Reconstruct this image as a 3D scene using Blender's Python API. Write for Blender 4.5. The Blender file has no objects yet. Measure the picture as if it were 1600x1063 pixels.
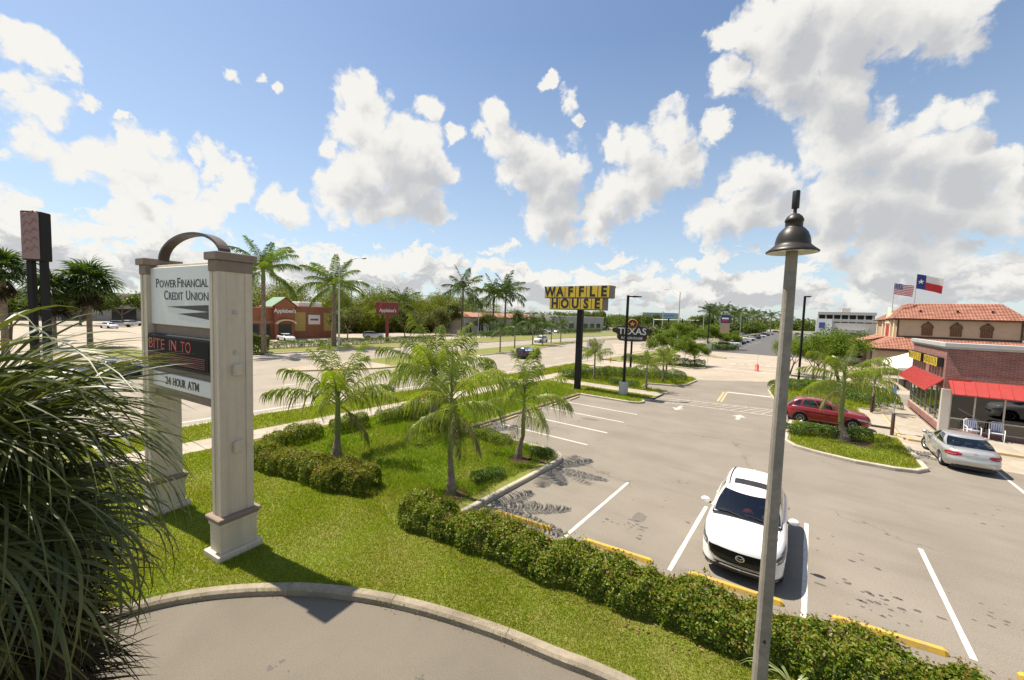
import bpy, math, random
import numpy as np
from mathutils import Vector, Matrix

random.seed(7)
RNG = np.random.default_rng(7)
S = bpy.context.scene
COL = S.collection
PI = math.pi

# ------------------------------------------------------------------ camera
# world: +Y runs along the big road, +X towards the diner; metres; camera at a first-floor window
cam_d = bpy.data.cameras.new('camera')
cam = bpy.data.objects.new('camera', cam_d)
COL.objects.link(cam)
cam_d.sensor_fit = 'HORIZONTAL'
cam_d.sensor_width = 36.0
cam_d.lens = 13.95
cam_d.clip_start = 0.05
cam_d.clip_end = 6000
_r = Vector((0.7969537, 0.6031486, 0.0328123))
_u = Vector((-0.0642590, 0.0306432, 0.9974627))
_f = Vector((-0.6006127, 0.7970400, -0.0631789))
CAM = Vector((0, 0, 6.3))
cam.matrix_world = Matrix(((_r.x, _u.x, -_f.x, CAM.x), (_r.y, _u.y, -_f.y, CAM.y), (_r.z, _u.z, -_f.z, CAM.z), (0, 0, 0, 1)))
S.camera = cam

# ------------------------------------------------------------------ sun, exposure
SUN = Vector((-3.6, -0.7, 7.5)).normalized()          # towards the sun
sun_d = bpy.data.lights.new('sun', 'SUN')
sun_d.energy = 4.6
sun_d.angle = math.radians(0.5)
sun_d.color = (1.0, 0.91, 0.775)
sun = bpy.data.objects.new('sun', sun_d)
COL.objects.link(sun)
sun.rotation_euler = SUN.to_track_quat('Z', 'Y').to_euler()
S.view_settings.view_transform = 'Standard'
S.view_settings.look = 'None'
S.view_settings.gamma = 1.0
S.view_settings.use_curve_mapping = False
S.view_settings.exposure = 0.85
S.render.engine = 'CYCLES'
S.cycles.use_denoising = True
S.cycles.max_bounces = 6
S.cycles.transparent_max_bounces = 12
S.cycles.caustics_reflective = False
S.cycles.caustics_refractive = False

# ------------------------------------------------------------------ sky with cumulus clouds
CLOUDS = [(-0.934,0.034,0.356,0.033),(-0.933,0.064,0.354,0.031),(-0.932,0.089,0.35,0.019),(-0.956,0.039,0.29,0.037),(-0.953,0.07,0.295,0.034),(-0.941,0.104,0.322,0.02),(-0.968,0.044,0.249,0.038),(-0.976,0.025,0.216,0.019),(-0.97,0.066,0.233,0.033),(-0.973,0.089,0.214,0.036),(-0.964,0.125,0.236,0.043),(-0.954,0.161,0.254,0.043),(-0.943,0.183,0.277,0.033),(-0.952,0.2,0.233,0.044),(-0.947,0.229,0.226,0.029),(-0.966,0.156,0.208,0.036),(-0.867,0.274,0.415,0.017),(-0.85,0.323,0.417,0.013),(-0.842,0.346,0.414,0.013),(-0.94,0.15,0.306,0.011),(-0.919,0.269,0.29,0.032),(-0.922,0.283,0.264,0.037),(-0.93,0.245,0.273,0.019),(-0.922,0.308,0.235,0.039),(-0.934,0.29,0.207,0.036),(-0.969,0.189,0.156,0.036),(-0.959,0.235,0.157,0.045),(-0.977,0.148,0.15,0.025),(-0.909,0.358,0.213,0.038),(-0.9,0.387,0.202,0.035),(-0.946,0.275,0.173,0.033),(-0.968,0.22,0.119,0.032),(-0.983,0.156,0.092,0.021),(-0.768,0.472,0.433,0.05),(-0.754,0.51,0.415,0.055),(-0.798,0.469,0.379,0.054),(-0.831,0.441,0.34,0.034),(-0.771,0.536,0.343,0.092),(-0.727,0.597,0.34,0.071),(-0.817,0.503,0.28,0.087),(-0.754,0.592,0.284,0.092),(-0.699,0.639,0.322,0.037),(-0.85,0.457,0.263,0.039),(-0.687,0.584,0.432,0.028),(-0.787,0.569,0.24,0.056),(-0.722,0.65,0.236,0.038),(-0.847,0.491,0.205,0.022),(-0.665,0.636,0.393,0.023),(-0.581,0.686,0.438,0.047),(-0.576,0.715,0.397,0.062),(-0.549,0.761,0.346,0.076),(-0.507,0.807,0.305,0.078),(-0.47,0.817,0.333,0.042),(-0.506,0.828,0.243,0.069),(-0.547,0.808,0.218,0.045),(-0.419,0.882,0.213,0.039),(-0.619,0.673,0.405,0.024),(-0.454,0.762,0.461,0.031),(-0.483,0.723,0.494,0.018),(-0.43,0.794,0.43,0.017),(-0.375,0.845,0.382,0.035),(-0.324,0.873,0.364,0.05),(-0.267,0.882,0.389,0.05),(-0.249,0.909,0.333,0.056),(-0.313,0.897,0.312,0.073),(-0.382,0.879,0.287,0.062),(-0.415,0.872,0.261,0.049),(-0.182,0.903,0.389,0.033),(-0.134,0.943,0.306,0.048),(-0.087,0.954,0.286,0.048),(-0.132,0.961,0.243,0.069),(-0.196,0.955,0.223,0.055),(-0.064,0.97,0.236,0.053),(-0.155,0.835,0.529,0.041),(-0.148,0.872,0.466,0.05),(-0.077,0.856,0.511,0.083),(-0.065,0.894,0.444,0.073),(0.011,0.869,0.494,0.086),(0.09,0.879,0.469,0.066),(0.143,0.874,0.463,0.053),(-0.007,0.917,0.398,0.072),(0.04,0.948,0.315,0.083),(0.056,0.972,0.228,0.085),(0.104,0.95,0.296,0.068),(0.15,0.949,0.276,0.058),(0.168,0.931,0.325,0.033),(0.124,0.97,0.207,0.079),(0.177,0.966,0.189,0.054),(0.217,0.962,0.166,0.04),(0.228,0.942,0.247,0.028),(0.237,0.95,0.202,0.035),(0.001,0.974,0.225,0.059),(0.024,0.986,0.167,0.052),(0.109,0.982,0.152,0.059)]


def build_world():
    w = bpy.data.worlds.new('World')
    S.world = w
    w.use_nodes = True
    nt = w.node_tree
    nt.nodes.clear()
    L = nt.links.new

    # density group: direction -> cloud density
    g = bpy.data.node_groups.new('cloud_density', 'ShaderNodeTree')
    g.interface.new_socket('Dir', in_out='INPUT', socket_type='NodeSocketVector')
    g.interface.new_socket('Density', in_out='OUTPUT', socket_type='NodeSocketFloat')
    g.interface.new_socket('Body', in_out='OUTPUT', socket_type='NodeSocketFloat')
    N = g.nodes.new
    gl = g.links.new
    gi, go = N('NodeGroupInput'), N('NodeGroupOutput')

    def math_(op, a, b=None, c=None, clamp=False):
        m = N('ShaderNodeMath')
        m.operation = op
        m.use_clamp = clamp
        for k, v in enumerate((a, b, c)):
            if v is None:
                continue
            if hasattr(v, 'links'):
                gl(v, m.inputs[k])
            else:
                m.inputs[k].default_value = v
        return m.outputs[0]
    wn = N('ShaderNodeTexNoise')
    wn.inputs['Scale'].default_value = 9.0
    wn.inputs['Detail'].default_value = 7.0
    wn.inputs['Roughness'].default_value = 0.62
    gl(gi.outputs[0], wn.inputs['Vector'])
    off = N('ShaderNodeVectorMath')
    off.operation = 'SUBTRACT'
    gl(wn.outputs['Color'], off.inputs[0])
    off.inputs[1].default_value = (0.5, 0.5, 0.5)
    ma = N('ShaderNodeVectorMath')
    ma.operation = 'MULTIPLY_ADD'
    gl(off.outputs[0], ma.inputs[0])
    ma.inputs[1].default_value = (0.11, 0.11, 0.11)
    gl(gi.outputs[0], ma.inputs[2])
    p = ma.outputs[0]
    acc = None
    for (x, y, z, r) in CLOUDS:
        r *= 0.92 if x < -0.9 else 1.0
        d = N('ShaderNodeVectorMath')
        d.operation = 'DISTANCE'
        gl(p, d.inputs[0])
        d.inputs[1].default_value = (x, y, z)
        m = math_('MULTIPLY_ADD', d.outputs['Value'], -1.0 / (r * 1.02), 1.0)
        acc = m if acc is None else math_('SMOOTH_MAX', acc, m, 0.25)
    # fields of cumulus everywhere else round the sky, thicker towards the horizon
    bn = N('ShaderNodeTexNoise')
    bn.inputs['Scale'].default_value = 3.6
    bn.inputs['Detail'].default_value = 6.0
    bn.inputs['Roughness'].default_value = 0.55
    gl(p, bn.inputs['Vector'])
    dt = N('ShaderNodeVectorMath')
    dt.operation = 'DOT_PRODUCT'
    gl(gi.outputs[0], dt.inputs[0])
    dt.inputs[1].default_value = (-0.58, 0.77, 0.28)
    away = math_('MULTIPLY_ADD', dt.outputs['Value'], -4.0, 2.6, clamp=True)
    bg = math_('MULTIPLY_ADD', bn.outputs['Fac'], 3.0, -1.62)
    bg = math_('ADD', bg, math_('MULTIPLY_ADD', away, 1.2, -1.2))
    acc = math_('MAXIMUM', acc, bg)
    sep = N('ShaderNodeSeparateXYZ')
    gl(gi.outputs[0], sep.inputs[0])
    # low band: flattened noise so far clouds get small and layered
    sc = N('ShaderNodeVectorMath')
    sc.operation = 'MULTIPLY'
    gl(p, sc.inputs[0])
    sc.inputs[1].default_value = (1, 1, 2.6)
    ln = N('ShaderNodeTexNoise')
    ln.inputs['Scale'].default_value = 8.5
    ln.inputs['Detail'].default_value = 7.0
    ln.inputs['Roughness'].default_value = 0.58
    gl(sc.outputs[0], ln.inputs['Vector'])
    band = math_('MULTIPLY_ADD', math_('ABSOLUTE', math_('SUBTRACT', sep.outputs[2], 0.085)), -5.5, 1.0)
    low = math_('MULTIPLY_ADD', ln.outputs['Fac'], 5.2, -2.50)
    low = math_('ADD', low, math_('MULTIPLY_ADD', math_('MAXIMUM', band, 0.0), 2.4, -1.66))
    acc = math_('SMOOTH_MAX', acc, low, 0.2)
    gl(acc, go.inputs[1])
    # crisp cauliflower edge
    fn = N('ShaderNodeTexNoise')
    fn.inputs['Scale'].default_value = 19.0
    fn.inputs['Detail'].default_value = 6.0
    fn.inputs['Roughness'].default_value = 0.6
    gl(gi.outputs[0], fn.inputs['Vector'])
    acc = math_('ADD', acc, math_('MULTIPLY_ADD', fn.outputs['Fac'], 0.7, -0.35))
    pn = N('ShaderNodeTexNoise')
    pn.inputs['Scale'].default_value = 11.0
    pn.inputs['Detail'].default_value = 3.0
    pn.inputs['Roughness'].default_value = 0.5
    gl(p, pn.inputs['Vector'])
    # rounded puffs with creases between them
    acc = math_('ADD', acc, math_('MULTIPLY_ADD', math_('ABSOLUTE', math_('SUBTRACT', pn.outputs['Fac'], 0.5)), 2.8, -0.20))
    gl(acc, go.inputs[0])

    M = nt.nodes.new

    def mth(op, a, b=None, c=None, clamp=False):
        m = M('ShaderNodeMath')
        m.operation = op
        m.use_clamp = clamp
        for k, v in enumerate((a, b, c)):
            if v is None:
                continue
            if hasattr(v, 'links'):
                L(v, m.inputs[k])
            else:
                m.inputs[k].default_value = v
        return m.outputs[0]
    sky = M('ShaderNodeTexSky')
    sky.sky_type = 'NISHITA'
    sky.sun_disc = False
    sky.sun_elevation = math.asin(SUN.z)
    sky.sun_rotation = math.atan2(SUN.x, SUN.y)
    sky.air_density = 1.0
    sky.dust_density = 0.6
    sky.ozone_density = 1.6
    tc = M('ShaderNodeTexCoord')
    a = M('ShaderNodeGroup')
    a.node_tree = g
    L(tc.outputs['Generated'], a.inputs[0])
    sh = M('ShaderNodeVectorMath')
    sh.operation = 'ADD'
    L(tc.outputs['Generated'], sh.inputs[0])
    sh.inputs[1].default_value = (-0.030, -0.010, 0.042)
    b = M('ShaderNodeGroup')
    b.node_tree = g
    L(sh.outputs[0], b.inputs[0])
    mr = M('ShaderNodeMapRange')
    mr.interpolation_type = 'SMOOTHSTEP'
    mr.inputs['From Min'].default_value = -0.06
    mr.inputs['From Max'].default_value = 0.36
    L(a.outputs[0], mr.inputs['Value'])
    # thickness between the point and the sun greys the cloud
    sd = M('ShaderNodeMapRange')
    sd.interpolation_type = 'SMOOTHSTEP'
    sd.inputs['From Min'].default_value = 0.0
    sd.inputs['From Max'].default_value = 0.72
    L(mth('MULTIPLY_ADD', b.outputs[1], 0.46, mth('MULTIPLY', b.outputs[0], 0.44)), sd.inputs['Value'])
    cc = M('ShaderNodeMix')
    cc.data_type = 'RGBA'
    L(sd.outputs[0], cc.inputs['Factor'])
    cc.inputs['A'].default_value = (6.15, 6.0, 5.65, 1)
    cc.inputs['B'].default_value = (3.75, 3.8, 3.9, 1)
    # milky air low down
    sep2 = M('ShaderNodeSeparateXYZ')
    L(tc.outputs['Generated'], sep2.inputs[0])
    hz = M('ShaderNodeMapRange')
    hz.inputs['From Min'].default_value = 0.0
    hz.inputs['From Max'].default_value = 0.55
    hz.inputs['To Min'].default_value = 0.52
    hz.inputs['To Max'].default_value = 0.0
    L(sep2.outputs[2], hz.inputs['Value'])
    sk2 = M('ShaderNodeMix')
    sk2.data_type = 'RGBA'
    L(hz.outputs[0], sk2.inputs['Factor'])
    skg = M('ShaderNodeVectorMath')
    skg.operation = 'MULTIPLY'
    L(sky.outputs[0], skg.inputs[0])
    skg.inputs[1].default_value = SKYGAIN
    L(skg.outputs[0], sk2.inputs['A'])
    sk2.inputs['B'].default_value = (4.2, 5.0, 5.7, 1)
    mx = M('ShaderNodeMix')
    mx.data_type = 'RGBA'
    L(mth('MULTIPLY', mr.outputs[0], 0.97), mx.inputs['Factor'])
    L(sk2.outputs['Result'], mx.inputs['A'])
    L(cc.outputs['Result'], mx.inputs['B'])
    bgn = M('ShaderNodeBackground')
    bgn.inputs['Strength'].default_value = 0.085
    L(mx.outputs['Result'], bgn.inputs['Color'])
    out = M('ShaderNodeOutputWorld')
    L(bgn.outputs[0], out.inputs['Surface'])
    w.cycles.sampling_method = 'MANUAL'
    w.cycles.sample_map_resolution = 512


SKYGAIN = (1.0, 1.0, 1.0)
build_world()

# ------------------------------------------------------------------ materials
def principled(name, color, rough=0.6, metal=0.0, spec=0.5):
    m = bpy.data.materials.new(name)
    m.use_nodes = True
    b = m.node_tree.nodes['Principled BSDF']
    b.inputs['Base Color'].default_value = (*color, 1)
    b.inputs['Roughness'].default_value = rough
    b.inputs['Metallic'].default_value = metal
    b.inputs['Specular IOR Level'].default_value = spec
    return m


def noisy(name, c1, c2, scale=4.0, rough=0.7, bump=0.0, bscale=None, detail=6.0, metal=0.0, spec=0.4, lo=0.35, hi=0.65, c3=None, s3=0.6, coord='Object', stretch=None):
    """two-tone noise colour (object coordinates, metres) with optional relief and a third large-scale tone"""
    m = principled(name, c1, rough, metal, spec)
    nt = m.node_tree
    N, L = nt.nodes.new, nt.links.new
    b = nt.nodes['Principled BSDF']
    tc = N('ShaderNodeTexCoord')
    vec = tc.outputs[coord]
    n = N('ShaderNodeTexNoise')
    n.inputs['Scale'].default_value = scale
    n.inputs['Detail'].default_value = detail
    n.inputs['Roughness'].default_value = 0.65
    L(vec, n.inputs['Vector'])
    r = N('ShaderNodeMapRange')
    r.inputs['From Min'].default_value = lo
    r.inputs['From Max'].default_value = hi
    L(n.outputs['Fac'], r.inputs['Value'])
    mix = N('ShaderNodeMix')
    mix.data_type = 'RGBA'
    L(r.outputs[0], mix.inputs['Factor'])
    mix.inputs['A'].default_value = (*c1, 1)
    mix.inputs['B'].default_value = (*c2, 1)
    col = mix.outputs['Result']
    if c3 is not None:
        n3 = N('ShaderNodeTexNoise')
        n3.inputs['Scale'].default_value = s3
        n3.inputs['Detail'].default_value = 5.0
        n3.inputs['Roughness'].default_value = 0.6
        if stretch:
            mp = N('ShaderNodeMapping')
            mp.inputs['Scale'].default_value = stretch
            L(vec, mp.inputs['Vector'])
            L(mp.outputs[0], n3.inputs['Vector'])
        else:
            L(vec, n3.inputs['Vector'])
        r3 = N('ShaderNodeMapRange')
        r3.inputs['From Min'].default_value = 0.42
        r3.inputs['From Max'].default_value = 0.72
        L(n3.outputs['Fac'], r3.inputs['Value'])
        m3 = N('ShaderNodeMix')
        m3.data_type = 'RGBA'
        L(r3.outputs[0], m3.inputs['Factor'])
        L(col, m3.inputs['A'])
        m3.inputs['B'].default_value = (*c3, 1)
        col = m3.outputs['Result']
    L(col, b.inputs['Base Color'])
    if bump:
        bn = N('ShaderNodeTexNoise')
        bn.inputs['Scale'].default_value = bscale or scale * 6
        bn.inputs['Detail'].default_value = 4
        L(vec, bn.inputs['Vector'])
        bp = N('ShaderNodeBump')
        bp.inputs['Strength'].default_value = bump
        bp.inputs['Distance'].default_value = 0.02
        L(bn.outputs['Fac'], bp.inputs['Height'])
        L(bp.outputs[0], b.inputs['Normal'])
    return m


def leafy(name, cols, rough=0.5, trans=0.35, spec=0.4, tcol=None, gain=1.0, patch=None):
    """leaf material: colour varies leaf by leaf, light passes through"""
    m = bpy.data.materials.new(name)
    m.use_nodes = True
    nt = m.node_tree
    N, L = nt.nodes.new, nt.links.new
    b = nt.nodes['Principled BSDF']
    b.inputs['Roughness'].default_value = rough
    b.inputs['Specular IOR Level'].default_value = spec
    gi = N('ShaderNodeNewGeometry')
    cr = N('ShaderNodeValToRGB')
    el = cr.color_ramp.elements
    for i, c in enumerate(cols):
        pos = i / max(1, len(cols) - 1)
        e = el[i] if i < 2 else el.new(pos)
        e.position = pos
        e.color = (c[0] * gain, c[1] * gain, c[2] * gain, 1)
    L(gi.outputs['Random Per Island'], cr.inputs['Fac'])
    leafcol = cr.outputs['Color']
    if patch:
        pn = N('ShaderNodeTexNoise')
        pn.inputs['Scale'].default_value = 0.55
        pn.inputs['Detail'].default_value = 5.0
        tc_ = N('ShaderNodeTexCoord')
        L(tc_.outputs['Object'], pn.inputs['Vector'])
        pr = N('ShaderNodeMapRange')
        pr.inputs['From Min'].default_value = 0.46
        pr.inputs['From Max'].default_value = 0.70
        pr.inputs['To Max'].default_value = 0.75
        L(pn.outputs['Fac'], pr.inputs['Value'])
        pm = N('ShaderNodeMix')
        pm.data_type = 'RGBA'
        L(pr.outputs[0], pm.inputs['Factor'])
        L(leafcol, pm.inputs['A'])
        pm.inputs['B'].default_value = (*patch, 1)
        leafcol = pm.outputs['Result']
    L(leafcol, b.inputs['Base Color'])
    if trans:
        t = N('ShaderNodeBsdfTranslucent')
        hs = N('ShaderNodeMix')
        hs.data_type = 'RGBA'
        hs.blend_type = 'MULTIPLY'
        hs.inputs['Factor'].default_value = 1.0
        L(leafcol, hs.inputs['A'])
        hs.inputs['B'].default_value = (*(tcol or (1.5, 1.6, 0.55)), 1)
        L(hs.outputs['Result'], t.inputs['Color'])
        ms = N('ShaderNodeMixShader')
        ms.inputs['Fac'].default_value = trans
        L(b.outputs[0], ms.inputs[1])
        L(t.outputs[0], ms.inputs[2])
        L(ms.outputs[0], nt.nodes['Material Output'].inputs['Surface'])
    return m


def glassy(name, tint=(0.75, 0.8, 0.8), clear=0.7, rough=0.02, refl=1.0):
    m = bpy.data.materials.new(name)
    m.use_nodes = True
    nt = m.node_tree
    N, L = nt.nodes.new, nt.links.new
    nt.nodes.remove(nt.nodes['Principled BSDF'])
    t = N('ShaderNodeBsdfTransparent')
    t.inputs['Color'].default_value = (tint[0] * clear, tint[1] * clear, tint[2] * clear, 1)
    g = N('ShaderNodeBsdfGlossy')
    g.inputs['Roughness'].default_value = rough
    g.inputs['Color'].default_value = (refl, refl, refl, 1)
    f = N('ShaderNodeFresnel')
    f.inputs['IOR'].default_value = 1.5
    ad = N('ShaderNodeMath')
    ad.operation = 'MULTIPLY_ADD'
    ad.inputs[1].default_value = 1.3
    ad.inputs[2].default_value = 0.03
    L(f.outputs[0], ad.inputs[0])
    ms = N('ShaderNodeMixShader')
    L(ad.outputs[0], ms.inputs['Fac'])
    L(t.outputs[0], ms.inputs[1])
    L(g.outputs[0], ms.inputs[2])
    L(ms.outputs[0], nt.nodes['Material Output'].inputs['Surface'])
    return m


def asphalt(name, c1, c2, dark, streak=(0.25, 1.6), crack=0.22, grit=150.0, seam=0.5):
    """weathered asphalt: mottling, traffic streaks, fine aggregate and a few wandering cracks"""
    m = principled(name, c1, 0.93, 0, 0.25)
    nt = m.node_tree
    N, L = nt.nodes.new, nt.links.new
    b = nt.nodes['Principled BSDF']
    tc = N('ShaderNodeTexCoord')

    def noise(scale, detail, vec=None, rough=.6):
        n = N('ShaderNodeTexNoise')
        n.inputs['Scale'].default_value = scale
        n.inputs['Detail'].default_value = detail
        n.inputs['Roughness'].default_value = rough
        L(vec or tc.outputs['Object'], n.inputs['Vector'])
        return n

    def rng(v, lo, hi, a=0.0, b_=1.0):
        r = N('ShaderNodeMapRange')
        r.inputs['From Min'].default_value = lo
        r.inputs['From Max'].default_value = hi
        r.inputs['To Min'].default_value = a
        r.inputs['To Max'].default_value = b_
        L(v, r.inputs['Value'])
        return r.outputs[0]

    def mix(f, A, B):
        x = N('ShaderNodeMix')
        x.data_type = 'RGBA'
        L(f, x.inputs['Factor'])
        for v, k in ((A, 'A'), (B, 'B')):
            if isinstance(v, tuple):
                x.inputs[k].default_value = (*v, 1)
            else:
                L(v, x.inputs[k])
        return x.outputs['Result']
    mp = N('ShaderNodeMapping')
    mp.inputs['Scale'].default_value = (streak[1], streak[0], 1)
    L(tc.outputs['Object'], mp.inputs['Vector'])
    col = mix(rng(noise(0.45, 7).outputs['Fac'], .35, .68), c1, c2)
    col = mix(rng(noise(1.0, 5, mp.outputs[0]).outputs['Fac'], .48, .75, 0, .55), col, dark)
    col = mix(rng(noise(0.11, 3).outputs['Fac'], .5, .62, 0, .3), col, tuple(x * 1.12 for x in c2))
    # cracks
    wob = noise(1.3, 4)
    vm = N('ShaderNodeVectorMath')
    vm.operation = 'MULTIPLY_ADD'
    L(wob.outputs['Color'], vm.inputs[0])
    vm.inputs[1].default_value = (1.6, 1.6, 0)
    L(tc.outputs['Object'], vm.inputs[2])
    vo = N('ShaderNodeTexVoronoi')
    vo.feature = 'DISTANCE_TO_EDGE'
    vo.inputs['Scale'].default_value = crack
    L(vm.outputs[0], vo.inputs['Vector'])
    cr = rng(vo.outputs['Distance'], 0.0015, 0.005, 1, 0)
    gate = rng(noise(0.17, 2).outputs['Fac'], .52, .58)
    mu = N('ShaderNodeMath')
    mu.operation = 'MULTIPLY'
    L(cr, mu.inputs[0])
    L(gate, mu.inputs[1])
    mu2 = N('ShaderNodeMath')
    mu2.operation = 'MULTIPLY'
    L(mu.outputs[0], mu2.inputs[0])
    mu2.inputs[1].default_value = seam
    col = mix(mu2.outputs[0], col, tuple(x * .35 for x in dark))
    # aggregate
    g1 = noise(grit, 2, None, .7)
    col = mix(rng(g1.outputs['Fac'], .55, .75, 0, .5), col, tuple(x * 1.55 for x in c2))
    col = mix(rng(g1.outputs['Fac'], .43, .27, 0, .55), col, tuple(x * .45 for x in dark))
    L(col, b.inputs['Base Color'])
    bp = N('ShaderNodeBump')
    bp.inputs['Strength'].default_value = .5
    bp.inputs['Distance'].default_value = .01
    L(g1.outputs['Fac'], bp.inputs['Height'])
    L(bp.outputs[0], b.inputs['Normal'])
    return m


M = {}
M['asphalt'] = asphalt('parking_asphalt', (0.200, 0.175, 0.142), (0.235, 0.207, 0.170), (0.155, 0.135, 0.110), (0.9, 0.16), 0.16, 32.0)
M['road'] = asphalt('road_asphalt', (0.27, 0.234, 0.185), (0.31, 0.272, 0.22), (0.22, 0.19, 0.15), (0.02, 0.75), 0.06, 40.0, 0.3)
M['asphalt_new'] = noisy('dark_asphalt', (0.085, 0.082, 0.08), (0.11, 0.105, 0.10), 1.0, 0.9)
M['lane'] = asphalt('drive_asphalt', (0.140, 0.122, 0.094), (0.168, 0.147, 0.115), (0.108, 0.094, 0.073), (0.5, 0.5), 0.12, 45.0, 0.35)
M['pale_paving'] = noisy('pale_concrete_paving', (0.34, 0.285, 0.22), (0.40, 0.34, 0.265), 1.5, 0.9, c3=(0.29, 0.245, 0.19), s3=0.2)
M['kerb'] = noisy('kerb_concrete', (0.26, 0.218, 0.157), (0.33, 0.28, 0.205), 9.0, 0.9, 0.4, 60, c3=(0.17, 0.14, 0.102), s3=1.2)
M['kerb_white'] = noisy('pale_kerb_concrete', (0.40, 0.35, 0.28), (0.50, 0.45, 0.36), 6.0, 0.85, 0.3, 60, c3=(0.29, 0.25, 0.20), s3=1.0)
M['walk'] = noisy('sidewalk_concrete', (0.35, 0.30, 0.235), (0.42, 0.365, 0.29), 3.0, 0.9, 0.3, 50, c3=(0.28, 0.24, 0.19), s3=0.6)
M['concrete'] = noisy('concrete', (0.42, 0.40, 0.36), (0.52, 0.49, 0.44), 7.0, 0.9, 0.3, 60)
M['paint_white'] = noisy('white_line_paint', (0.60, 0.57, 0.51), (0.34, 0.30, 0.24), 7.0, 0.8, lo=0.52, hi=0.78)
M['paint_worn'] = noisy('worn_white_paint', (0.50, 0.46, 0.40), (0.30, 0.265, 0.22), 5.0, 0.85, lo=0.4, hi=0.75)
M['paint_yellow'] = noisy('yellow_paint', (0.52, 0.335, 0.045), (0.36, 0.27, 0.12), 6.0, 0.8, 0.2, 60, lo=.45, hi=.72)
M['paint_faded'] = noisy('faded_yellow_paint', (0.55, 0.38, 0.14), (0.42, 0.35, 0.24), 5.0, 0.8, 0.2, 60)
M['turf'] = noisy('turf_soil', (0.13, 0.16, 0.016), (0.165, 0.185, 0.024), 3.0, 0.95, 0.8, 50, c3=(0.20, 0.165, 0.055), s3=0.8)
M['verge'] = noisy('verge_turf', (0.13, 0.155, 0.022), (0.17, 0.18, 0.035), 1.6, 0.95, 0.8, 30, c3=(0.20, 0.175, 0.06), s3=0.25)
M['ground'] = noisy('far_ground', (0.16, 0.16, 0.10), (0.25, 0.23, 0.19), 0.03, 0.95, c3=(0.10, 0.12, 0.05), s3=0.02)
M['mulch'] = noisy('bark_mulch', (0.05, 0.028, 0.016), (0.10, 0.055, 0.03), 30.0, 0.95, 0.9, 60)
M['stain'] = noisy('oil_stain', (0.075, 0.066, 0.055), (0.12, 0.105, 0.088), 20.0, 0.7)  # oil colour of the drips, shared with one thin dark mark
M['stain_pale'] = noisy('damp_patch', (0.12, 0.105, 0.09), (0.17, 0.15, 0.13), 12.0, 0.8)
M['grass'] = leafy('grass_blades', [(0.16, 0.22, 0.012), (0.21, 0.275, 0.018), (0.26, 0.30, 0.028), (0.31, 0.30, 0.06)], 0.6, 0.42, 0.12, patch=(0.28, 0.27, 0.055))
M['grass_lush'] = leafy('lush_grass_blades', [(0.12, 0.20, 0.012), (0.17, 0.25, 0.018), (0.22, 0.28, 0.026)], 0.6, 0.44, 0.15, patch=(0.26, 0.26, 0.06))
M['hedge'] = leafy('hedge_leaves', [(0.035, 0.072, 0.007), (0.09, 0.15, 0.011), (0.155, 0.23, 0.018), (0.22, 0.28, 0.028), (0.25, 0.22, 0.04)], 0.45, 0.38, 0.3)
M['hedge_new'] = leafy('hedge_new_growth', [(0.17, 0.07, 0.03), (0.22, 0.17, 0.03), (0.21, 0.235, 0.03), (0.15, 0.205, 0.02)], 0.5, 0.4, 0.3)
M['hedge_red'] = leafy('hedge_reddish_leaves', [(0.06, 0.105, 0.010), (0.12, 0.18, 0.015), (0.18, 0.24, 0.022), (0.21, 0.235, 0.03), (0.25, 0.145, 0.042)], 0.45, 0.38, 0.3)
M['shrub'] = leafy('shrub_leaves', [(0.05, 0.095, 0.012), (0.085, 0.145, 0.016), (0.13, 0.185, 0.025)], 0.45, 0.32, 0.4)
M['twig'] = noisy('twigs', (0.06, 0.042, 0.028), (0.10, 0.075, 0.05), 12.0, 0.9)
M['frond'] = leafy('palm_leaflets', [(0.07, 0.12, 0.012), (0.11, 0.17, 0.018), (0.17, 0.21, 0.03)], 0.36, 0.38, 0.5)
M['frond_young'] = leafy('young_palm_leaflets', [(0.105, 0.165, 0.014), (0.165, 0.225, 0.022), (0.23, 0.26, 0.045), (0.25, 0.25, 0.07)], 0.36, 0.42, 0.5)
M['frond_dry'] = leafy('drying_palm_leaflets', [(0.14, 0.14, 0.035), (0.22, 0.19, 0.07), (0.26, 0.20, 0.10)], 0.5, 0.3, 0.3)
M['frond_far'] = leafy('far_palm_leaflets', [(0.035, 0.07, 0.014), (0.06, 0.10, 0.02), (0.10, 0.13, 0.03)], 0.45, 0.3, 0.4)
M['fan'] = leafy('fan_palm_segments', [(0.045, 0.058, 0.013), (0.08, 0.095, 0.02), (0.14, 0.15, 0.042)], 0.42, 0.24, 0.45)
M['fan_dead'] = leafy('dead_fan_segments', [(0.022, 0.018, 0.010), (0.04, 0.03, 0.016), (0.065, 0.048, 0.026)], 0.8, 0.08, 0.15)  # dead-leaf brown, with the shade of the lower crown darkened into it
M['rachis'] = noisy('palm_rachis', (0.16, 0.20, 0.05), (0.22, 0.24, 0.08), 4.0, 0.5)
M['rachis_dead'] = noisy('dead_rachis', (0.12, 0.085, 0.04), (0.17, 0.12, 0.06), 4.0, 0.8)
M['crownshaft'] = noisy('palm_crownshaft', (0.12, 0.17, 0.035), (0.17, 0.20, 0.06), 5.0, 0.4)
M['trunk'] = noisy('palm_trunk', (0.20, 0.155, 0.105), (0.29, 0.235, 0.17), 8.0, 0.9, 0.5, 30, c3=(0.12, 0.09, 0.06), s3=3.0)
M['bark'] = noisy('bark', (0.14, 0.105, 0.075), (0.22, 0.175, 0.13), 9.0, 0.95, 0.6, 30)
M['tree_leaf'] = leafy('tree_leaves', [(0.04, 0.072, 0.008), (0.07, 0.11, 0.012), (0.11, 0.145, 0.018), (0.15, 0.175, 0.028)], 0.5, 0.3, 0.3)
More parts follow.
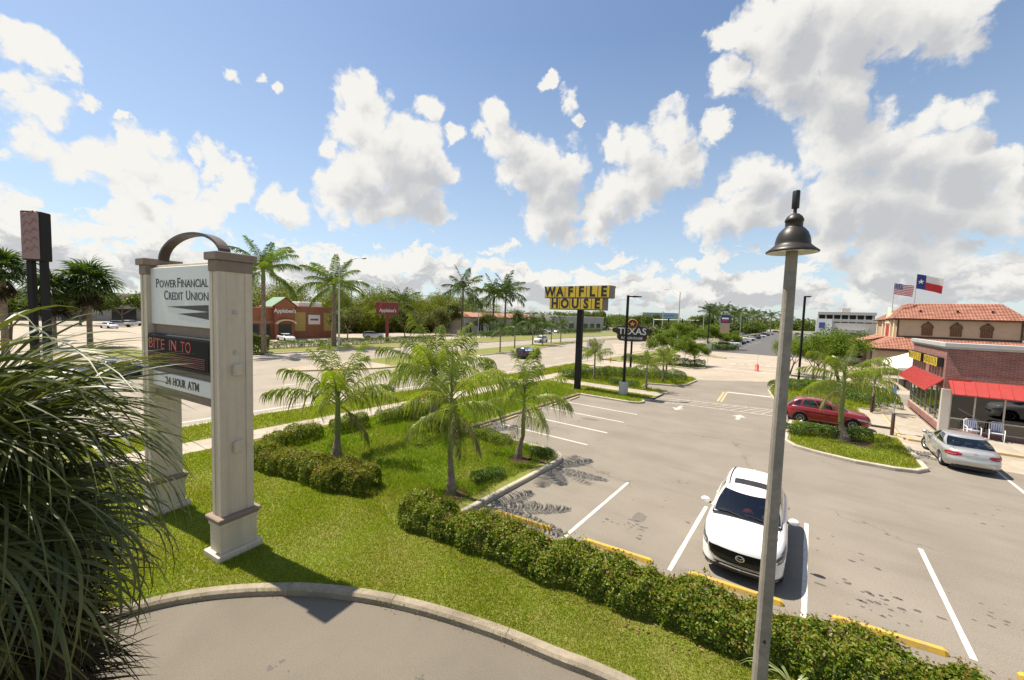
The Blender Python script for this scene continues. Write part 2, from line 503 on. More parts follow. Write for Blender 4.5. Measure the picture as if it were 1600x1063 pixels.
M['tree_leaf_dry'] = leafy('olive_tree_leaves', [(0.055, 0.075, 0.016), (0.095, 0.115, 0.025), (0.15, 0.155, 0.04)], 0.55, 0.3, 0.3)
M['tree_leaf_fresh'] = leafy('fresh_tree_leaves', [(0.075, 0.125, 0.010), (0.12, 0.18, 0.015), (0.19, 0.23, 0.025)], 0.5, 0.38, 0.3)
M['wood_leaf'] = leafy('wood_leaves', [(0.10, 0.125, 0.014), (0.14, 0.165, 0.02), (0.195, 0.20, 0.035)], 0.6, 0.35, 0.15)
M['steel'] = noisy('galvanised_steel', (0.42, 0.42, 0.41), (0.52, 0.52, 0.50), 6.0, 0.5, metal=0.3)
M['black_metal'] = principled('black_metal', (0.011, 0.010, 0.010), 0.6, 0, 0.25)
M['bronze'] = noisy('dark_bronze_paint', (0.022, 0.018, 0.015), (0.034, 0.028, 0.022), 5.0, 0.42)
M['white_paint'] = principled('white_paint', (0.74, 0.73, 0.70), 0.5)
M['chrome'] = principled('chrome', (0.75, 0.75, 0.75), 0.12, 1.0)
M['alloy'] = principled('alloy', (0.62, 0.62, 0.62), 0.3, 0.8)
M['rubber'] = principled('tyre_rubber', (0.018, 0.018, 0.018), 0.85)
M['dark'] = principled('dark_plastic', (0.012, 0.012, 0.013), 0.45)
M['car_glass'] = glassy('car_glass', (0.55, 0.63, 0.62), 0.55)
M['car_seat'] = principled('seat_fabric', (0.035, 0.035, 0.037), 0.85)
M['car_seat_pale'] = principled('pale_seat_fabric', (0.30, 0.31, 0.28), 0.85)


# ------------------------------------------------------------------ mesh helpers
class MB:
    """collects shapes, then links them as ONE mesh object"""

    def __init__(s):
        s.v = []
        s.f = []
        s.m = []
        s.sm = []

    def add(s, verts, faces, mi=0, smooth=False):
        o = len(s.v)
        s.v += [tuple(v) for v in verts]
        s.f += [tuple(i + o for i in f) for f in faces]
        s.m += [mi] * len(faces)
        s.sm += [smooth] * len(faces)
        return s

    def box(s, x0, x1, y0, y1, z0, z1, mi=0, bev=0.0):
        if bev:
            b = min(bev, (x1 - x0) / 2.01, (y1 - y0) / 2.01, (z1 - z0) / 2.01)
            rings = []
            for z, i in ((z0, b), (z0 + b, 0), (z1 - b, 0), (z1, b)):
                xa, xb, ya, yb = x0 + i, x1 - i, y0 + i, y1 - i
                rings.append([(xa + b, ya, z), (xb - b, ya, z), (xb, ya + b, z), (xb, yb - b, z), (xb - b, yb, z), (xa + b, yb, z), (xa, yb - b, z), (xa, ya + b, z)])
            return s.rings(rings, True, True, mi)
        v = [(x0, y0, z0), (x1, y0, z0), (x1, y1, z0), (x0, y1, z0), (x0, y0, z1), (x1, y0, z1), (x1, y1, z1), (x0, y1, z1)]
        return s.add(v, [(3, 2, 1, 0), (4, 5, 6, 7), (0, 1, 5, 4), (1, 2, 6, 5), (2, 3, 7, 6), (3, 0, 4, 7)], mi)

    def rings(s, rings, cap0=False, cap1=False, mi=0, smooth=False, closed=True):
        n = len(rings[0])
        v = [p for r in rings for p in r]
        f = []
        for i in range(len(rings) - 1):
            for j in range(n if closed else n - 1):
                k = (j + 1) % n
                f.append((i * n + j, i * n + k, (i + 1) * n + k, (i + 1) * n + j))
        s.add(v, f, mi, smooth)
        if cap0:
            s.add(rings[0][::-1], [tuple(range(n))], mi)
        if cap1:
            s.add(rings[-1], [tuple(range(n))], mi)
        return s

    def tube(s, pts, radii, n=8, mi=0, caps=True, smooth=True):
        pts = [Vector(p) for p in pts]
        if not hasattr(radii, '__len__'):
            radii = [radii] * len(pts)
        rings = []
        t0 = (pts[1] - pts[0]).normalized()
        a = t0.orthogonal().normalized()
        for i, p in enumerate(pts):
            t = (pts[min(i + 1, len(pts) - 1)] - pts[max(i - 1, 0)]).normalized()
            a = (a - t * a.dot(t))
            a = a.normalized() if a.length > 1e-6 else t.orthogonal().normalized()
            b = t.cross(a)
            rings.append([p + (a * math.cos(2 * PI * k / n) + b * math.sin(2 * PI * k / n)) * radii[i] for k in range(n)])
        return s.rings(rings, caps, caps, mi, smooth)

    def lathe(s, prof, n=20, c=(0, 0, 0), mi=0, cap0=False, cap1=False, axis='z', smooth=True):
        rings = []
        for r, h in prof:
            ring = []
            for k in range(n):
                a = 2 * PI * k / n
                p = (r * math.cos(a), r * math.sin(a), h)
                if axis == 'y':
                    p = (p[0], -p[2], p[1])
                elif axis == 'x':
                    p = (p[2], p[0], p[1])
                ring.append((p[0] + c[0], p[1] + c[1], p[2] + c[2]))
            rings.append(ring)
        return s.rings(rings, cap0, cap1, mi, smooth)

    def prism(s, poly, z0, z1, mi=0, mi_top=None):
        """extrude an xy outline (counter-clockwise) from z0 to z1"""
        n = len(poly)
        v = [(x, y, z0) for x, y in poly] + [(x, y, z1) for x, y in poly]
        s.add(v, [(i, (i + 1) % n, n + (i + 1) % n, n + i) for i in range(n)], mi)
        s.add([(x, y, z1) for x, y in poly], [tuple(range(n))], mi if mi_top is None else mi_top)
        return s.add([(x, y, z0) for x, y in poly], [tuple(range(n - 1, -1, -1))], mi)

    def build(s, name, mats, parent=None, loc=None, rot=None):
        me = bpy.data.meshes.new(name)
        me.from_pydata(s.v, [], s.f)
        if not isinstance(mats, (list, tuple)):
            mats = [mats]
        for m in mats:
            me.materials.append(m)
        me.polygons.foreach_set('material_index', s.m)
        me.polygons.foreach_set('use_smooth', s.sm)
        me.update()
        return link(name, me, parent, loc, rot)


def link(name, data, parent=None, loc=None, rot=None):
    o = bpy.data.objects.new(name, data)
    COL.objects.link(o)
    if parent is not None:
        o.parent = parent
    if loc is not None:
        o.location = loc
    if rot is not None:
        o.rotation_euler = rot
    return o


def np_mesh(name, verts, nv, mats, smooth=False, mi=None):
    """verts (F*nv,3): F separate faces of nv corners"""
    verts = np.asarray(verts, dtype=np.float32).reshape(-1, 3)
    nf = len(verts) // nv
    me = bpy.data.meshes.new(name)
    me.vertices.add(len(verts))
    me.vertices.foreach_set('co', verts.ravel())
    me.loops.add(nf * nv)
    me.loops.foreach_set('vertex_index', np.arange(nf * nv, dtype=np.int32))
    me.polygons.add(nf)
    me.polygons.foreach_set('loop_start', np.arange(0, nf * nv, nv, dtype=np.int32))
    if not isinstance(mats, (list, tuple)):
        mats = [mats]
    for m in mats:
        me.materials.append(m)
    if mi is not None:
        me.polygons.foreach_set('material_index', np.asarray(mi, dtype=np.int32))
    me.update(calc_edges=True)
    if smooth:
        me.polygons.foreach_set('use_smooth', [True] * nf)
    return me


def np_grid_mesh(name, V, F, mats, smooth=True):
    me = bpy.data.meshes.new(name)
    me.from_pydata(np.asarray(V).tolist(), [], F if isinstance(F, list) else F.tolist())
    if not isinstance(mats, (list, tuple)):
        mats = [mats]
    for m in mats:
        me.materials.append(m)
    if smooth:
        me.polygons.foreach_set('use_smooth', [True] * len(me.polygons))
    me.update()
    return me


def thing(name, label, cat, loc=(0, 0, 0), rz=0.0, group=None):
    o = bpy.data.objects.new(name, None)
    COL.objects.link(o)
    o.empty_display_size = 0.2
    o.location = loc
    o.rotation_euler = (0, 0, rz)
    return tag(o, label, cat, group)


def tag(o, label=None, cat=None, group=None, kind=None):
    if label:
        o['label'] = label
    if cat:
        o['category'] = cat
    if group:
        o['group'] = group
    if kind:
        o['kind'] = kind
    return o


def struct(o):
    o['kind'] = 'structure'
    return o


def stuff(o):
    o['kind'] = 'stuff'
    return o


KIDS = {}


def copy_thing(root, loc, rz=None, label=None, group=None, scale=None):
    """a copy of a thing with copies of its parts and sub-parts (mesh data shared)"""
    r = root.copy()
    COL.objects.link(r)
    r.location = loc
    if rz is not None:
        r.rotation_euler = (0, 0, rz)
    if scale is not None:
        r.scale = (scale,) * 3 if not hasattr(scale, '__len__') else scale
    if label:
        r['label'] = label
    if group:
        r['group'] = group
    for ch in list(root.children):
        c = ch.copy()
        COL.objects.link(c)
        c.parent = r
        for g in ch.children:
            d = g.copy()
            COL.objects.link(d)
            d.parent = c
    return r


def recolour(root, old, new):
    for o in [root] + list(root.children_recursive):
        for sl in o.material_slots:
            if sl.material == old:
                sl.link = 'OBJECT'
                sl.material = new


def sheet(name, poly, z, mat, parent=None):
    me = bpy.data.meshes.new(name)
    me.from_pydata([(x, y, z) for x, y in poly], [], [tuple(range(len(poly)))])
    me.materials.append(mat)
    me.update()
    if me.polygons[0].normal.z < 0:
        me.flip_normals()
    return link(name, me, parent)


TXT = {}


def text(name, body, size, mat, parent, loc, rot, extrude=0.01, bold=0.0, align='CENTER', sx=1.0, fit=None):
    """raised lettering as a mesh; fit = total width in metres"""
    key = (body, round(size, 4), extrude, bold, align)
    if key not in TXT:
        c = bpy.data.curves.new(name, 'FONT')
        c.body = body
        c.size = size
        c.extrude = extrude
        c.offset = bold
        c.align_x = align
        c.align_y = 'CENTER'
        c.resolution_u = 3
        o = bpy.data.objects.new('lettering_outline', c)
        COL.objects.link(o)
        bpy.context.view_layer.update()
        me = bpy.data.meshes.new_from_object(o.evaluated_get(bpy.context.evaluated_depsgraph_get()))
        bpy.data.objects.remove(o)
        bpy.data.curves.remove(c)
        me.name = name
        me.materials.clear()
        TXT[key] = me
    me = TXT[key]
    if mat.name not in me.materials:
        if len(me.materials):
            me = me.copy()
            me.materials.clear()
        me.materials.append(mat)
    o = link(name, me, parent, loc, rot)
    if fit:
        xs = [v.co.x for v in me.vertices]
        sx = fit / (max(xs) - min(xs))
    o.scale = (sx, 1, 1)
    return o


FACE_S = (PI / 2, 0, 0)            # text that faces -Y
FACE_W = (PI / 2, 0, -PI / 2)      # text that faces -X
FACE_E = (PI / 2, 0, PI / 2)       # text that faces +X


def arc(cx, cy, r, a0, a1, n=8):
    return [(cx + r * math.cos(math.radians(a0 + (a1 - a0) * k / n)), cy + r * math.sin(math.radians(a0 + (a1 - a0) * k / n))) for k in range(n + 1)]


def spline(pts, per=6):
    """Catmull-Rom through points of any dimension"""
    P = [np.array(p, float) for p in pts]
    P = [2 * P[0] - P[1]] + P + [2 * P[-1] - P[-2]]
    out = []
    for i in range(1, len(P) - 2):
        for k in range(per):
            t = k / per
            out.append(0.5 * ((2 * P[i]) + (-P[i - 1] + P[i + 1]) * t + (2 * P[i - 1] - 5 * P[i] + 4 * P[i + 1] - P[i + 2]) * t * t + (-P[i - 1] + 3 * P[i] - 3 * P[i + 1] + P[i + 2]) * t ** 3))
    out.append(P[-2])
    return out


def in_poly(x, y, poly):
    inside = np.zeros(len(x), bool)
    n = len(poly)
    j = n - 1
    for i in range(n):
        xi, yi = poly[i]
        xj, yj = poly[j]
        c = ((yi > y) != (yj > y)) & (x < (xj - xi) * (y - yi) / (yj - yi + 1e-12) + xi)
        inside ^= c
        j = i
    return inside

# ------------------------------------------------------------------ the setting: ground, roads, kerbs, lawns
GZ = 0.12                                     # height of lawns and walks above the asphalt


def kerb(name, path, mat, w=0.16, h=0.14, closed=False, seg=0.0, rnd=0.03):
    """kerb along a path; seg > 0 lays it as separate stones with joints, children of one base"""
    P = [Vector((p[0], p[1], 0)) for p in path]
    if closed:
        P.append(P[0])

    def strip(pts):
        mb = MB()
        rings = []
        for i, p in enumerate(pts):
            a, b = pts[max(i - 1, 0)], pts[min(i + 1, len(pts) - 1)]
            if closed and pts is P and i in (0, len(pts) - 1):
                a, b = pts[-2], pts[1]
            t = (b - a).normalized()
            n = Vector((-t.y, t.x, 0))
            hw = w / 2
            rings.append([p + n * d + Vector((0, 0, z)) for d, z in ((-hw, -0.1), (-hw, h - rnd), (-hw + rnd, h), (hw - rnd, h), (hw, h - rnd), (hw, -0.1))])
        mb.rings(rings, True, True, closed=False)
        return mb
    if not seg:
        return struct(strip(P).build(name, mat))
    base = struct(MB().add([(P[0].x, P[0].y, -0.2), (P[0].x + .1, P[0].y, -0.2), (P[0].x, P[0].y + .1, -0.2)], [(0, 1, 2)]).build(name, mat))
    # resample by arc length
    cum = [0]
    for i in range(1, len(P)):
        cum.append(cum[-1] + (P[i] - P[i - 1]).length)

    def at(s):
        for i in range(1, len(P)):
            if s <= cum[i] or i == len(P) - 1:
                f = (s - cum[i - 1]) / max(1e-6, cum[i] - cum[i - 1])
                return P[i - 1].lerp(P[i], f)
    s = 0.0
    while s < cum[-1] - 0.2:
        e = min(s + seg * random.uniform(0.92, 1.08), cum[-1])
        k = max(3, int((e - s) / 0.3) + 1)
        o = strip([at(s + 0.006 + (e - s - 0.012) * j / (k - 1)) for j in range(k)]).build('kerb_stone', mat, base)
        o.location.z = random.uniform(-0.006, 0.006)
        s = e
    return base


def lawn(name, poly, mat='turf', z=GZ):
    return struct(sheet(name, poly, z, M[mat]))


def stripe(parent, x0, y0, x1, y1, w=0.11, z=0.004, mat='paint_white', name='painted_line', ragged=True):
    """worn painted line"""
    d = Vector((x1 - x0, y1 - y0, 0))
    L = d.length
    d.normalize()
    n = Vector((-d.y, d.x, 0))
    k = max(2, int(L / 0.5))
    a, b = [], []
    for i in range(k + 1):
        p = Vector((x0, y0, z)) + d * L * i / k
        j = random.uniform(-0.006, 0.006) if ragged else 0
        a.append(p + n * (w / 2 + j))
        b.append(p - n * (w / 2 + j * 0.7))
    mb = MB()
    mb.add(b + a, [(i, i + 1, k + 2 + i, k + 1 + i) for i in range(k)])
    return mb.build(name, M[mat], parent)


ground = struct(sheet('ground', [(-2500, -1500), (2500, -1500), (2500, 3500), (-2500, 3500)], -0.06, M['ground']))

# --- parking lot of the diner
lot = struct(sheet('parking_lot', [(-16.5, 8.4), (45, 14.0), (45, 62), (-1, 62), (-25, 62), (-25, 30), (-16.5, 30)], 0.0, M['asphalt']))
for x, ya, yb in ((-5.27, 9.7, 14.72), (-2.48, 10.2, 14.6), (0.26, 10.4, 15.5), (2.88, 11.2, 15.94), (5.55, 11.5, 16.1), (8.3, 11.8, 16.4)):
    stripe(lot, x, ya, x, yb)
for y, xa, xb in ((25.75, -14.0, -8.85), (23.17, -14.0, -8.75), (20.38, -14.0, -8.6), (17.75, -14.0, -8.5)):
    stripe(lot, xa, y, xb, y)
for x in (7.05, 9.75, 12.45):
    stripe(lot, x, 22.4, x, 27.2)
# crossing between the walk and the diner's side
stripe(lot, -9.5, 32.9, -1.8, 34.5, 0.12, mat='paint_worn')
stripe(lot, -9.5, 31.1, -1.7, 32.2, 0.12, mat='paint_worn')
for k in range(1, 12):
    f = k / 12
    xa = -9.5 + 7.7 * f
    stripe(lot, xa, 31.1 + 1.1 * f, min(xa + 0.9, -1.8), 32.9 + 1.6 * f, 0.06, mat='paint_worn')
stripe(lot, -5.7, 40.0, -2.3, 40.4, 0.35)
stripe(lot, -5.6, 34.8, -5.95, 39.8, 0.14, mat='paint_faded')
stripe(lot, -5.35, 34.8, -5.7, 39.8, 0.14, mat='paint_faded')


def arrow(x, y, ang, s=1.0):
    pts = [(-0.14, -1.0), (0.14, -1.0), (0.14, 0.1), (0.5, 0.1), (0, 1.0), (-0.5, 0.1), (-0.14, 0.1)]
    c, sn = math.cos(ang), math.sin(ang)
    return sheet('painted_arrow', [(x + s * (px * c - py * sn), y + s * (px * sn + py * c)) for px, py in pts], 0.004, M['paint_worn'], lot)


arrow(-7.3, 29.9, PI, .85)
arrow(-3.5, 30.0, 0, .85)


def blot(x, y, rx, ry, mat, n=11, z=0.003):
    ph = random.uniform(0, 6)
    return sheet('oil_stain', [(x + rx * (0.6 + 0.4 * random.random()) * math.cos(2 * PI * k / n), y + ry * (0.6 + 0.4 * random.random()) * math.sin(2 * PI * k / n)) for k in range(n)], z, M[mat], lot)


# drips of oil where cars stand, one sheet per stall
def drips(cx, cy, n, sx, sy, base=None):
    mb = MB()
    for _ in range(n):
        x, y = random.gauss(cx, sx), random.gauss(cy, sy)
        r = random.choice((0.018, 0.022, 0.03, 0.035, 0.045, 0.06))
        a = random.uniform(0, 6)
        m = 7
        mb.add([(x + r * random.uniform(.6, 1.2) * 1.5 * math.cos(a + 2 * PI * k / m), y + r * random.uniform(.5, 1.1) * math.sin(a + 2 * PI * k / m), 0.003) for k in range(m)], [tuple(range(m))])
    return stuff(mb.build('oil_drips', M['stain'], lot))


drips(-3.9, 11.6, 26, 0.4, 0.35)
drips(-3.7, 13.0, 6, 0.6, 0.8)
drips(1.7, 12.2, 40, 0.4, 0.35)
drips(1.4, 14.4, 10, 0.5, 0.9)
drips(4.2, 13.4, 24, 0.5, 0.5)
drips(-11.0, 21.8, 12, 1.0, 0.7)
drips(-9.5, 19.0, 8, 1.0, 0.7)
drips(5.9, 20.5, 6, 0.8, 0.8)
blot(-4.0, 12.3, 0.22, 0.5, 'stain_pale')
blot(-10.6, 22.4, 0.8, 0.25, 'stain_pale')
blot(0.55, 12.05, 0.16, 0.05, 'stain')  # thin dark mark on the asphalt beside a stall line

# --- drive lane in front of the camera, its kerb and the lawn
KP = [(-11.3, -6.0), (-11.2, -2.0), (-11.0, 0.3), (-10.62, 1.75), (-10.0, 2.78), (-8.95, 3.82), (-7.8, 4.6), (-6.4, 5.28), (-4.7, 5.85), (-3.3, 6.16), (-2.2, 6.40), (2.0, 7.0), (8.0, 7.85)]
KP = [tuple(p) for p in spline(KP, 6)]
lane = struct(sheet('drive_lane', KP + [(8.0, -12), (-11.3, -12)], 0.0, M['lane']))
kerb('drive_kerb', KP, M['kerb'], 0.26, 0.16, seg=2.6, rnd=0.05)
HY = lambda x: 8.2 + 0.14 * x                                  # lawn side of the long hedge
LAWN = KP + [(8.0, 11.0), (-8.3, 8.5), (-8.3, 14.6)] + arc(-9.3, 14.6, 1.0, 0, 90, 5) + [(-14.6, 15.6), (-14.8, 28.9)] + \
    [(-10.6, 28.9)] + arc(-10.6, 29.7, 0.8, -90, 60, 5) + [(-9.6, 31.6), (-9.6, 32.4), (-20.3, 32.4), (-20.3, -6.0)]
lawn('lawn', LAWN)
kerb('lot_edge_kerb', [(8.0, HY(8) + 1.75), (-7.9, HY(-7.9) + 1.75)], M['kerb'])
kerb('island_kerb', [(-8.35, 8.7), (-8.35, 14.6)] + arc(-9.35, 14.6, 1.0, 0, 90, 6) + [(-14.4, 15.6)], M['kerb_white'], 0.2, 0.16, seg=3.0)
kerb('stall_end_kerb', [(-14.6, 15.6), (-14.75, 28.8)], M['kerb'], 0.18)
kerb('walk_side_kerb', [(-14.7, 28.9), (-10.6, 28.9)] + arc(-10.6, 29.7, 0.8, -90, 60, 6) + [(-9.5, 31.0)], M['kerb_white'], 0.18)
# right island
ISL = [(-0.7, 31.0), (-0.75, 25.6), (-0.3, 24.75), (0.6, 24.3), (2.0, 23.95), (3.3, 24.0), (4.0, 24.25), (4.42, 24.9), (4.4, 27), (4.35, 30.5), (3.7, 30.9), (2.5, 30.95)]
lawn('island_lawn', ISL)
kerb('right_island_kerb', ISL, M['kerb_white'], 0.2, 0.16, closed=True)
# northern island with the sign and hedges
NISL = [(-20.3, 34.1), (-10.0, 34.1), (-9.5, 34.7), (-9.7, 35.4), (-12.2, 36.1), (-12.4, 38.6), (-9.9, 39.5), (-9.4, 40.8), (-9.3, 44.6), (-10.0, 46.4), (-14, 47.2), (-20.3, 47.5)]
lawn('sign_island_lawn', NISL)
kerb('sign_island_kerb', NISL, M['kerb_white'], 0.18, 0.15, closed=True)
NISL2 = [(-22.4, 55.4), (-12.0, 55.4), (-11.0, 57.0), (-11.3, 60.4), (-13, 61.5), (-22.4, 61.8)]
lawn('far_island_lawn', NISL2)
kerb('far_island_kerb', NISL2, M['kerb_white'], 0.18, 0.15, closed=True)
# planting east of the aisle
EAST = [(-1.0, 34.4), (-1.3, 36.0), (-2.1, 39.0), (-2.8, 43.5), (-2.7, 50), (-2.0, 54.2), (3.0, 55.2), (6.2, 50.0), (6.25, 44.4), (4.5, 44.2), (4.4, 40.2), (3.1, 39.6), (3.0, 34.4)]
lawn('bed_lawn', EAST)
kerb('bed_kerb', EAST, M['kerb_white'], 0.18, 0.15, closed=True)
# paving to the north
struct(sheet('entrance_paving', [(-25, 46.0), (-9.0, 46.0), (-1.5, 52), (45, 52), (45, 95), (-40, 95), (-25, 62)], 0.004, M['pale_paving']))
far_lot = struct(sheet('far_parking_lot', [(-25, 92), (9, 92), (30, 330), (-33, 330)], 0.008, M['asphalt_new']))
NI3 = [(-19.0, 78.2), (-11.6, 76.2), (-11.6, 77.4), (-14.0, 79.6), (-19.0, 80.5)]
lawn('divider_lawn', NI3, 'verge')
kerb('divider_kerb', NI3, M['kerb_white'], 0.2, 0.15, closed=True)
for k in range(7):
    stripe(far_lot, -9.5 + k * 1.1, 68.0 + k * 0.25, -8.9 + k * 1.1, 68.1 + k * 0.25, 0.5, 0.012)
stripe(far_lot, -11.0, 76.0, -6.6, 77.0, 0.4, 0.012)
stripe(far_lot, -10.7, 59.2, -3.0, 59.4, 0.3, 0.012)
for k in range(18):
    stripe(far_lot, -18, 104 + k * 3, -13, 104 + k * 3, 0.12, 0.013)
    stripe(far_lot, -4, 104 + k * 3, 1, 104 + k * 3, 0.12, 0.013)

# --- walks laid in slabs


def walk(name, x0, x1, y0, y1, along, step=1.5, mat='walk'):
    base = struct(sheet(name, [(x0, y0), (x1, y0), (x1, y1), (x0, y1)], GZ - 0.02, M['kerb']))
    me = None
    L = (y1 - y0) if along == 'y' else (x1 - x0)
    n = max(1, round(L / step))
    d = L / n
    mb = MB()
    if along == 'y':
        mb.box(x0 + .006, x1 - .006, .006, d - .006, -0.05, 0.02, bev=0.006)
    else:
        mb.box(.006, d - .006, y0 + .006, y1 - .006, -0.05, 0.02, bev=0.006)
    first = None
    for k in range(n):
        loc = (0, y0 + k * d, GZ + random.uniform(-.004, .006)) if along == 'y' else (x0 + k * d, 0, GZ + random.uniform(-.004, .006))
        if first is None:
            first = mb.build('slab', M[mat], base, loc)
        else:
            o = first.copy()
            COL.objects.link(o)
            o.location = loc
    return base


walk('road_sidewalk', -21.9, -20.3, -9.0, 47.0, 'y')
walk('cross_sidewalk', -20.2, -9.6, 32.45, 34.05, 'x')
dw = walk('diner_sidewalk', 4.5, 22.0, 31.0, 34.4, 'x', 2.2)
walk('diner_side_walk', 4.5, 6.3, 34.45, 44.1, 'y', 2.0)
walk('ramp_walk', 3.1, 4.45, 33.6, 39.5, 'y', 2.0)
kerb('diner_kerb', [(4.4, 39.5), (4.4, 31.4), (4.7, 30.95), (22.0, 30.95)], M['paint_faded'], 0.16, 0.15)
struct(sheet('diner_apron', [(4.4, 27.4), (22, 27.4), (22, 31.0), (3.2, 33.4), (3.2, 31.2), (4.4, 30.6)], 0.006, M['walk']))

# --- the big road
road = struct(sheet('road', [(-57.2, -400), (-25, -400), (-25, 1800), (-57.2, 1800)], -0.004, M['road']))
kerb('road_kerb', [(-25.0, -60), (-25.0, 47.6)], M['kerb_white'], 0.3, 0.14)
kerb('road_kerb', [(-25.0, 55.4), (-25.0, 420)], M['kerb_white'], 0.3, 0.14)
kerb('far_road_kerb', [(-57.3, 22), (-57.3, 420)], M['kerb_white'], 0.3, 0.16)
stripe(road, -26.4, -60, -26.4, 300, 0.16, 0.004, ragged=False)
for x in (-30.2, -33.8):
    for k in range(-4, 26):
        stripe(road, x, k * 12.2 + 2.0, x, k * 12.2 + 5.2, 0.14, 0.004)
for x in (-49.6, -53.3):
    for k in range(-4, 26):
        stripe(road, x, k * 12.2, x, k * 12.2 + 3.2, 0.14, 0.004)
stripe(road, -56.4, 20, -56.4, 300, 0.16, 0.004, ragged=False)
stripe(road, -46.0, 24, -46.6, 300, 0.14, 0.004, mat='paint_faded', ragged=False)
stripe(road, -36.9, -2.0, -57.0, 6.0, 0.5, 0.004)
MED = [(-41.2, 18.0), (-40.4, 18.6), (-37.1, 25.5), (-37.0, 33.0), (-39.6, 44.0), (-40.0, 57.0), (-43.5, 72.0), (-46.4, 86.0), (-46.6, 420), (-50.2, 420), (-49.6, 92), (-47.0, 56), (-45.2, 36), (-44.4, 27), (-41.8, 18.4)]
lawn('median_lawn', MED, 'verge')
kerb('median_kerb', MED, M['kerb_white'], 0.22, 0.15, closed=True)
nose = struct(MB().prism([(-41.1, 18.3), (-40.3, 18.9), (-37.2, 25.6), (-37.2, 27.0), (-38.2, 27.6), (-43.4, 27.6), (-44.2, 26.8), (-41.9, 18.8)], 0.0, 0.135).build('median_nose', M['pale_paving']))
kerb('nose_kerb', [(-37.0, 27.5), (-37.1, 25.5), (-40.3, 18.5), (-41.2, 17.9), (-41.9, 18.4), (-44.5, 27.0)], M['paint_faded'], 0.3, 0.165)
struct(sheet('median_turning_bay', [(-39.9, 46), (-37.1, 33), (-36.9, 33), (-36.9, 90), (-46.3, 90), (-43.4, 72), (-39.9, 57)], 0.0, M['road']))
lawn('roadside_verge', [(-24.9, -60), (-21.9, -60), (-21.9, 47.4), (-24.9, 47.4)], 'verge')
lawn('roadside_verge', [(-24.9, 55.6), (-22.4, 55.6), (-22.4, 92), (-25.5, 420), (-24.9, 420)], 'verge')
# far side: verge, restaurant lot
lawn('far_verge', [(-64.5, 20), (-57.4, 20), (-57.4, 420), (-69.0, 420), (-69.0, 84)], 'verge', 0.13)
struct(sheet('far_restaurant_lot', [(-150, -10), (-57.2, -10), (-57.2, 20), (-64.4, 20), (-69.2, 84), (-150, 130)], -0.004, M['pale_paving']))
lawn('far_divider', [(-78, 6.5), (-62, 8.0), (-60, 11.4), (-66, 13.0), (-77, 10.5)], 'verge', 0.13)
kerb('far_divider_kerb', [(-78, 6.5), (-62, 8.0), (-60, 11.4), (-66, 13.0), (-77, 10.5)], M['kerb_white'], 0.25, 0.15, closed=True)
struct(sheet('far_mall_lot', [(-260, -60), (-100, -60), (-100, 60), (-260, 60)], 0.0, M['pale_paving']))

# --- bed under the near palm, mulch rings round the young palms
struct(MB().prism([(-7.6, -3), (-3.4, -3), (-3.2, 0.4), (-4.4, 1.1), (-6.4, 1.2), (-7.5, 0.4)], -0.05, 0.14).build('planting_bed', M['mulch']))


def ring(x, y, r, z=GZ + 0.01):
    n = 14
    return struct(sheet('mulch_ring', [(x + r * random.uniform(.7, 1.1) * math.cos(2 * PI * k / n), y + r * random.uniform(.7, 1.1) * math.sin(2 * PI * k / n)) for k in range(n)], z, M['mulch']))


for x, y, r in ((-9.3, 9.4, 0.55), (-9.6, 13.6, 0.7), (-9.0, 14.0, 0.4), (2.3, 27.6, 0.8)):
    ring(x, y, r)


# --- grass blades
def blades(name, poly, mat, h, dens, z=GZ, far=60.0, holes=(), wide=1.0, hj=0.5, jit=0.0):
    """single-triangle blades, thinning out (and widening) with distance from the street's viewer"""
    P = np.array(poly)
    x0, y0 = P.min(0)
    x1, y1 = P.max(0)
    A = (x1 - x0) * (y1 - y0)
    n = int(A * dens)
    x = RNG.uniform(x0, x1, n)
    y = RNG.uniform(y0, y1, n)
    d = np.sqrt(x * x + y * y + 36)
    keep = in_poly(x + RNG.normal(0, jit, n), y + RNG.normal(0, jit, n), poly) & (RNG.random(n) < np.minimum(1, (9.0 / d) ** 1.7)) & (d < far)
    # only what lies ahead of the window
    keep &= (x * -0.6 + y * 0.8 > 3.0)
    for hx, hy, hr in holes:
        keep &= ((x - hx) ** 2 + (y - hy) ** 2) > hr * hr
    x, y, d = x[keep], y[keep], d[keep]
    n = len(x)
    k = np.maximum(1.0, d / 9.0)
    hh = h * RNG.uniform(1 - hj, 1 + hj, n) * (0.75 + 0.25 * k)
    # taller and shorter drifts
    hh *= 0.85 + 0.3 * np.sin(x * 1.3 + 1.7 * np.sin(y * 0.9)) * np.sin(y * 1.1 + x * 0.4)
    w = 0.007 * k * wide * RNG.uniform(0.7, 1.4, n)
    a = RNG.uniform(0, 2 * PI, n)
    lean = RNG.uniform(0.1, 0.9, n) * hh
    la = RNG.uniform(0, 2 * PI, n)
    V = np.zeros((n, 3, 3), np.float32)
    V[:, 0, 0] = x - np.cos(a) * w
    V[:, 0, 1] = y - np.sin(a) * w
    V[:, 1, 0] = x + np.cos(a) * w
    V[:, 1, 1] = y + np.sin(a) * w
    V[:, 2, 0] = x + np.cos(la) * lean
    V[:, 2, 1] = y + np.sin(la) * lean
    V[:, :2, 2] = z - 0.005
    V[:, 2, 2] = z + hh
    return stuff(link(name, np_mesh(name, V, 3, M[mat])))


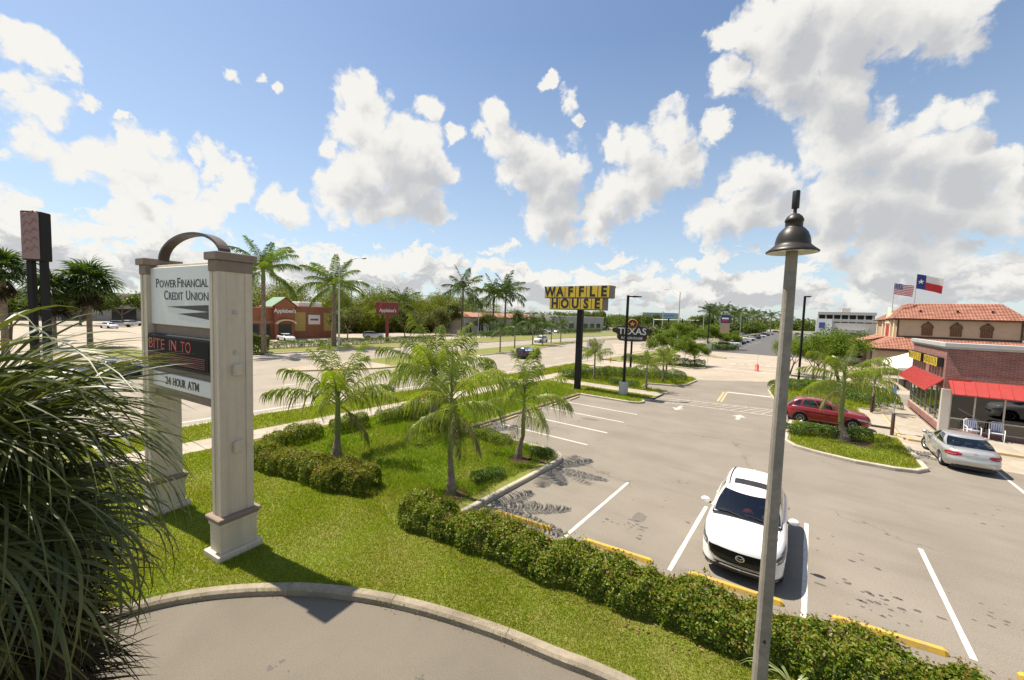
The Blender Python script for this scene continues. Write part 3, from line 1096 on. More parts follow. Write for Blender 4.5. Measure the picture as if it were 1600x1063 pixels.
FRONT = KP[6:] + [(8.0, HY(8.0) + 0.15), (-9.5, HY(-9.5) + 0.2), (-11.2, 7.4), (-16.8, 6.2), (-20.3, 6.2), (-20.3, -6), (-11.2, -4)]
blades('lawn_grass', FRONT, 'grass', 0.05, 4200, jit=0.09)
blades('lawn_gap_grass', [(-11.6, 7.2), (-9.2, 6.9), (-9.0, 9.2), (-11.4, 9.6)], 'grass', 0.09, 2500, jit=0.4)
BACK = [(-8.5, 8.3), (-8.5, 14.6), (-9.4, 15.4), (-14.6, 15.5), (-14.8, 28.7), (-20.2, 32.3), (-20.2, 6.2), (-16.8, 6.2), (-11.6, 7.6), (-10.6, 8.2), (-9.5, 7.6)]
blades('island_grass', [(p[0] + .25 if p[0] < -18 else p[0] - .25, p[1]) for p in BACK], 'grass_lush', 0.10, 3000, jit=0.22, holes=((-9.3, 9.4, 0.4), (-9.6, 13.6, 0.5)), hj=0.6)
blades('right_island_grass', [(p[0] * 0.93 + 0.12, p[1] * 0.985 + 0.4) for p in ISL], 'grass', 0.07, 2600, holes=((2.3, 27.6, 0.6),))
blades('verge_grass', [(-24.8, 2), (-22.0, 2), (-22.0, 47), (-24.8, 47)], 'grass', 0.09, 2200, z=GZ)
blades('sign_island_grass', NISL, 'grass', 0.09, 2200)
blades('walk_side_grass', [(-20, 28.9), (-10, 29.1), (-9.8, 32.2), (-20, 32.2)], 'grass', 0.08, 2200)
blades('bed_grass', EAST, 'grass', 0.09, 1800)


# fallen leaves along the hedge, the kerb and on the lawn
def litter(name, n, fx, mat):
    g = np.random.default_rng(77)
    P = np.array([fx(g) for _ in range(n)])
    a = g.uniform(0, 2 * PI, n)
    L = g.uniform(.02, .05, n)
    t = np.stack([np.cos(a), np.sin(a), g.normal(0, .2, n)], 1) * L[:, None]
    s = np.stack([-np.sin(a), np.cos(a), g.normal(0, .2, n)], 1) * L[:, None] * .45
    return stuff(link(name, np_mesh(name, np.stack([P - t, P + s, P + t, P - s], 1), 4, M[mat])))


M['litter'] = leafy('dry_fallen_leaves', [(0.10, 0.055, 0.025), (0.17, 0.10, 0.04), (0.22, 0.16, 0.07)], .8, 0, .2)


def _lit(g):
    k = g.random()
    x = g.uniform(-9, 8)
    if k < .45:
        return (x, HY(x) + g.normal(-.15, .16), GZ + .03)
    if k < .75:
        return (x, HY(x) + 1.95 + abs(g.normal(0, .25)), .012)
    return (g.uniform(-9.2, -8.6), g.uniform(9, 14.5), GZ + .03)


litter('fallen_leaves', 700, _lit, 'litter')

for _x, _y, _n in ((-7.0, 3.0, 5), (-6.3, 2.7, 4), (-6.9, 2.2, 3), (-5.0, 4.2, 4)):
    drips(_x, _y, _n, .18, .12)

# ------------------------------------------------------------------ plants
def nrm(a):
    return a / (np.linalg.norm(a, axis=-1, keepdims=True) + 1e-9)


def strips_geo(P, W, Sd):
    """N ribbons: centre lines P (N,k,3), half widths W (N,k), side vectors Sd (N,k,3)"""
    N, k, _ = P.shape
    V = np.stack([P - Sd * W[..., None], P + Sd * W[..., None]], 2).reshape(-1, 3)
    i = np.arange(N)[:, None] * (2 * k) + np.arange(k - 1)[None] * 2
    F = np.stack([i, i + 1, i + 3, i + 2], -1).reshape(-1, 4)
    return V, F


def tube_geo(P, R, n=5):
    P = np.asarray(P, float)
    k = len(P)
    T = nrm(np.gradient(P, axis=0))
    a = np.array([0, 1.0, 0]) if abs(T[0, 1]) < 0.8 else np.array([1.0, 0, 0])
    A = nrm(np.cross(T, a))
    B = np.cross(T, A)
    th = np.arange(n) * 2 * PI / n
    V = (P[:, None] + (A[:, None] * np.cos(th)[None, :, None] + B[:, None] * np.sin(th)[None, :, None]) * np.asarray(R, float)[:, None, None]).reshape(-1, 3)
    F = []
    for i in range(k - 1):
        for j in range(n):
            F.append((i * n + j, i * n + (j + 1) % n, (i + 1) * n + (j + 1) % n, (i + 1) * n + j))
    return V, np.array(F)


def merge(name, parts, mats, smooth=()):
    """parts: (V, F quads, material index)"""
    o = 0
    VV, FF, MI = [], [], []
    for V, F, mi in parts:
        VV.append(V)
        FF.append(F + o)
        MI.append(np.full(len(F), mi))
        o += len(V)
    V = np.concatenate(VV).astype(np.float32)
    F = np.concatenate(FF).astype(np.int32)
    MI = np.concatenate(MI).astype(np.int32)
    me = bpy.data.meshes.new(name)
    me.vertices.add(len(V))
    me.vertices.foreach_set('co', V.ravel())
    me.loops.add(F.size)
    me.loops.foreach_set('vertex_index', F.ravel())
    me.polygons.add(len(F))
    me.polygons.foreach_set('loop_start', np.arange(0, F.size, 4, dtype=np.int32))
    for m in mats:
        me.materials.append(m)
    me.polygons.foreach_set('material_index', MI)
    me.polygons.foreach_set('use_smooth', np.ones(len(F), bool))
    me.update(calc_edges=True)
    return me


def frond_mesh(L, e0, e1, n, ll, w, droop, mats, seed, plume=0.25, dry=0.0, petiole=0.12, k=10):
    """feather leaf along +X; e0 / e1: elevation at base and tip in degrees"""
    g = np.random.default_rng(seed)
    s = np.linspace(0, 1, k)
    e = np.radians(e0 + (e1 - e0) * s ** 1.25)
    d = np.stack([np.cos(e), 0 * e, np.sin(e)], 1)
    side_bend = np.cumsum(g.normal(0, 0.03)) * s ** 2 * L
    P = np.concatenate([[[0, 0, 0]], np.cumsum((d[:-1] + d[1:]) / 2 * L / (k - 1), 0)])
    P[:, 1] += side_bend
    tube = tube_geo(P, np.interp(s, [0, .15, 1], [0.032, 0.02, 0.004]) * (L / 2.4))
    t = np.concatenate([np.linspace(petiole, 0.995, n)] * 2) + g.normal(0, 0.004, 2 * n)
    t = np.clip(t, petiole, 1)
    sg = np.concatenate([np.ones(n), -np.ones(n)])
    base = np.stack([np.interp(t, s, P[:, j]) for j in range(3)], 1)
    T = nrm(np.stack([np.interp(t, s, d[:, j]) for j in range(3)], 1))
    Y = np.tile(np.array([0, 1.0, 0]), (2 * n, 1))
    Z = np.cross(T, Y)
    Z *= np.sign(Z[:, 2:3] + 1e-6)
    fw = 0.45 + 0.65 * t ** 2
    dr = nrm(Y * sg[:, None] + T * fw[:, None] + Z * (g.uniform(-plume, plume * 1.6, 2 * n))[:, None])
    prof = np.interp(t, [petiole, petiole + .12, .45, .8, 1.0], [0.55, 0.85, 1.0, .8, .42])
    ln = ll * prof * g.uniform(0.85, 1.1, 2 * n)
    dz = droop * g.uniform(0.6, 1.4, 2 * n)
    down = np.array([0, 0, -1.0])
    p1 = base + dr * (ln * 0.38)[:, None] + down * (ln * dz * 0.10)[:, None]
    p2 = base + dr * (ln * 0.70)[:, None] + down * (ln * dz * 0.42)[:, None]
    p3 = base + dr * (ln * 0.92)[:, None] + down * (ln * dz * 0.95)[:, None]
    PP = np.stack([base, p1, p2, p3], 1)
    up = Z * 0.4 + T * 0.6
    tang = nrm(np.gradient(PP, axis=1))
    Sd = nrm(np.cross(tang, np.cross(tang, up[:, None] * np.ones((1, 4, 1))) + 1e-6))
    W = np.tile(np.array([0.35, 1.0, 0.75, 0.10]) * w, (2 * n, 1))
    V, F = strips_geo(PP, W, Sd)
    parts = [(tube[0], tube[1], 1)]
    if dry > 0:
        m = g.random(2 * n) < dry
        fm = np.repeat(m, 3)
        parts += [(V, F[~fm], 0), (V, F[fm], 2)]
    else:
        parts.append((V, F, 0))
    return merge('frond', parts, mats)


def frond_set(tagn, L, ll, w, mats, n=34, classes=((78, 45), (58, 5), (38, -25), (16, -50), (-8, -72)), droop=0.9, seeds=2, dry=0.0, plume=.3):
    return [[frond_mesh(L, a + random.uniform(-4, 4), b + random.uniform(-8, 8), n, ll, w, droop * (0.7 + 0.12 * i), mats, 100 * i + sd + len(tagn) * 7, plume=plume, dry=dry * i / 4) for sd in range(seeds)] for i, (a, b) in enumerate(classes)]


FR_YOUNG = frond_set('young', 2.45, 0.62, 0.019, [M['frond_young'], M['rachis'], M['frond_dry']], n=56, dry=0.15, droop=1.25, seeds=3, plume=.6)
FR_BROWN = [frond_mesh(2.1, -35, -80, 40, .5, .017, 1.3, [M['frond_dry'], M['rachis_dead'], M['frond_dry']], 770 + i) for i in range(2)]
FR_OLD = frond_set('grown', 3.6, 0.85, 0.034, [M['frond'], M['rachis'], M['frond_dry']], n=52, dry=0.05)
FR_FAR = frond_set('far', 3.6, 1.0, 0.055, [M['frond_far'], M['rachis'], M['frond_dry']], n=22, seeds=2)


def palm(label, loc, th, shaft, r0, r1, fronds, nf, fl=1.0, spread=(0, 4), group=None, spear=False, lean=(0, 0), seed=0, name='palm_tree', bulge=1.0, cat='palm', trunk_mat='trunk', lowf=1.0, brown=0):
    rnd = random.Random(seed)
    t = thing(name, label, cat, loc, rnd.uniform(0, 6), group)
    k = 36
    pts, rad = [], []
    for i in range(k + 1):
        f = i / k
        pts.append((lean[0] * f * f, lean[1] * f * f, th * f - (0.06 if i == 0 else 0)))
        b = r1 + (r0 - r1) * (1 - f) ** 1.6
        if bulge > 1:
            b *= 1 + (bulge - 1) * math.exp(-((f - 0.28) / 0.22) ** 2)
        rad.append(b * (1.025 if i % 2 else 0.985) * rnd.uniform(.985, 1.015))
    MB().tube(pts, rad, 12).build('trunk', M[trunk_mat], t)
    top = Vector(pts[-1])
    if shaft > 0:
        MB().tube([top + Vector((0, 0, z * shaft)) for z in (0, 0.08, 0.5, 0.85, 1.05)], [r1 * 1.02, r1 * 1.12, r1 * 0.95, r1 * 0.62, r1 * 0.34], 12).build('crownshaft', M['crownshaft'], t)
    c = top + Vector((0, 0, shaft * 0.92))
    a = rnd.uniform(0, 6)
    for i in range(nf):
        f = i / max(1, nf - 1)
        ci = spread[0] + (spread[1] - spread[0]) * f ** lowf
        lst = fronds[min(len(fronds) - 1, int(round(ci + rnd.uniform(-.35, .35)))) if ci > 0 else 0]
        a += 2.399963 + rnd.uniform(-.25, .25)
        rr = r1 * 0.55
        o = link('frond', rnd.choice(lst), t, (c.x + rr * math.cos(a), c.y + rr * math.sin(a), c.z - 0.02 - 0.25 * f * max(shaft, .3)), (rnd.uniform(-.15, .15), rnd.uniform(-.1, .1), a))
        s = fl * rnd.uniform(0.86, 1.08) * (0.85 if i == 0 else 1)
        o.scale = (s, s, s)
    for i in range(brown):
        a = rnd.uniform(0, 6.28)
        o = link('dead_frond', rnd.choice(FR_BROWN), t, (c.x + r1 * math.cos(a), c.y + r1 * math.sin(a), c.z - .3 * max(shaft, .3)), (rnd.uniform(-.2, .2), 0, a))
        s = fl * rnd.uniform(.7, .95)
        o.scale = (s, s, s)
    if spear:
        MB().tube([c + Vector((0, 0, z)) for z in (0, 0.5, 1.1, 1.5)], [0.035, 0.045, 0.03, 0.004], 6).build('spear_leaf', M['frond_young'], t)
    return t


# young royal palms on the island by the lot
PG = 'young palms on the grass island'
palm('young palm with a slim green stem behind the reddish hedge, nearest the sign', (-15.57, 8.69, GZ), 0.9, 1.95, 0.25, 0.115, FR_YOUNG, 12, 1.14, (0, 2.7), PG, seed=3, lean=(0.05, 0.03), lowf=1.0, brown=1)
palm('young palm with an upright spear leaf rising behind the long hedge', (-9.52, 9.45, GZ), 1.25, 2.55, 0.2, 0.085, FR_YOUNG, 11, .92, (0, 3.3), PG, spear=True, seed=8, lowf=0.9, brown=2, lean=(-.05, .04))
palm('young palm leaning over the curved kerb end of the grass island', (-9.8, 13.75, GZ), 1.0, 2.1, 0.19, 0.085, FR_YOUNG, 11, .93, (0, 3.3), PG, seed=15, lean=(0.16, 0.10), lowf=0.85, brown=2)
palm('short young palm with shrubs round its thick grey foot in the middle of the grass', (-16.21, 14.6, GZ), 1.85, 1.25, 0.27, 0.17, FR_YOUNG, 13, 1.42, (0, 2.6), PG, seed=21, brown=2)
palm('bottle-trunked palm on the kerbed island beside the red car', (1.7, 27.85, GZ), 0.95, 3.1, 0.36, 0.11, FR_YOUNG, 12, 0.86, (0, 3.5), None, seed=30, bulge=1.15, lean=(0.15, 0.1), lowf=0.85, brown=2)
# small palms on the islands by the walk
for k, (x, y, th, lb, sd) in enumerate((
        (-17.24, 36.87, 1.9, 'small palm between the tall restaurant pole sign and the lamp pole', 40),
        (-11.33, 34.87, 1.6, 'thin small palm on the grass tip at the end of the cross walk', 41),
        (-11.41, 40.02, 1.9, 'thin small palm at the corner of the low hedge behind the cross walk', 42),
        (-12.6, 45.4, 1.5, 'thin small palm standing behind the low hedge near the kerb corner', 43),
        (1.33, 53.4, 1.8, 'small yellowish palm in the bed in front of the trees east of the aisle', 44),
        (3.9, 38.9, 1.75, 'dark small palm beside the walk at the glazed side of the diner', 45))):
    palm(lb, (x, y, GZ), th, 0.7, 0.14, 0.075, FR_YOUNG, 13, 0.62 if k else 0.75, (0, 3.3), 'small palms by the walks', seed=sd)
# tall palms over the road
palm('tall royal palm in front of the red-brick restaurant, its trunk beside the sign pillar', (-57.9, 22.1, 0.1), 9.6, 1.9, 0.34, 0.24, FR_OLD, 19, 1.32, (0, 4), 'tall palms across the road', seed=50, name='royal_palm')
palm('tall royal palm next to the street lamp across the road', (-63.0, 34.6, 0.1), 8.6, 1.9, 0.42, 0.30, FR_OLD, 19, 1.5, (0, 4), 'tall palms across the road', seed=51, name='royal_palm')
palm('lone tall palm left of the pair before the long pale building', (-84.0, 86.3, 0.1), 11.6, 2.0, 0.42, 0.30, FR_FAR, 18, 2.0, (0, 4), 'tall palms across the road', seed=52, name='royal_palm')
palm('tall palm, left one of the pair before the long pale building', (-86.0, 103.2, 0.1), 11.6, 2.0, 0.4, 0.3, FR_FAR, 18, 1.95, (0, 4), 'tall palms across the road', seed=53, name='royal_palm')
palm('tall palm, right one of the pair before the long pale building', (-82.3, 105, 0.1), 11.9, 2.0, 0.4, 0.3, FR_FAR, 20, 2.1, (0, 4), 'tall palms across the road', seed=54, name='royal_palm')
palm('distant palm peeking over the wood beside the lone tall palm', (-125, 116, 0), 9.3, 1.6, 0.4, 0.3, FR_FAR, 14, 1.3, (0, 4), 'tall palms across the road', seed=55, name='royal_palm')
# street palms along the median and far verge
MP = ((-40.2, 50.2, 'first'), (-44.4, 59.8, 'second'), (-46.9, 69.5, 'third'), (-45.8, 71.7, 'fourth'), (-47.9, 78.6, 'fifth'), (-48.5, 84.0, 'sixth'))
m0 = palm('bushy median palm, first of the row counted from the left', (MP[0][0], MP[0][1], GZ), 3.2, 0.7, 0.12, 0.1, FR_FAR, 15, 0.68, (0, 3.8), 'bushy palms along the median', seed=60)
for i, (x, y, nth) in enumerate(MP[1:]):
    copy_thing(m0, (x, y, GZ), 1.3 * i, 'bushy median palm, %s of the row counted from the left' % nth, scale=1.05 + 0.08 * (i % 3))
# palms beyond the far parking lot
FP = ((-35.0, 188, 1.0, 'first'), (-35.5, 196, 0.95, 'second'), (-33.0, 205, 1.05, 'third'), (-31.5, 226, 1.0, 'fourth'), (-32.5, 236, 0.96, 'fifth'), (-34, 272, 1.05, 'sixth'), (-33, 290, 1.0, 'seventh'), (-32, 310, 1.1, 'eighth'), (-30, 345, 1.1, 'ninth'), (-26, 372, 1.15, 'tenth'), (-18, 392, 1.1, 'eleventh'))
f0 = palm('far palm over the parking rows, first from the left', (FP[0][0], FP[0][1], 0), 8.5, 1.8, 0.4, 0.3, FR_FAR, 16, 1.7, (0, 4), 'far palms beyond the parking rows', seed=70, name='royal_palm')
for i, (x, y, s, nth) in enumerate(FP[1:]):
    copy_thing(f0, (x, y, 0), 2.1 * i, 'far palm over the parking rows, %s from the left' % nth, scale=s)


# --- fan palms
def fan_mesh(R, n, k, w, mats, seed, pet=0.7, droop=0.6, span=300, cost=0.35):
    """fan leaf: petiole along +X, then segments radiating from its end and hanging at the tips"""
    g = np.random.default_rng(seed)
    px = np.linspace(0, pet, 5)
    pz = 0.10 * np.sin(px / pet * 2.0)
    tube = tube_geo(np.stack([px, 0 * px, pz], 1), np.linspace(0.018, 0.011, 5), 5)
    a = np.radians(np.linspace(-span / 2, span / 2, n)) + g.normal(0, 0.025, n)
    ln = R * (0.72 + 0.28 * np.cos(a * 0.5)) * g.uniform(0.88, 1.06, n)
    u = np.linspace(0, 1, k)
    d = np.stack([np.cos(a), np.sin(a), 0.30 - cost * np.abs(np.sin(a)) + g.normal(0, 0.07, n)], 1)
    d = nrm(d)
    P = np.array([pet, 0, pz[-1]])[None, None] + d[:, None] * (ln[:, None] * u[None])[..., None]
    dz = droop * g.uniform(0.5, 1.5, n)
    P[:, :, 2] -= (ln * dz)[:, None] * (np.clip(u - 0.25, 0, 1) ** 1.9)[None]
    P[:, :, :2] = np.array([pet, 0])[None, None] + (P[:, :, :2] - np.array([pet, 0])) * (1 - 0.16 * u[None, :, None] ** 2 * np.minimum(dz, 1.5)[:, None, None])
    W = w * np.interp(u, [0, .12, .35, .7, 1], [0.35, 0.85, 1.0, .6, .03])[None] * np.ones((n, 1))
    tang = nrm(np.gradient(P, axis=1))
    tw = g.normal(0, 0.5, n)
    up = np.array([0, 0, 1.0])[None, None] + nrm(np.cross(d, [0, 0, 1.0]))[:, None] * tw[:, None, None]
    Sd = nrm(np.cross(tang, up * np.ones((n, k, 1))))
    V, F = strips_geo(P, W, Sd)
    return merge('fan_leaf', [(tube[0], tube[1], 1), (V, F, 0)], mats)


def fan_palm(label, loc, th, r, leaves, dead, n, ndead, scale=1.0, group=None, seed=0, name='fan_palm', el=(80, -35), lean=(0, 0), skirt=0.9):
    rnd = random.Random(seed)
    t = thing(name, label, 'palm', loc, 0, group)
    MB().tube([(lean[0] * f * f, lean[1] * f * f, th * f - .05) for f in (0, .25, .5, .75, 1)], [r * 1.15, r, r, r, r * 0.9], 12).build('trunk', M['trunk'], t)
    c = Vector((lean[0], lean[1], th))
    a = rnd.uniform(0, 6)
    for i in range(n + ndead):
        a += 2.399963 + rnd.uniform(-.2, .2)
        if i < n:
            e = el[0] + (el[1] - el[0]) * (i / max(1, n - 1)) ** 0.85
            me, nm = rnd.choice(leaves), 'fan_leaf'
            z = -0.02 * i * scale * .5
        else:
            e = rnd.uniform(-78, -48)
            me, nm = rnd.choice(dead), 'dead_leaf'
            z = -0.25 * scale - rnd.uniform(0, skirt) * scale
        e = math.radians(e + rnd.uniform(-6, 6))
        o = link(nm, me, t, (c.x + .5 * r * math.cos(a), c.y + .5 * r * math.sin(a), c.z + z))
        o.rotation_euler = (Matrix.Rotation(a, 3, 'Z') @ Matrix.Rotation(-e, 3, 'Y') @ Matrix.Rotation(rnd.uniform(-.35, .35), 3, 'X')).to_euler()
        s = scale * rnd.uniform(0.85, 1.1)
        o.scale = (s, s, s)
    return t


NEAR_FAN = [fan_mesh(1.42, 60, 9, 0.0145, [M['fan'], M['rachis']], 900 + i, pet=0.62, droop=0.66 + 0.12 * i, cost=0.25) for i in range(5)]
NEAR_DEAD = [fan_mesh(1.2, 56, 7, 0.012, [M['fan_dead'], M['rachis_dead']], 950 + i, pet=0.5, droop=0.4, span=240) for i in range(3)]
FAR_FAN = [fan_mesh(1.25, 26, 4, 0.055, [M['frond_far'], M['rachis']], 970 + i, pet=0.9, droop=0.75) for i in range(3)]
FAR_DEAD = [fan_mesh(1.1, 20, 4, 0.05, [M['fan_dead'], M['rachis_dead']], 980 + i, pet=0.7, droop=0.4, span=200) for i in range(2)]
fan_palm('big fan palm with drooping glossy leaves close to the camera, brown skirt below', (-6.36, -0.33, 0.1), 4.72, 0.17, NEAR_FAN, NEAR_DEAD, 40, 110, 1.17, None, seed=5, el=(60, -54), skirt=2.0)
fan_palm('fan palm with a broad ragged crown beside the tall pylon sign', (-80.0, 8.6, 0), 9.0, 0.3, FAR_FAN, FAR_DEAD, 34, 10, 1.9, 'fan palms across the road', seed=81)
fan_palm('fan palm half hidden behind the tall pylon sign', (-73.0, 1.2, 0), 9.6, 0.3, FAR_FAN, FAR_DEAD, 26, 8, 1.5, 'fan palms across the road', seed=82)
fan_palm('lower fan palm left of the broad one, behind the near leaves', (-80.0, 5.3, 0), 7.6, 0.3, FAR_FAN, FAR_DEAD, 26, 8, 1.7, 'fan palms across the road', seed=83)


# --- leaf clouds, hedges, trees
def leaf_quads(P, Nn, size, aspect=0.5, g=RNG, flat=0.5):
    """rhombic leaves at P facing roughly Nn"""
    n = len(P)
    nn = nrm(Nn * flat + g.normal(0, 0.6, (n, 3)))
    t = nrm(np.cross(nn, g.normal(0, 1, (n, 3))))
    b = np.cross(nn, t)
    L = (size * g.uniform(0.65, 1.25, n))[:, None]
    w = L * aspect
    fold = nn * (L * 0.12)
    return np.stack([P - t * L * .5, P + b * w * .5 + fold + t * L * .06, P + t * L * .5, P - b * w * .5 + fold + t * L * .06], 1)


def fbm1(x, seed):
    g = np.random.default_rng(seed)
    v = 0
    for k in range(4):
        v = v + np.sin(x * (1.1 * 1.9 ** k) + g.uniform(0, 6.28)) * 0.6 ** k
    return v / 1.9


def hedge(label, path, width, height, n, leaf=0.055, mat='hedge', tip=None, tipn=0, group=None, seed=1, name='hedge', cat='hedge', lump=0.16, z0=GZ, aspect=0.5):
    g = np.random.default_rng(seed)
    P = np.array(path, float)
    seg = np.linalg.norm(np.diff(P, axis=0), axis=1)
    cum = np.concatenate([[0], np.cumsum(seg)])
    L = cum[-1]
    c0 = P.mean(0)

    def sample(n, top=False):
        s = g.uniform(-width * .35, L + width * .35, n)
        sc = np.clip(s, 0, L)
        x = np.interp(sc, cum, P[:, 0])
        y = np.interp(sc, cum, P[:, 1])
        i = np.clip(np.searchsorted(cum, sc) - 1, 0, len(seg) - 1)
        tx, ty = (np.diff(P, axis=0) / seg[:, None])[i].T
        ov = s - sc
        endf = np.sqrt(np.clip(1 - (np.abs(ov) / (width * .35)) ** 2, 0, 1)) * .35 + .65
        endf = np.where(ov == 0, 1, endf)
        ph = g.uniform(0.0, PI, n) if not top else g.uniform(PI * .16, PI * .84, n)
        r = 1 - 0.33 * g.random(n) ** 2
        hl = 1 + lump * (fbm1(s * 2.3, seed) + 0.55 * fbm1(s * 6.1 + ph, seed + 3))
        wl = 1 + lump * (fbm1(s * 2.9 + 5, seed + 9) + 0.5 * fbm1(s * 7 + ph * 2, seed + 4))
        cx = np.sign(np.cos(ph)) * np.abs(np.cos(ph)) ** 0.55
        cz = np.abs(np.sin(ph)) ** 0.55
        off = cx * width / 2 * r * wl * endf
        z = cz * height * r * hl * endf
        if top:
            z = cz * height * (0.95 + 0.27 * g.random(n) ** 2) * hl * endf
        Q = np.stack([x - ty * off + tx * ov - c0[0], y + tx * off + ty * ov - c0[1], z + 0.02], 1)
        Nn = np.stack([-ty * cx, tx * cx, cz * 0.9 + 0.2], 1)
        return Q, Nn
    root = thing(name, label, cat, (c0[0], c0[1], z0), 0, group)
    Q, Nn = sample(n)
    stuff(link('foliage', np_mesh('foliage', leaf_quads(Q, Nn, leaf, aspect, g), 4, M[mat]), root))
    if tip:
        Q, Nn = sample(tipn, True)
        stuff(link('new_growth', np_mesh('new_growth', leaf_quads(Q, Nn + np.array([0, 0, .6]), leaf * .9, aspect, g, 0.3), 4, M[tip]), root))
    # twigs
    k = max(6, int(L * 7))
    mb = MB()
    for j in range(k):
        s = L * (j + g.random()) / k
        x = np.interp(s, cum, P[:, 0]) - c0[0] + g.normal(0, width * .12)
        y = np.interp(s, cum, P[:, 1]) - c0[1] + g.normal(0, width * .12)
        for q in range(3):
            dx, dy = g.normal(0, width * .22, 2)
            mb.tube([(x, y, -0.03), (x + dx * .4, y + dy * .4, height * .45), (x + dx, y + dy, height * .85)], [0.013, 0.010, 0.004], 4)
    stuff(mb.build('stems', M['twig'], root))
    return root


hx = np.linspace(-9.0, 9.0, 14)
hedge('long dense clipped hedge with reddish tips between the front lawn and the parking lot', [(x, HY(x) + 0.52 + 0.06 * math.sin(x * 1.7)) for x in hx], 1.0, 0.74, 68000, 0.078, 'hedge', 'hedge_new', 12000, seed=11, lump=.2)
hedge('reddish hedge stretch at the corner of the lawn behind the sign pillar', [(-16.9, 6.3), (-15.2, 6.75), (-13.8, 7.1)], 1.1, 0.76, 12750, 0.078, 'hedge_red', 'hedge_new', 3000, 'hedges round the grass island', seed=12)
hedge('rounded reddish hedge stretch in the lawn gap, next to the long hedge', [(-13.2, 7.1), (-12.5, 7.4), (-11.9, 7.65)], 1.15, 0.78, 11250, 0.078, 'hedge_red', 'hedge_new', 3000, 'hedges round the grass island', seed=13)
hedge('low reddish shrub row between the corner hedge and the sidewalk', [(-18.3, 7.3), (-18.6, 8.6), (-18.7, 9.3)], 0.9, 0.72, 5250, 0.078, 'hedge_red', 'hedge_new', 800, 'hedges round the grass island', seed=14)
hedge('dark round shrub behind the slim-stemmed palm by the sidewalk', [(-18.7, 10.5), (-18.6, 11.7)], 0.95, 0.75, 6000, 0.065, 'hedge', 'hedge_new', 500, 'hedges round the grass island', seed=15)
hedge('dark straight hedge along the sidewalk behind the grass island', [(-18.4, 12.9), (-18.2, 15.2), (-18.0, 17.6)], 0.95, 0.78, 13000, 0.065, 'hedge', 'hedge_new', 900, 'hedges round the grass island', seed=16)
hedge('low dark shrub at the foot of the thick-footed young palm', [(-15.6, 13.9), (-15.0, 14.3)], 0.7, 0.6, 3500, 0.06, 'hedge', None, 0, 'hedges round the grass island', seed=17, name='shrub', cat='shrub')
hedge('low sparse shrub row between the young palms beside the far stalls', [(-14.4, 14.4), (-13.0, 14.7), (-11.4, 14.6)], 0.8, 0.5, 6500, 0.06, 'hedge', None, 0, 'hedges round the grass island', seed=18, name='shrub', cat='shrub')
hedge('small low shrub on the mulch beside the kerb of the grass island', [(-9.4, 10.6), (-9.2, 11.6)], 0.6, 0.4, 2600, 0.06, 'shrub', None, 0, 'hedges round the grass island', seed=19, name='shrub', cat='shrub')
hedge('bright low shrub by the curved end of the kerb under the leaning palm', [(-9.4, 14.3), (-8.9, 14.7)], 0.55, 0.38, 1800, 0.06, 'shrub', None, 0, 'hedges round the grass island', seed=20, name='shrub', cat='shrub')
hedge('low green hedge on the kerbed island in front of the red car', [(-0.5, 27.2), (0.6, 27.7), (2.6, 28.6)], 0.95, 0.62, 9000, 0.075, 'shrub', None, 0, None, seed=21)
hedge('broad low hedge behind the cross walk around the roadhouse sign', [(-18.6, 37.8), (-16, 40.5), (-13.2, 42.0), (-11.0, 43.2)], 2.6, 0.95, 14000, 0.10, 'shrub', None, 0, 'low hedges by the entrance', seed=22)
hedge('dark clipped hedge at the left end of the cross walk by the restaurant pole sign', [(-19.6, 34.9), (-18.4, 36.2)], 1.6, 1.0, 5000, 0.10, 'hedge', None, 0, 'low hedges by the entrance', seed=23)
hedge('small shrubs on the grass tip beside the concrete lamp base', [(-14.6, 35.2), (-12.3, 35.0)], 0.8, 0.6, 3500, 0.08, 'shrub', None, 0, 'low hedges by the entrance', seed=24, name='shrub', cat='shrub')
hedge('clipped hedge on the second island beyond the entrance drive', [(-21.5, 56.6), (-16.5, 57.2), (-11.7, 58.2)], 1.7, 0.95, 8000, 0.12, 'shrub', None, 0, 'low hedges by the entrance', seed=25)
hedge('far clipped hedge at the mouth of the dark parking lot', [(-20.5, 93), (-15.8, 96), (-13.5, 99)], 2.0, 1.2, 6000, 0.18, 'shrub', None, 0, 'low hedges by the entrance', seed=26)
hedge('low hedge in the bed east of the aisle behind the red car', [(-1.9, 45.5), (-0.4, 48), (2.5, 50), (4.6, 50)], 2.4, 0.8, 9000, 0.11, 'shrub', None, 0, 'low hedges by the diner', seed=27)
hedge('low hedge beside the diner walk under the glazed side', [(4.9, 41.4), (3.2, 43.5), (2.0, 45.5)], 1.9, 0.8, 7000, 0.10, 'shrub', None, 0, 'low hedges by the diner', seed=28)
hedge('long clipped hedge across the road before the red-brick restaurant', [(-63.8, 24.5), (-64.6, 38), (-66.0, 58)], 1.9, 1.1, 14000, 0.16, 'shrub', None, 0, 'hedges across the road', seed=29)
hedge('dark round bush under the tall palm beside the sign pillar', [(-59.8, 21.0), (-59.3, 22.4)], 2.4, 2.4, 5000, 0.22, 'hedge', None, 0, 'hedges across the road', seed=30, name='shrub', cat='shrub')
hedge('long clipped hedge before the pale building, left of its drive', [(-69.4, 78), (-71, 112)], 2.0, 1.6, 9000, 0.22, 'shrub', None, 0, 'hedges across the road', seed=31)
hedge('clipped hedge before the pale building, right of its drive', [(-71.5, 124), (-73, 160)], 2.0, 1.6, 6000, 0.26, 'shrub', None, 0, 'hedges across the road', seed=32)


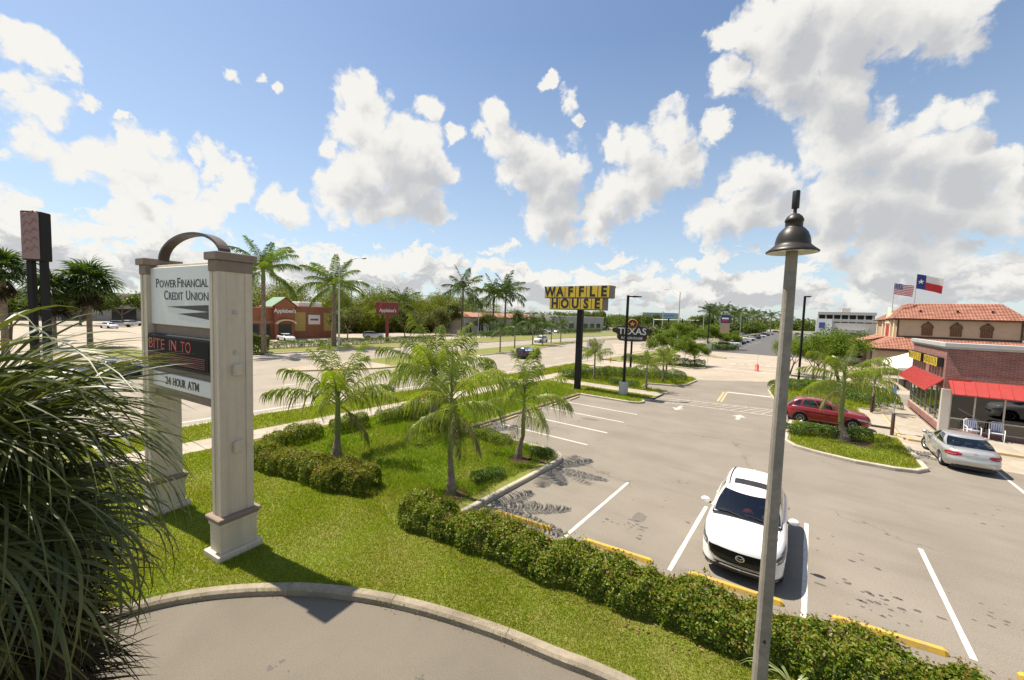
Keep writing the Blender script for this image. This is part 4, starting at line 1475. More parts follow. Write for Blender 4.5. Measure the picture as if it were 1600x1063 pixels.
def limb(mb, p, d, L, r, depth, tips, rnd, n=6, gravity=0.0):
    p, d = Vector(p), Vector(d).normalized()
    pts, rad = [p.copy()], [r]
    for i in range(4):
        d = (d + Vector((rnd.gauss(0, .13), rnd.gauss(0, .13), rnd.gauss(0.03, .08) - gravity))).normalized()
        p = p + d * L / 4
        pts.append(p.copy())
        rad.append(r * (1 - 0.13 * (i + 1)))
    mb.tube(pts, rad, n)
    if depth == 0:
        tips.append(p)
        tips.append(pts[2])
        return
    for k in range(rnd.choice((2, 3, 3))):
        a = rnd.uniform(0, 2 * PI)
        o = d.orthogonal().normalized()
        o.rotate(Matrix.Rotation(a, 3, d))
        limb(mb, p if k else pts[3], (d + o * rnd.uniform(0.5, 1.0) + Vector((0, 0, .15))), L * rnd.uniform(.62, .85), r * 0.48, depth - 1, tips, rnd, max(4, n - 1), gravity)


def tree(label, loc, th, L, r, depth, clump, nleaf, leaf, mat, seed, group=None, stems=1, cat='tree', name='shade_tree', squash=0.75):
    rnd = random.Random(seed)
    g = np.random.default_rng(seed)
    t = thing(name, label, cat, loc, 0, group)
    mb = MB()
    tips = []
    for s in range(stems):
        a = rnd.uniform(0, 6)
        b = Vector((0.18 * math.cos(a), 0.18 * math.sin(a), 0)) * (stems > 1)
        d = Vector((rnd.gauss(0, .06), rnd.gauss(0, .06), 1)) + b * 1.6
        q = b + d.normalized() * th
        mb.tube([b + Vector((0, 0, -.08)), b + d.normalized() * th * .1, b + d.normalized() * th * .5, q], [r * 1.35, r * 1.05, r * .9, r * .8], 9)
        for k in range(4 if stems == 1 else 3):
            a = rnd.uniform(0, .8) + k * 2 * PI / 4
            limb(mb, q - Vector((0, 0, rnd.uniform(0, .2) * th)), Vector((math.cos(a) * rnd.uniform(.5, 1), math.sin(a) * rnd.uniform(.5, 1), rnd.uniform(.5, 1.1))), L, r * .55, depth, tips, rnd)
    mb.build('trunk', M['bark'], t)
    T = np.array([tuple(p) for p in tips])
    per = nleaf // len(T)
    idx = np.repeat(np.arange(len(T)), per)
    u = nrm(g.normal(0, 1, (len(idx), 3)))
    rr = clump * g.uniform(.55, 1.25, len(T))[idx] * g.random(len(idx)) ** (1 / 2.2)
    P = T[idx] + u * rr[:, None] * np.array([1, 1, squash])
    Nn = u * .5 + np.array([0, 0, .7])
    stuff(link('crown', np_mesh('crown', leaf_quads(P, Nn, leaf, .55, g), 4, M[mat]), t))
    return t


tr = tree('leafy tree with open crown beside the black lamp pole east of the aisle', (0.34, 54.1, GZ), 1.6, 1.5, 0.10, 2, 0.85, 13000, 0.15, 'tree_leaf_fresh', 201, 'trees in the bed by the diner', stems=2)
copy_thing(tr, (2.9, 56.0, GZ), 2.0, 'leafy tree behind the small yellowish palm, right of the lamp pole', scale=1.12)
copy_thing(tr, (-1.9, 60.5, GZ), 4.0, 'tree reaching thin low boughs over the aisle beside the near lamp post', scale=0.95)
t2 = tree('bushy bright green tree right of the roadhouse sign', (-15.6, 57.6, GZ), 1.3, 1.5, 0.11, 2, 0.95, 15000, 0.17, 'tree_leaf_fresh', 205, 'trees by the entrance', stems=1)
copy_thing(t2, (-12.9, 59.9, GZ), 1.4, 'smaller bright tree at the kerb end of the second island', scale=0.72)
copy_thing(t2, (-24.2, 97.0, GZ), 2.4, 'tree behind the white sale board, left of the mid-lot lamp pole', scale=1.15)
copy_thing(t2, (-18.6, 99.5, GZ), 3.4, 'tree just right of the mid-lot lamp pole by the parked dark cars', scale=1.1)
copy_thing(t2, (-14.6, 104.0, GZ), 5.0, 'low tree over the parked dark cars at the lot mouth', scale=0.85)
t3 = tree('broad dark tree across the road in the mall parking beyond the sign', (-163, 24.4, 0), 2.5, 3.4, 0.28, 2, 2.2, 9000, 0.55, 'tree_leaf', 207, 'trees at the mall parking')
copy_thing(t3, (-176, 34, 0), 1.0, 'broad tree at the mall parking next to the sign pillar', scale=1.05)
copy_thing(t3, (-150, 14.5, 0), 2.2, 'olive tree behind the broad fan palm at the mall', scale=0.9)
copy_thing(t3, (-96, 2, 0), 3.0, 'tree low behind the pylon sign', scale=0.85)
copy_thing(t3, (-92, -6, 0), 4.1, 'tree at the picture edge beyond the near palm leaves', scale=0.95)
copy_thing(t3, (-40, 190, 0), 0.5, 'dark tree behind the roadhouse sign on the far side', scale=0.95)
copy_thing(t3, (-57, 171, 0), 1.5, 'bright-topped tree right of the restaurant pole sign', scale=0.95)
copy_thing(t3, (-94, 196, 0), 2.5, 'dark tree showing behind the pole of the restaurant sign', scale=1.1)
copy_thing(t3, (-104, 186, 0), 5.5, 'dark tree left of the restaurant sign pole above the pale building', scale=0.95)
t4 = tree('feathery small tree in front of the wood, right of the red restaurant sign', (-80.5, 62.5, 0), 2.2, 2.2, 0.14, 2, 1.6, 7000, 0.34, 'tree_leaf_dry', 211, 'small trees before the wood')
copy_thing(t4, (-82, 74, 0), 1.8, 'feathery small tree before the wood, beside the lone tall palm', scale=1.0)
copy_thing(t4, (-80, 47.0, 0), 2.8, 'feathery small tree behind the street lamp across the road', scale=0.95)


copy_thing(t4, (-80.5, 94, 0), 4.0, 'feathery small tree in front of the pale building, between the lone palm and the pair', scale=.9)
copy_thing(t4, (-79.5, 111, 0), 5.2, 'feathery small tree in front of the pale building, right of the palm pair', scale=1.0)
copy_thing(t4, (-80, 122, 0), .6, 'feathery small tree at the drive of the pale building', scale=.85)
copy_thing(t4, (-86, 82, 0), 2.2, 'feathery small tree at the left end of the pale building', scale=1.25)
copy_thing(f0, (-92, 99, 0), .9, 'slim palm behind the tiled edge of the pale building', scale=.85)
copy_thing(f0, (-99, 76, 0), 1.9, 'slim palm rising out of the wood left of the lone tall palm', scale=.9)


# the wood behind the red-brick restaurant: one mass
def mass(name, crowns, leaf, mat, seed, per):
    g = np.random.default_rng(seed)
    out = []
    for (x, y, z, rx, rz) in crowns:
        u = nrm(g.normal(0, 1, (per, 3)))
        lump = 1 + 0.16 * np.sin(u[:, 0] * 7 + x) * np.sin(u[:, 1] * 6 + y) + 0.12 * np.sin(u[:, 2] * 11 + x)
        rr = (g.random(per) ** 0.25) * lump
        P = np.array([x, y, z]) + u * rr[:, None] * np.array([rx, rx, rz])
        k = P[:, 2] > 0
        out.append(leaf_quads(P[k], (u * .6 + np.array([0, 0, .5]))[k], leaf, .6, g))
    return stuff(link(name, np_mesh(name, np.concatenate(out), 4, M[mat])))


rw = random.Random(5)
mass('woodland', [(-104 - rw.uniform(0, 30), 34 + 92 * (i + rw.random()) / 34, rw.uniform(5.4, 7.6), rw.uniform(4.5, 7), rw.uniform(5.6, 7.0)) for i in range(34)] +
     [(-98 - rw.uniform(0, 4), 52 + 60 * (i + rw.random()) / 16, rw.uniform(2.2, 3.4), rw.uniform(3.2, 4.5), rw.uniform(3.2, 4.2)) for i in range(16)] +
     [(-92 - rw.uniform(0, 14), 70 + 40 * (i + rw.random()) / 12, rw.uniform(3.2, 5.0), rw.uniform(3.6, 5.2), rw.uniform(3.8, 5.2)) for i in range(12)], 0.42, 'wood_leaf', 301, 4200)
# a belt of far trees on the horizon
belt = []
for i in range(190):
    a = math.radians(rw.uniform(-68, 40))                 # from +Y towards +X
    d = rw.uniform(420, 640)
    if -0.16 < a < -0.03:
        d = rw.uniform(470, 640)
    belt.append((math.sin(a) * d, math.cos(a) * d, rw.uniform(3, 5.5), rw.uniform(8, 16), rw.uniform(4.5, 8)))
mass('far_treeline', belt, 2.2, 'tree_leaf', 302, 420)
mass('roadside_treeline', [(-66 - rw.uniform(0, 60), 190 + i * 9 + rw.uniform(-4, 4), rw.uniform(2.5, 4.5), rw.uniform(4, 7), rw.uniform(3.0, 5.5)) for i in range(26)] +
     [(-27 - rw.uniform(0, 9), 120 + i * 11 + rw.uniform(-4, 4), rw.uniform(1.5, 3), rw.uniform(2.5, 4.5), rw.uniform(2.0, 4.0)) for i in range(22)], 0.8, 'tree_leaf', 303, 900)
mass('mall_treeline', [(-190 - rw.uniform(0, 40), -60 + i * 7 + rw.uniform(-3, 3), rw.uniform(2.5, 4.5), rw.uniform(5, 8), rw.uniform(4, 6.5)) for i in range(22)], 0.9, 'tree_leaf', 304, 700)
mass('lot_edge_trees', [(2 + rw.uniform(0, 8), 100 + i * 10 + rw.uniform(-4, 4), rw.uniform(1.5, 3), rw.uniform(2.5, 4.0), rw.uniform(2.2, 3.6)) for i in range(14)], 0.5, 'tree_leaf', 305, 900)


# strappy plant at the foot of the lamp
def strap_plant(label, loc, n, R, seed):
    g = np.random.default_rng(seed)
    a = g.uniform(0, 2 * PI, n)
    ln = R * g.uniform(.6, 1.1, n)
    u = np.linspace(0, 1, 7)
    up = g.uniform(0.7, 1.3, n)
    P = np.zeros((n, 7, 3))
    P[:, :, 0] = np.cos(a)[:, None] * ln[:, None] * u ** 1.1
    P[:, :, 1] = np.sin(a)[:, None] * ln[:, None] * u ** 1.1
    P[:, :, 2] = ln[:, None] * (up[:, None] * u - 1.05 * u ** 2.4)
    W = 0.02 * np.interp(u, [0, .4, 1], [.7, 1, .05])[None] * np.ones((n, 1))
    tang = nrm(np.gradient(P, axis=1))
    Sd = nrm(np.cross(tang, np.array([0, 0, 1.0])))
    V, F = strips_geo(P, W, Sd)
    o = link('strap_leaf_plant', merge('strap_leaf_plant', [(V, F, 0)], [M['strap']]), None, loc)
    return tag(o, label, 'plant')


M['strap'] = leafy('strap_leaves', [(0.16, 0.21, 0.06), (0.24, 0.29, 0.11), (0.34, 0.37, 0.19)], 0.4, 0.3, 0.5)
strap_plant('arching pale strap-leaved plant at the foot of the near lamp post', (0.15, 8.05, GZ), 26, 0.8, 4)

# ------------------------------------------------------------------ buildings, signs, poles
M['stucco'] = noisy('cream_stucco', (0.60, 0.51, 0.385), (0.65, 0.555, 0.42), 5.0, 0.85, 0.15, 80, c3=(0.52, 0.45, 0.35), s3=1.2, stretch=(5, 5, .3))
M['stucco_cap'] = noisy('brown_stucco', (0.23, 0.175, 0.135), (0.27, 0.205, 0.16), 5.0, 0.8, 0.15, 80)
M['arch_brown'] = noisy('arch_brown_metal', (0.05, 0.036, 0.028), (0.075, 0.055, 0.042), 4.0, 0.5)
M['sign_white'] = noisy('sign_face_white', (0.66, 0.68, 0.66), (0.72, 0.73, 0.70), 1.0, 0.35)
M['ink'] = principled('dark_lettering', (0.012, 0.013, 0.016), 0.5)
M['led_off'] = principled('led_screen', (0.009, 0.009, 0.010), 0.7, 0, 0.15)
M['led_frame'] = principled('led_frame', (0.016, 0.017, 0.019), 0.65, 0, 0.25)


def emis(name, col, st):
    m = principled(name, col, 0.5)
    b = m.node_tree.nodes['Principled BSDF']
    b.inputs['Emission Color'].default_value = (*col, 1)
    b.inputs['Emission Strength'].default_value = st
    return m


M['led_red'] = emis('lit_red_leds', (0.30, 0.022, 0.022), 0.10)
M['led_dim'] = emis('dim_red_leds', (0.14, 0.014, 0.016), 0.02)

# --- pillar sign of the credit union
SG = thing('pillar_sign', 'tall cream two-pillar sign with white panels, LED screen and brown arch on the lawn', 'sign', (-11.34, 3.62, GZ), math.radians(8))
SPAN = 3.9


def pillar(x):
    mb = MB()
    w, d = 0.185, 0.36
    mb.box(x - w, x + w, -d, d, 1.0, 7.0, bev=0.01)
    # raised corner strips
    for sx in (-1, 1):
        for sy in (-1, 1):
            cx, cy = x + sx * (w - 0.045), sy * (d - 0.065)
            mb.box(cx - 0.065, cx + 0.065, cy - 0.085, cy + 0.085, 1.02, 6.98, bev=0.008)
    p = mb.build('pillar', M['stucco'], SG)
    b = MB()
    b.box(x - .36, x + .36, -.52, .52, -0.15, 0.16, bev=0.015)
    b.box(x - .25, x + .25, -.42, .42, 0.16, 0.84, bev=0.01)
    b.box(x - .275, x + .275, -.445, .445, 0.80, 0.90, bev=0.012)
    b.build('plinth', M['stucco'], p)
    b = MB()
    b.box(x - .29, x + .29, -.46, .46, 0.90, 0.965, bev=0.015)
    b.box(x - .33, x + .33, -.50, .50, 0.965, 1.05, bev=0.02)
    b.build('plinth_moulding', M['stucco_cap'], p)
    b = MB()
    b.box(x - .215, x + .215, -.40, .40, 6.98, 7.24, bev=0.012)
    b.box(x - .275, x + .275, -.46, .46, 7.24, 7.43, bev=0.015)
    b.build('pillar_cap', M['stucco_cap'], p)
    return p


p0 = pillar(0.0)
pillar(-SPAN)
for z in (6.02, 5.05):
    MB().lathe([(0.05, 0), (0.05, 0.03), (0.03, 0.05)], 10, (0.184, -0.02, z), axis='x', cap1=True).build('round_fixing', M['concrete'], p0)
for z in (4.62, 2.72):
    MB().box(0.186, 0.29, -0.10, 0.12, z - 0.14, z + 0.14, bev=0.02).build('junction_box', M['stucco'], p0)
XL, XR = -SPAN + .19, -.19
MB().box(XL, XR, -0.18, 0.18, 7.10, 7.24, bev=.01).build('top_rail', M['stucco'], SG)
MB().box(XL, XR, -0.22, 0.22, 3.62, 5.64, bev=0.01).build('panel_backing', M['stucco_cap'], SG)
np_ = MB().box(XL + .01, XR - .01, -0.285, 0.24, 5.6, 7.16, bev=0.015).build('name_panel', M['sign_white'], SG)
for z, cap, parts in ((6.60, .245, (('P', -3.36, .19, 1), ('OWER', -3.13, .98, 0), ('F', -2.10, .17, 1), ('INANCIAL', -1.88, 1.40, 0))),
                      (6.27, .245, (('C', -2.86, .22, 1), ('REDIT', -2.59, .80, 0), ('U', -1.62, .22, 1), ('NION', -1.35, .87, 0)))):
    for body, x, w, big in parts:
        h = cap if big else cap * .82
        text('lettering', body, h / .70, M['ink'], np_, (x, -0.287, z + h / 2), FACE_S, 0.004, 0.002, 'LEFT', fit=w)
for z, h, l in ((6.10, .15, 2.25), (5.92, .17, 1.62)):
    MB().add([(-0.46 - l, -0.289, z), (-0.46, -0.289, z - h / 2 - .02), (-0.46, -0.289, z + h / 2), (-0.46 - l, -0.284, z), (-0.46, -0.284, z - h / 2 - .02), (-0.46, -0.284, z + h / 2)], [(0, 1, 2), (5, 4, 3), (0, 3, 4, 1), (1, 4, 5, 2), (2, 5, 3, 0)]).build('dart_emblem', M['ink'], np_)
led = MB().box(XL - .14, XR + .05, -0.37, 0.2, 4.46, 5.34, bev=0.02).build('led_screen', M['led_frame'], SG)
MB().box(XL - .05, XR - .12, -0.378, -0.36, 4.53, 5.27).build('screen_face', M['led_off'], led)
for w_, x_, f_ in (('BITE', .06, .98), ('IN', 1.32, .40), ('TO', 2.0, .54)):
    text('lettering', w_, 0.40, M['led_red'], led, (XL + x_, -0.383, 5.06), FACE_S, 0.002, 0.0, 'LEFT', fit=f_)
mb = MB()
for k in range(6):
    mb.box(XL + .02, XR - .28, -0.384, -0.377, 4.58 + k * 0.048, 4.598 + k * 0.048)
mb.build('scrolling_text_rows', M['led_dim'], led)
atm = MB().box(XL + .01, XR - .01, -0.285, 0.24, 3.86, 4.27, bev=0.012).build('lower_panel', M['sign_white'], SG)
for w_, x_, f_ in (('24', -2.88, .31), ('HOUR', -2.45, .72), ('ATM', -1.60, .60)):
    text('lettering', w_, 0.30, M['ink'], atm, (x_, -0.289, 4.06), FACE_S, 0.003, 0.006, 'LEFT', fit=f_)
mb = MB()
rings = []
n = 24
for k in range(n + 1):
    a = PI * k / n
    cx = -1.95
    rx, rz = 1.72, 0.66
    rings.append([(cx + (rx - q) * math.cos(a), yy, 7.40 + (rz - q) * math.sin(a)) for q, yy in ((0, -.12), (0, .12), (.075, .12), (.075, -.12))])
mb.rings(rings, True, True)
mb.build('arch', M['arch_brown'], SG)

# --- lamp post in front of the window
M['pole_conc'] = noisy('cast_concrete_pole', (0.23, 0.205, 0.165), (0.30, 0.27, 0.22), 14.0, 0.8, 0.3, 90, c3=(0.17, 0.152, 0.125), s3=2.0)
LP = thing('street_lamp', 'near tapered concrete lamp post with dark bell-shaped shade and photocell', 'lamp post', (-0.32, 7.49, GZ), 0.35)
rings = []
for z, r in ((-0.2, 0.100), (0.0, 0.099), (3.5, 0.084), (7.45, 0.067)):
    b = r * 0.32
    rings.append([(sx * x, sy * y, z) for sx, sy, x, y in ((-1, -1, r - b, r), (1, -1, r - b, r), (1, -1, r, r - b), (1, 1, r, r - b), (1, 1, r - b, r), (-1, 1, r - b, r), (-1, 1, r, r - b), (-1, -1, r, r - b))])
po = MB().rings(rings, True, True).build('pole', M['pole_conc'], LP)
sh = MB()
sh.lathe([(0.328, 7.27), (0.344, 7.275), (0.347, 7.29), (0.292, 7.335), (0.243, 7.38), (0.231, 7.40), (0.231, 7.43), (0.219, 7.50), (0.190, 7.575), (0.146, 7.63), (0.117, 7.655), (0.115, 7.66), (0.115, 7.74), (0.126, 7.745), (0.121, 7.775), (0.097, 7.82), (0.057, 7.855), (0.028, 7.865), (0.024, 7.87), (0.024, 7.95)], 40, cap1=True)
sh.lathe([(0.328, 7.27), (0.275, 7.325), (0.227, 7.37), (0.081, 7.42)], 40, mi=1)
SHD = sh.build('lamp_shade', [M['bronze'], M['white_paint']], LP)
MB().lathe([(0.046, 7.94), (0.05, 7.945), (0.05, 8.19), (0.043, 8.205)], 16, cap0=True, cap1=True).build('photocell', M['dark'], SHD)
MB().lathe([(0.17, 7.35), (0.165, 7.31), (0.11, 7.295), (0.08, 7.295)], 20, cap0=True).build('lamp_lens', M['sign_white'], LP)
text('number_mark', '4', 0.10, M['ink'], po, (0.0, -0.0965, 1.05), FACE_S, 0.001, 0.004)

# --- the diner
M['brick'] = principled('red_brick', (0.3, 0.1, 0.07), 0.85)


def brick_mat(name, c1, c2, mortar, scale=1.0, proj='x'):
    m = principled(name, c1, 0.85)
    nt = m.node_tree
    N, L = nt.nodes.new, nt.links.new
    b = nt.nodes['Principled BSDF']
    tc = N('ShaderNodeTexCoord')
    sep = N('ShaderNodeSeparateXYZ')
    L(tc.outputs['Object'], sep.inputs[0])
    com = N('ShaderNodeCombineXYZ')
    ad = N('ShaderNodeMath')
    L(sep.outputs[0], ad.inputs[0])
    L(sep.outputs[1], ad.inputs[1])
    L(ad.outputs[0], com.inputs[0])
    L(sep.outputs[2], com.inputs[1])
    br = N('ShaderNodeTexBrick')
    br.inputs['Scale'].default_value = 1.0
    br.inputs['Brick Width'].default_value = 0.30 * scale
    br.inputs['Row Height'].default_value = 0.10 * scale
    br.inputs['Mortar Size'].default_value = 0.007 * scale
    br.inputs['Color1'].default_value = (*c1, 1)
    br.inputs['Color2'].default_value = (*c2, 1)
    br.inputs['Mortar'].default_value = (*mortar, 1)
    L(com.outputs[0], br.inputs['Vector'])
    nz = N('ShaderNodeTexNoise')
    nz.inputs['Scale'].default_value = 1.4
    nz.inputs['Detail'].default_value = 6
    L(tc.outputs['Object'], nz.inputs['Vector'])
    mp = N('ShaderNodeMapRange')
    mp.inputs['From Min'].default_value = .3
    mp.inputs['From Max'].default_value = .7
    mp.inputs['To Min'].default_value = .78
    mp.inputs['To Max'].default_value = 1.15
    L(nz.outputs['Fac'], mp.inputs['Value'])
    mu = N('ShaderNodeVectorMath')
    mu.operation = 'SCALE'
    L(br.outputs['Color'], mu.inputs[0])
    L(mp.outputs[0], mu.inputs['Scale'])
    L(mu.outputs[0], b.inputs['Base Color'])
    bp = N('ShaderNodeBump')
    bp.inputs['Strength'].default_value = 0.6
    bp.inputs['Distance'].default_value = 0.01
    bp.invert = True
    L(br.outputs['Fac'], bp.inputs['Height'])
    L(bp.outputs[0], b.inputs['Normal'])
    return m


M['brick'] = brick_mat('red_brick', (0.30, 0.125, 0.10), (0.22, 0.088, 0.072), (0.40, 0.30, 0.255))
M['awning_red'] = noisy('red_awning_metal', (0.43, 0.056, 0.047), (0.36, 0.05, 0.042), 3.0, 0.45)
M['fascia'] = noisy('grey_fascia_metal', (0.40, 0.40, 0.38), (0.47, 0.46, 0.44), 3.0, 0.5)
M['mullion'] = noisy('pale_window_frame', (0.50, 0.46, 0.40), (0.56, 0.52, 0.45), 3.0, 0.5)
M['pane'] = glassy('window_glass', (0.55, 0.58, 0.57), 0.45, 0.01)
M['interior'] = principled('dark_interior', (0.045, 0.04, 0.036), 0.8)
M['yellow_sign'] = principled('yellow_sign_face', (0.62, 0.43, 0.02), 0.45)
M['roof_membrane'] = noisy('roof_membrane', (0.42, 0.41, 0.38), (0.48, 0.46, 0.43), 0.6, 0.9)

DX0, DX1, DY0, DY1 = 6.52, 22.0, 34.5, 44.2
D = thing('diner_building', 'low red-brick diner with red awnings and big windows at the right edge', 'restaurant', (DX0, DY0, 0.14))
W_, H_ = DX1 - DX0, DY1 - DY0
mb = MB()
mb.box(0.0, W_, 0.0, 0.25, 2.62, 5.0)                  # front, above the glass
mb.box(0.0, 0.25, 0.253, H_, 2.62, 5.0)
mb.box(0.25, W_, H_ - 0.25, H_ - .003, 0.0, 5.0)
mb.box(W_ - 0.25, W_ - .003, 0.253, H_ - 0.253, 0.0, 5.0)
mb.build('brick_wall', M['brick'], D)
mb = MB()
mb.box(-0.05, 0.25, 0.3, H_, 0.0, 0.42)
mb.box(0.25, W_, -0.03, 0.25, 0.0, 0.22)
mb.build('brick_base_wall', M['brick'], D)
mb = MB()
mb.box(-0.10, W_ + .1, -0.10, H_ + .1, 5.0, 5.10)
mb.box(-0.16, W_ + .16, -0.16, 0.12, 5.10, 5.36, bev=0.02)
mb.box(-0.16, 0.12, 0.123, H_ + .16, 5.10, 5.36, bev=0.02)
mb.build('roof_fascia', M['fascia'], D)
rf = MB().box(0.12, W_, 0.12, H_, 5.10, 5.16).build('roof', M['roof_membrane'], D)
MB().lathe([(0.09, 5.15), (0.09, 5.5), (0.14, 5.5), (0.14, 5.62)], 10, (3.6, 1.2, 0), cap1=True).build('vent_pipe', M['white_paint'], rf)
MB().lathe([(0.06, 5.15), (0.06, 5.55)], 10, (3.15, 0.7, 0), cap1=True).build('vent_pipe', M['white_paint'], rf)
MB().box(6.5, 9.0, 3.0, 5.0, 5.16, 6.0, bev=.04).build('roof_unit', M['fascia'], rf)
mb = MB()
mb.box(0.3, W_ - .3, 0.3, H_ - .3, -0.02, 0.05)
mb.box(2.5, 3.2, 2.2, H_ - 1.5, 0.05, 1.1)
mb.box(0.26, W_ - .3, 0.26, H_ - .3, 2.7, 2.75)
mb.box(4.2, 4.3, 0.6, H_ - .5, 0.05, 2.7)
mb.build('interior', M['interior'], D)
# corner post, mullions and panes
MB().box(-0.06, 0.34, -0.06, 0.34, 0.0, 2.60, bev=0.015).build('corner_post', M['mullion'], D)


def glazing(x, y, axis, edges, z0, zt, z1, th=0.05):
    """window bays between the edges: each a frame with an upper and a lower pane"""
    for a, b in zip(edges[:-1], edges[1:]):
        mb = MB()
        h = th / 2
        if axis == 'x':
            mb.box(a - h, a + h, y - .05, y + .06, z0, z1)
            mb.box(b - h + .001, b + h - .001, y - .048, y + .058, z0 + .001, z1 - .001)
            for z in (z0, zt, z1 - th):
                mb.box(a + h, b - h, y - .04, y + .05, z, z + th)
        else:
            mb.box(x - .05, x + .06, a - h, a + h, z0, z1)
            mb.box(x - .048, x + .058, b - h + .001, b + h - .001, z0 + .001, z1 - .001)
            for z in (z0, zt, z1 - th):
                mb.box(x - .04, x + .05, a + h, b - h, z, z + th)
        f = mb.build('window', M['mullion'], D)
        for za, zb in ((z0 + th, zt), (zt + th, z1 - th)):
            p = MB()
            if axis == 'x':
                p.box(a + h, b - h, y - .004, y + .004, za, zb)
            else:
                p.box(x - .004, x + .004, a + h, b - h, za, zb)
            p.build('pane', M['pane'], f)


glazing(0, 0.08, 'x', [0.36, 1.32, 2.45, 3.6, 4.8, 6.0, 7.2, 8.4, 9.6], 0.22, 0.85, 2.62, 0.07)
glazing(0.06, 0, 'y', [0.36, 1.75, 3.1, 4.45, 5.8, 7.15, 8.4, 9.6], 0.42, 0.92, 2.62, 0.07)
# awnings: sloped pans with standing seams
aw = MB()
aw.add([(0.16, -0.004, 3.16), (W_, -0.004, 3.16), (W_, -0.78, 2.42), (0.24, -0.78, 2.42), (0.16, -0.004, 3.10), (W_, -0.004, 3.10), (W_, -0.78, 2.36), (0.24, -0.78, 2.36)], [(3, 2, 1, 0), (4, 5, 6, 7), (7, 6, 2, 3), (0, 4, 7, 3), (1, 2, 6, 5)])
aw.box(0.12, 1.05, -0.03, -0.006, 3.17, 3.27)
A1 = aw.build('awning', M['awning_red'], D)
aw = MB()
aw.add([(-0.004, 0.1, 3.16), (-0.004, H_, 3.16), (-.76, H_, 2.42), (-.76, 0.1, 2.42), (-0.004, 0.1, 3.10), (-0.004, H_, 3.10), (-.76, H_, 2.36), (-.76, 0.1, 2.36)], [(0, 1, 2, 3), (7, 6, 5, 4), (3, 2, 6, 7), (0, 3, 7, 4), (1, 5, 6, 2)])
A2 = aw.build('awning', M['awning_red'], D)
for par, n, ln, ax in ((A1, 34, W_ - .3, 'x'), (A2, 22, H_ - .2, 'y')):
    sm = None
    for k in range(n):
        if sm is None:
            s = MB()
            if ax == 'x':
                s.add([(-.012, -0.01, 3.155), (.012, -0.01, 3.155), (.012, -0.785, 2.42), (-.012, -0.785, 2.42), (-.012, -0.01, 3.20), (.012, -0.01, 3.20), (.012, -0.785, 2.46), (-.012, -0.785, 2.46)], [(4, 5, 1, 0), (7, 6, 5, 4), (3, 2, 6, 7), (0, 3, 7, 4), (2, 1, 5, 6)])
            else:
                s.add([(-0.01, -.012, 3.155), (-0.01, .012, 3.155), (-.765, .012, 2.42), (-.765, -.012, 2.42), (-0.01, -.012, 3.20), (-0.01, .012, 3.20), (-.765, .012, 2.465), (-.765, -.012, 2.465)], [(0, 1, 5, 4), (4, 5, 6, 7), (7, 6, 2, 3), (0, 4, 7, 3), (6, 5, 1, 2)])
            sm = s.build('seam', M['awning_red'], par)
            o = sm
        else:
            o = sm.copy()
            COL.objects.link(o)
        o.location = (0.3 + ln * k / n, 0, 0) if ax == 'x' else (0, 0.2 + ln * k / n, 0)
# raised yellow letter boxes on the side wall (read from the far end towards the corner)
y = H_ - 0.35
for ch in 'WAFFLE HOUSE':
    if ch != ' ':
        bx = MB().box(-0.30, -0.03, y - 0.62, y, 3.86, 4.42, mi=0)
        bx.m = [0] * 6
        o = bx.build('letter_box', [M['ink']], D)
        MB().box(-0.312, -0.301, y - 0.61, y - .01, 3.87, 4.41).build('letter_face', M['yellow_sign'], o)
        text('letter', ch, 0.56, M['ink'], o, (-0.316, y - 0.31, 4.14), FACE_W, 0.004, 0.012, sx=0.85)
    y -= 0.74 if ch != ' ' else 0.9

# plastic-strap chairs by the window
M['strap_web'] = noisy('blue_white_webbing', (0.45, 0.47, 0.62), (0.62, 0.62, 0.70), 8.0, 0.7)


def garden_chair(label, loc, rz):
    t = thing('garden_chair', label, 'chair', loc, rz, 'webbed chairs at the diner window')
    f = MB()
    f.tube([(-.26, .22, 0), (-.26, .24, .45), (-.25, .34, .92), (-.15, .36, 1.0), (.15, .36, 1.0), (.25, .34, .92), (.26, .24, .45), (.26, .22, 0)], 0.022, 6)
    for s in (-1, 1):
        f.tube([(s * .27, .26, .62), (s * .29, -.05, .64), (s * .28, -.24, .60), (s * .27, -.26, 0)], 0.02, 6)
    f.build('frame', M['white_paint'], t)
    b = MB()
    for k in range(5):
        b.box(-.20 + k * .085, -.20 + k * .085 + .06, .28 + .0, .30, .50, .96)
    b.build('backrest', M['strap_web'], t)
    MB().box(-.24, .24, -.22, .24, .42, .45, bev=.01).build('seat', M['strap_web'], t)
    return t


garden_chair('left one of two webbed white chairs under the diner window', (7.72, 34.0, 0.14), 0.1)
garden_chair('right one of two webbed white chairs under the diner window, with an armrest showing', (8.62, 33.95, 0.14), -0.15)

# --- the roadhouse with tiled roofs


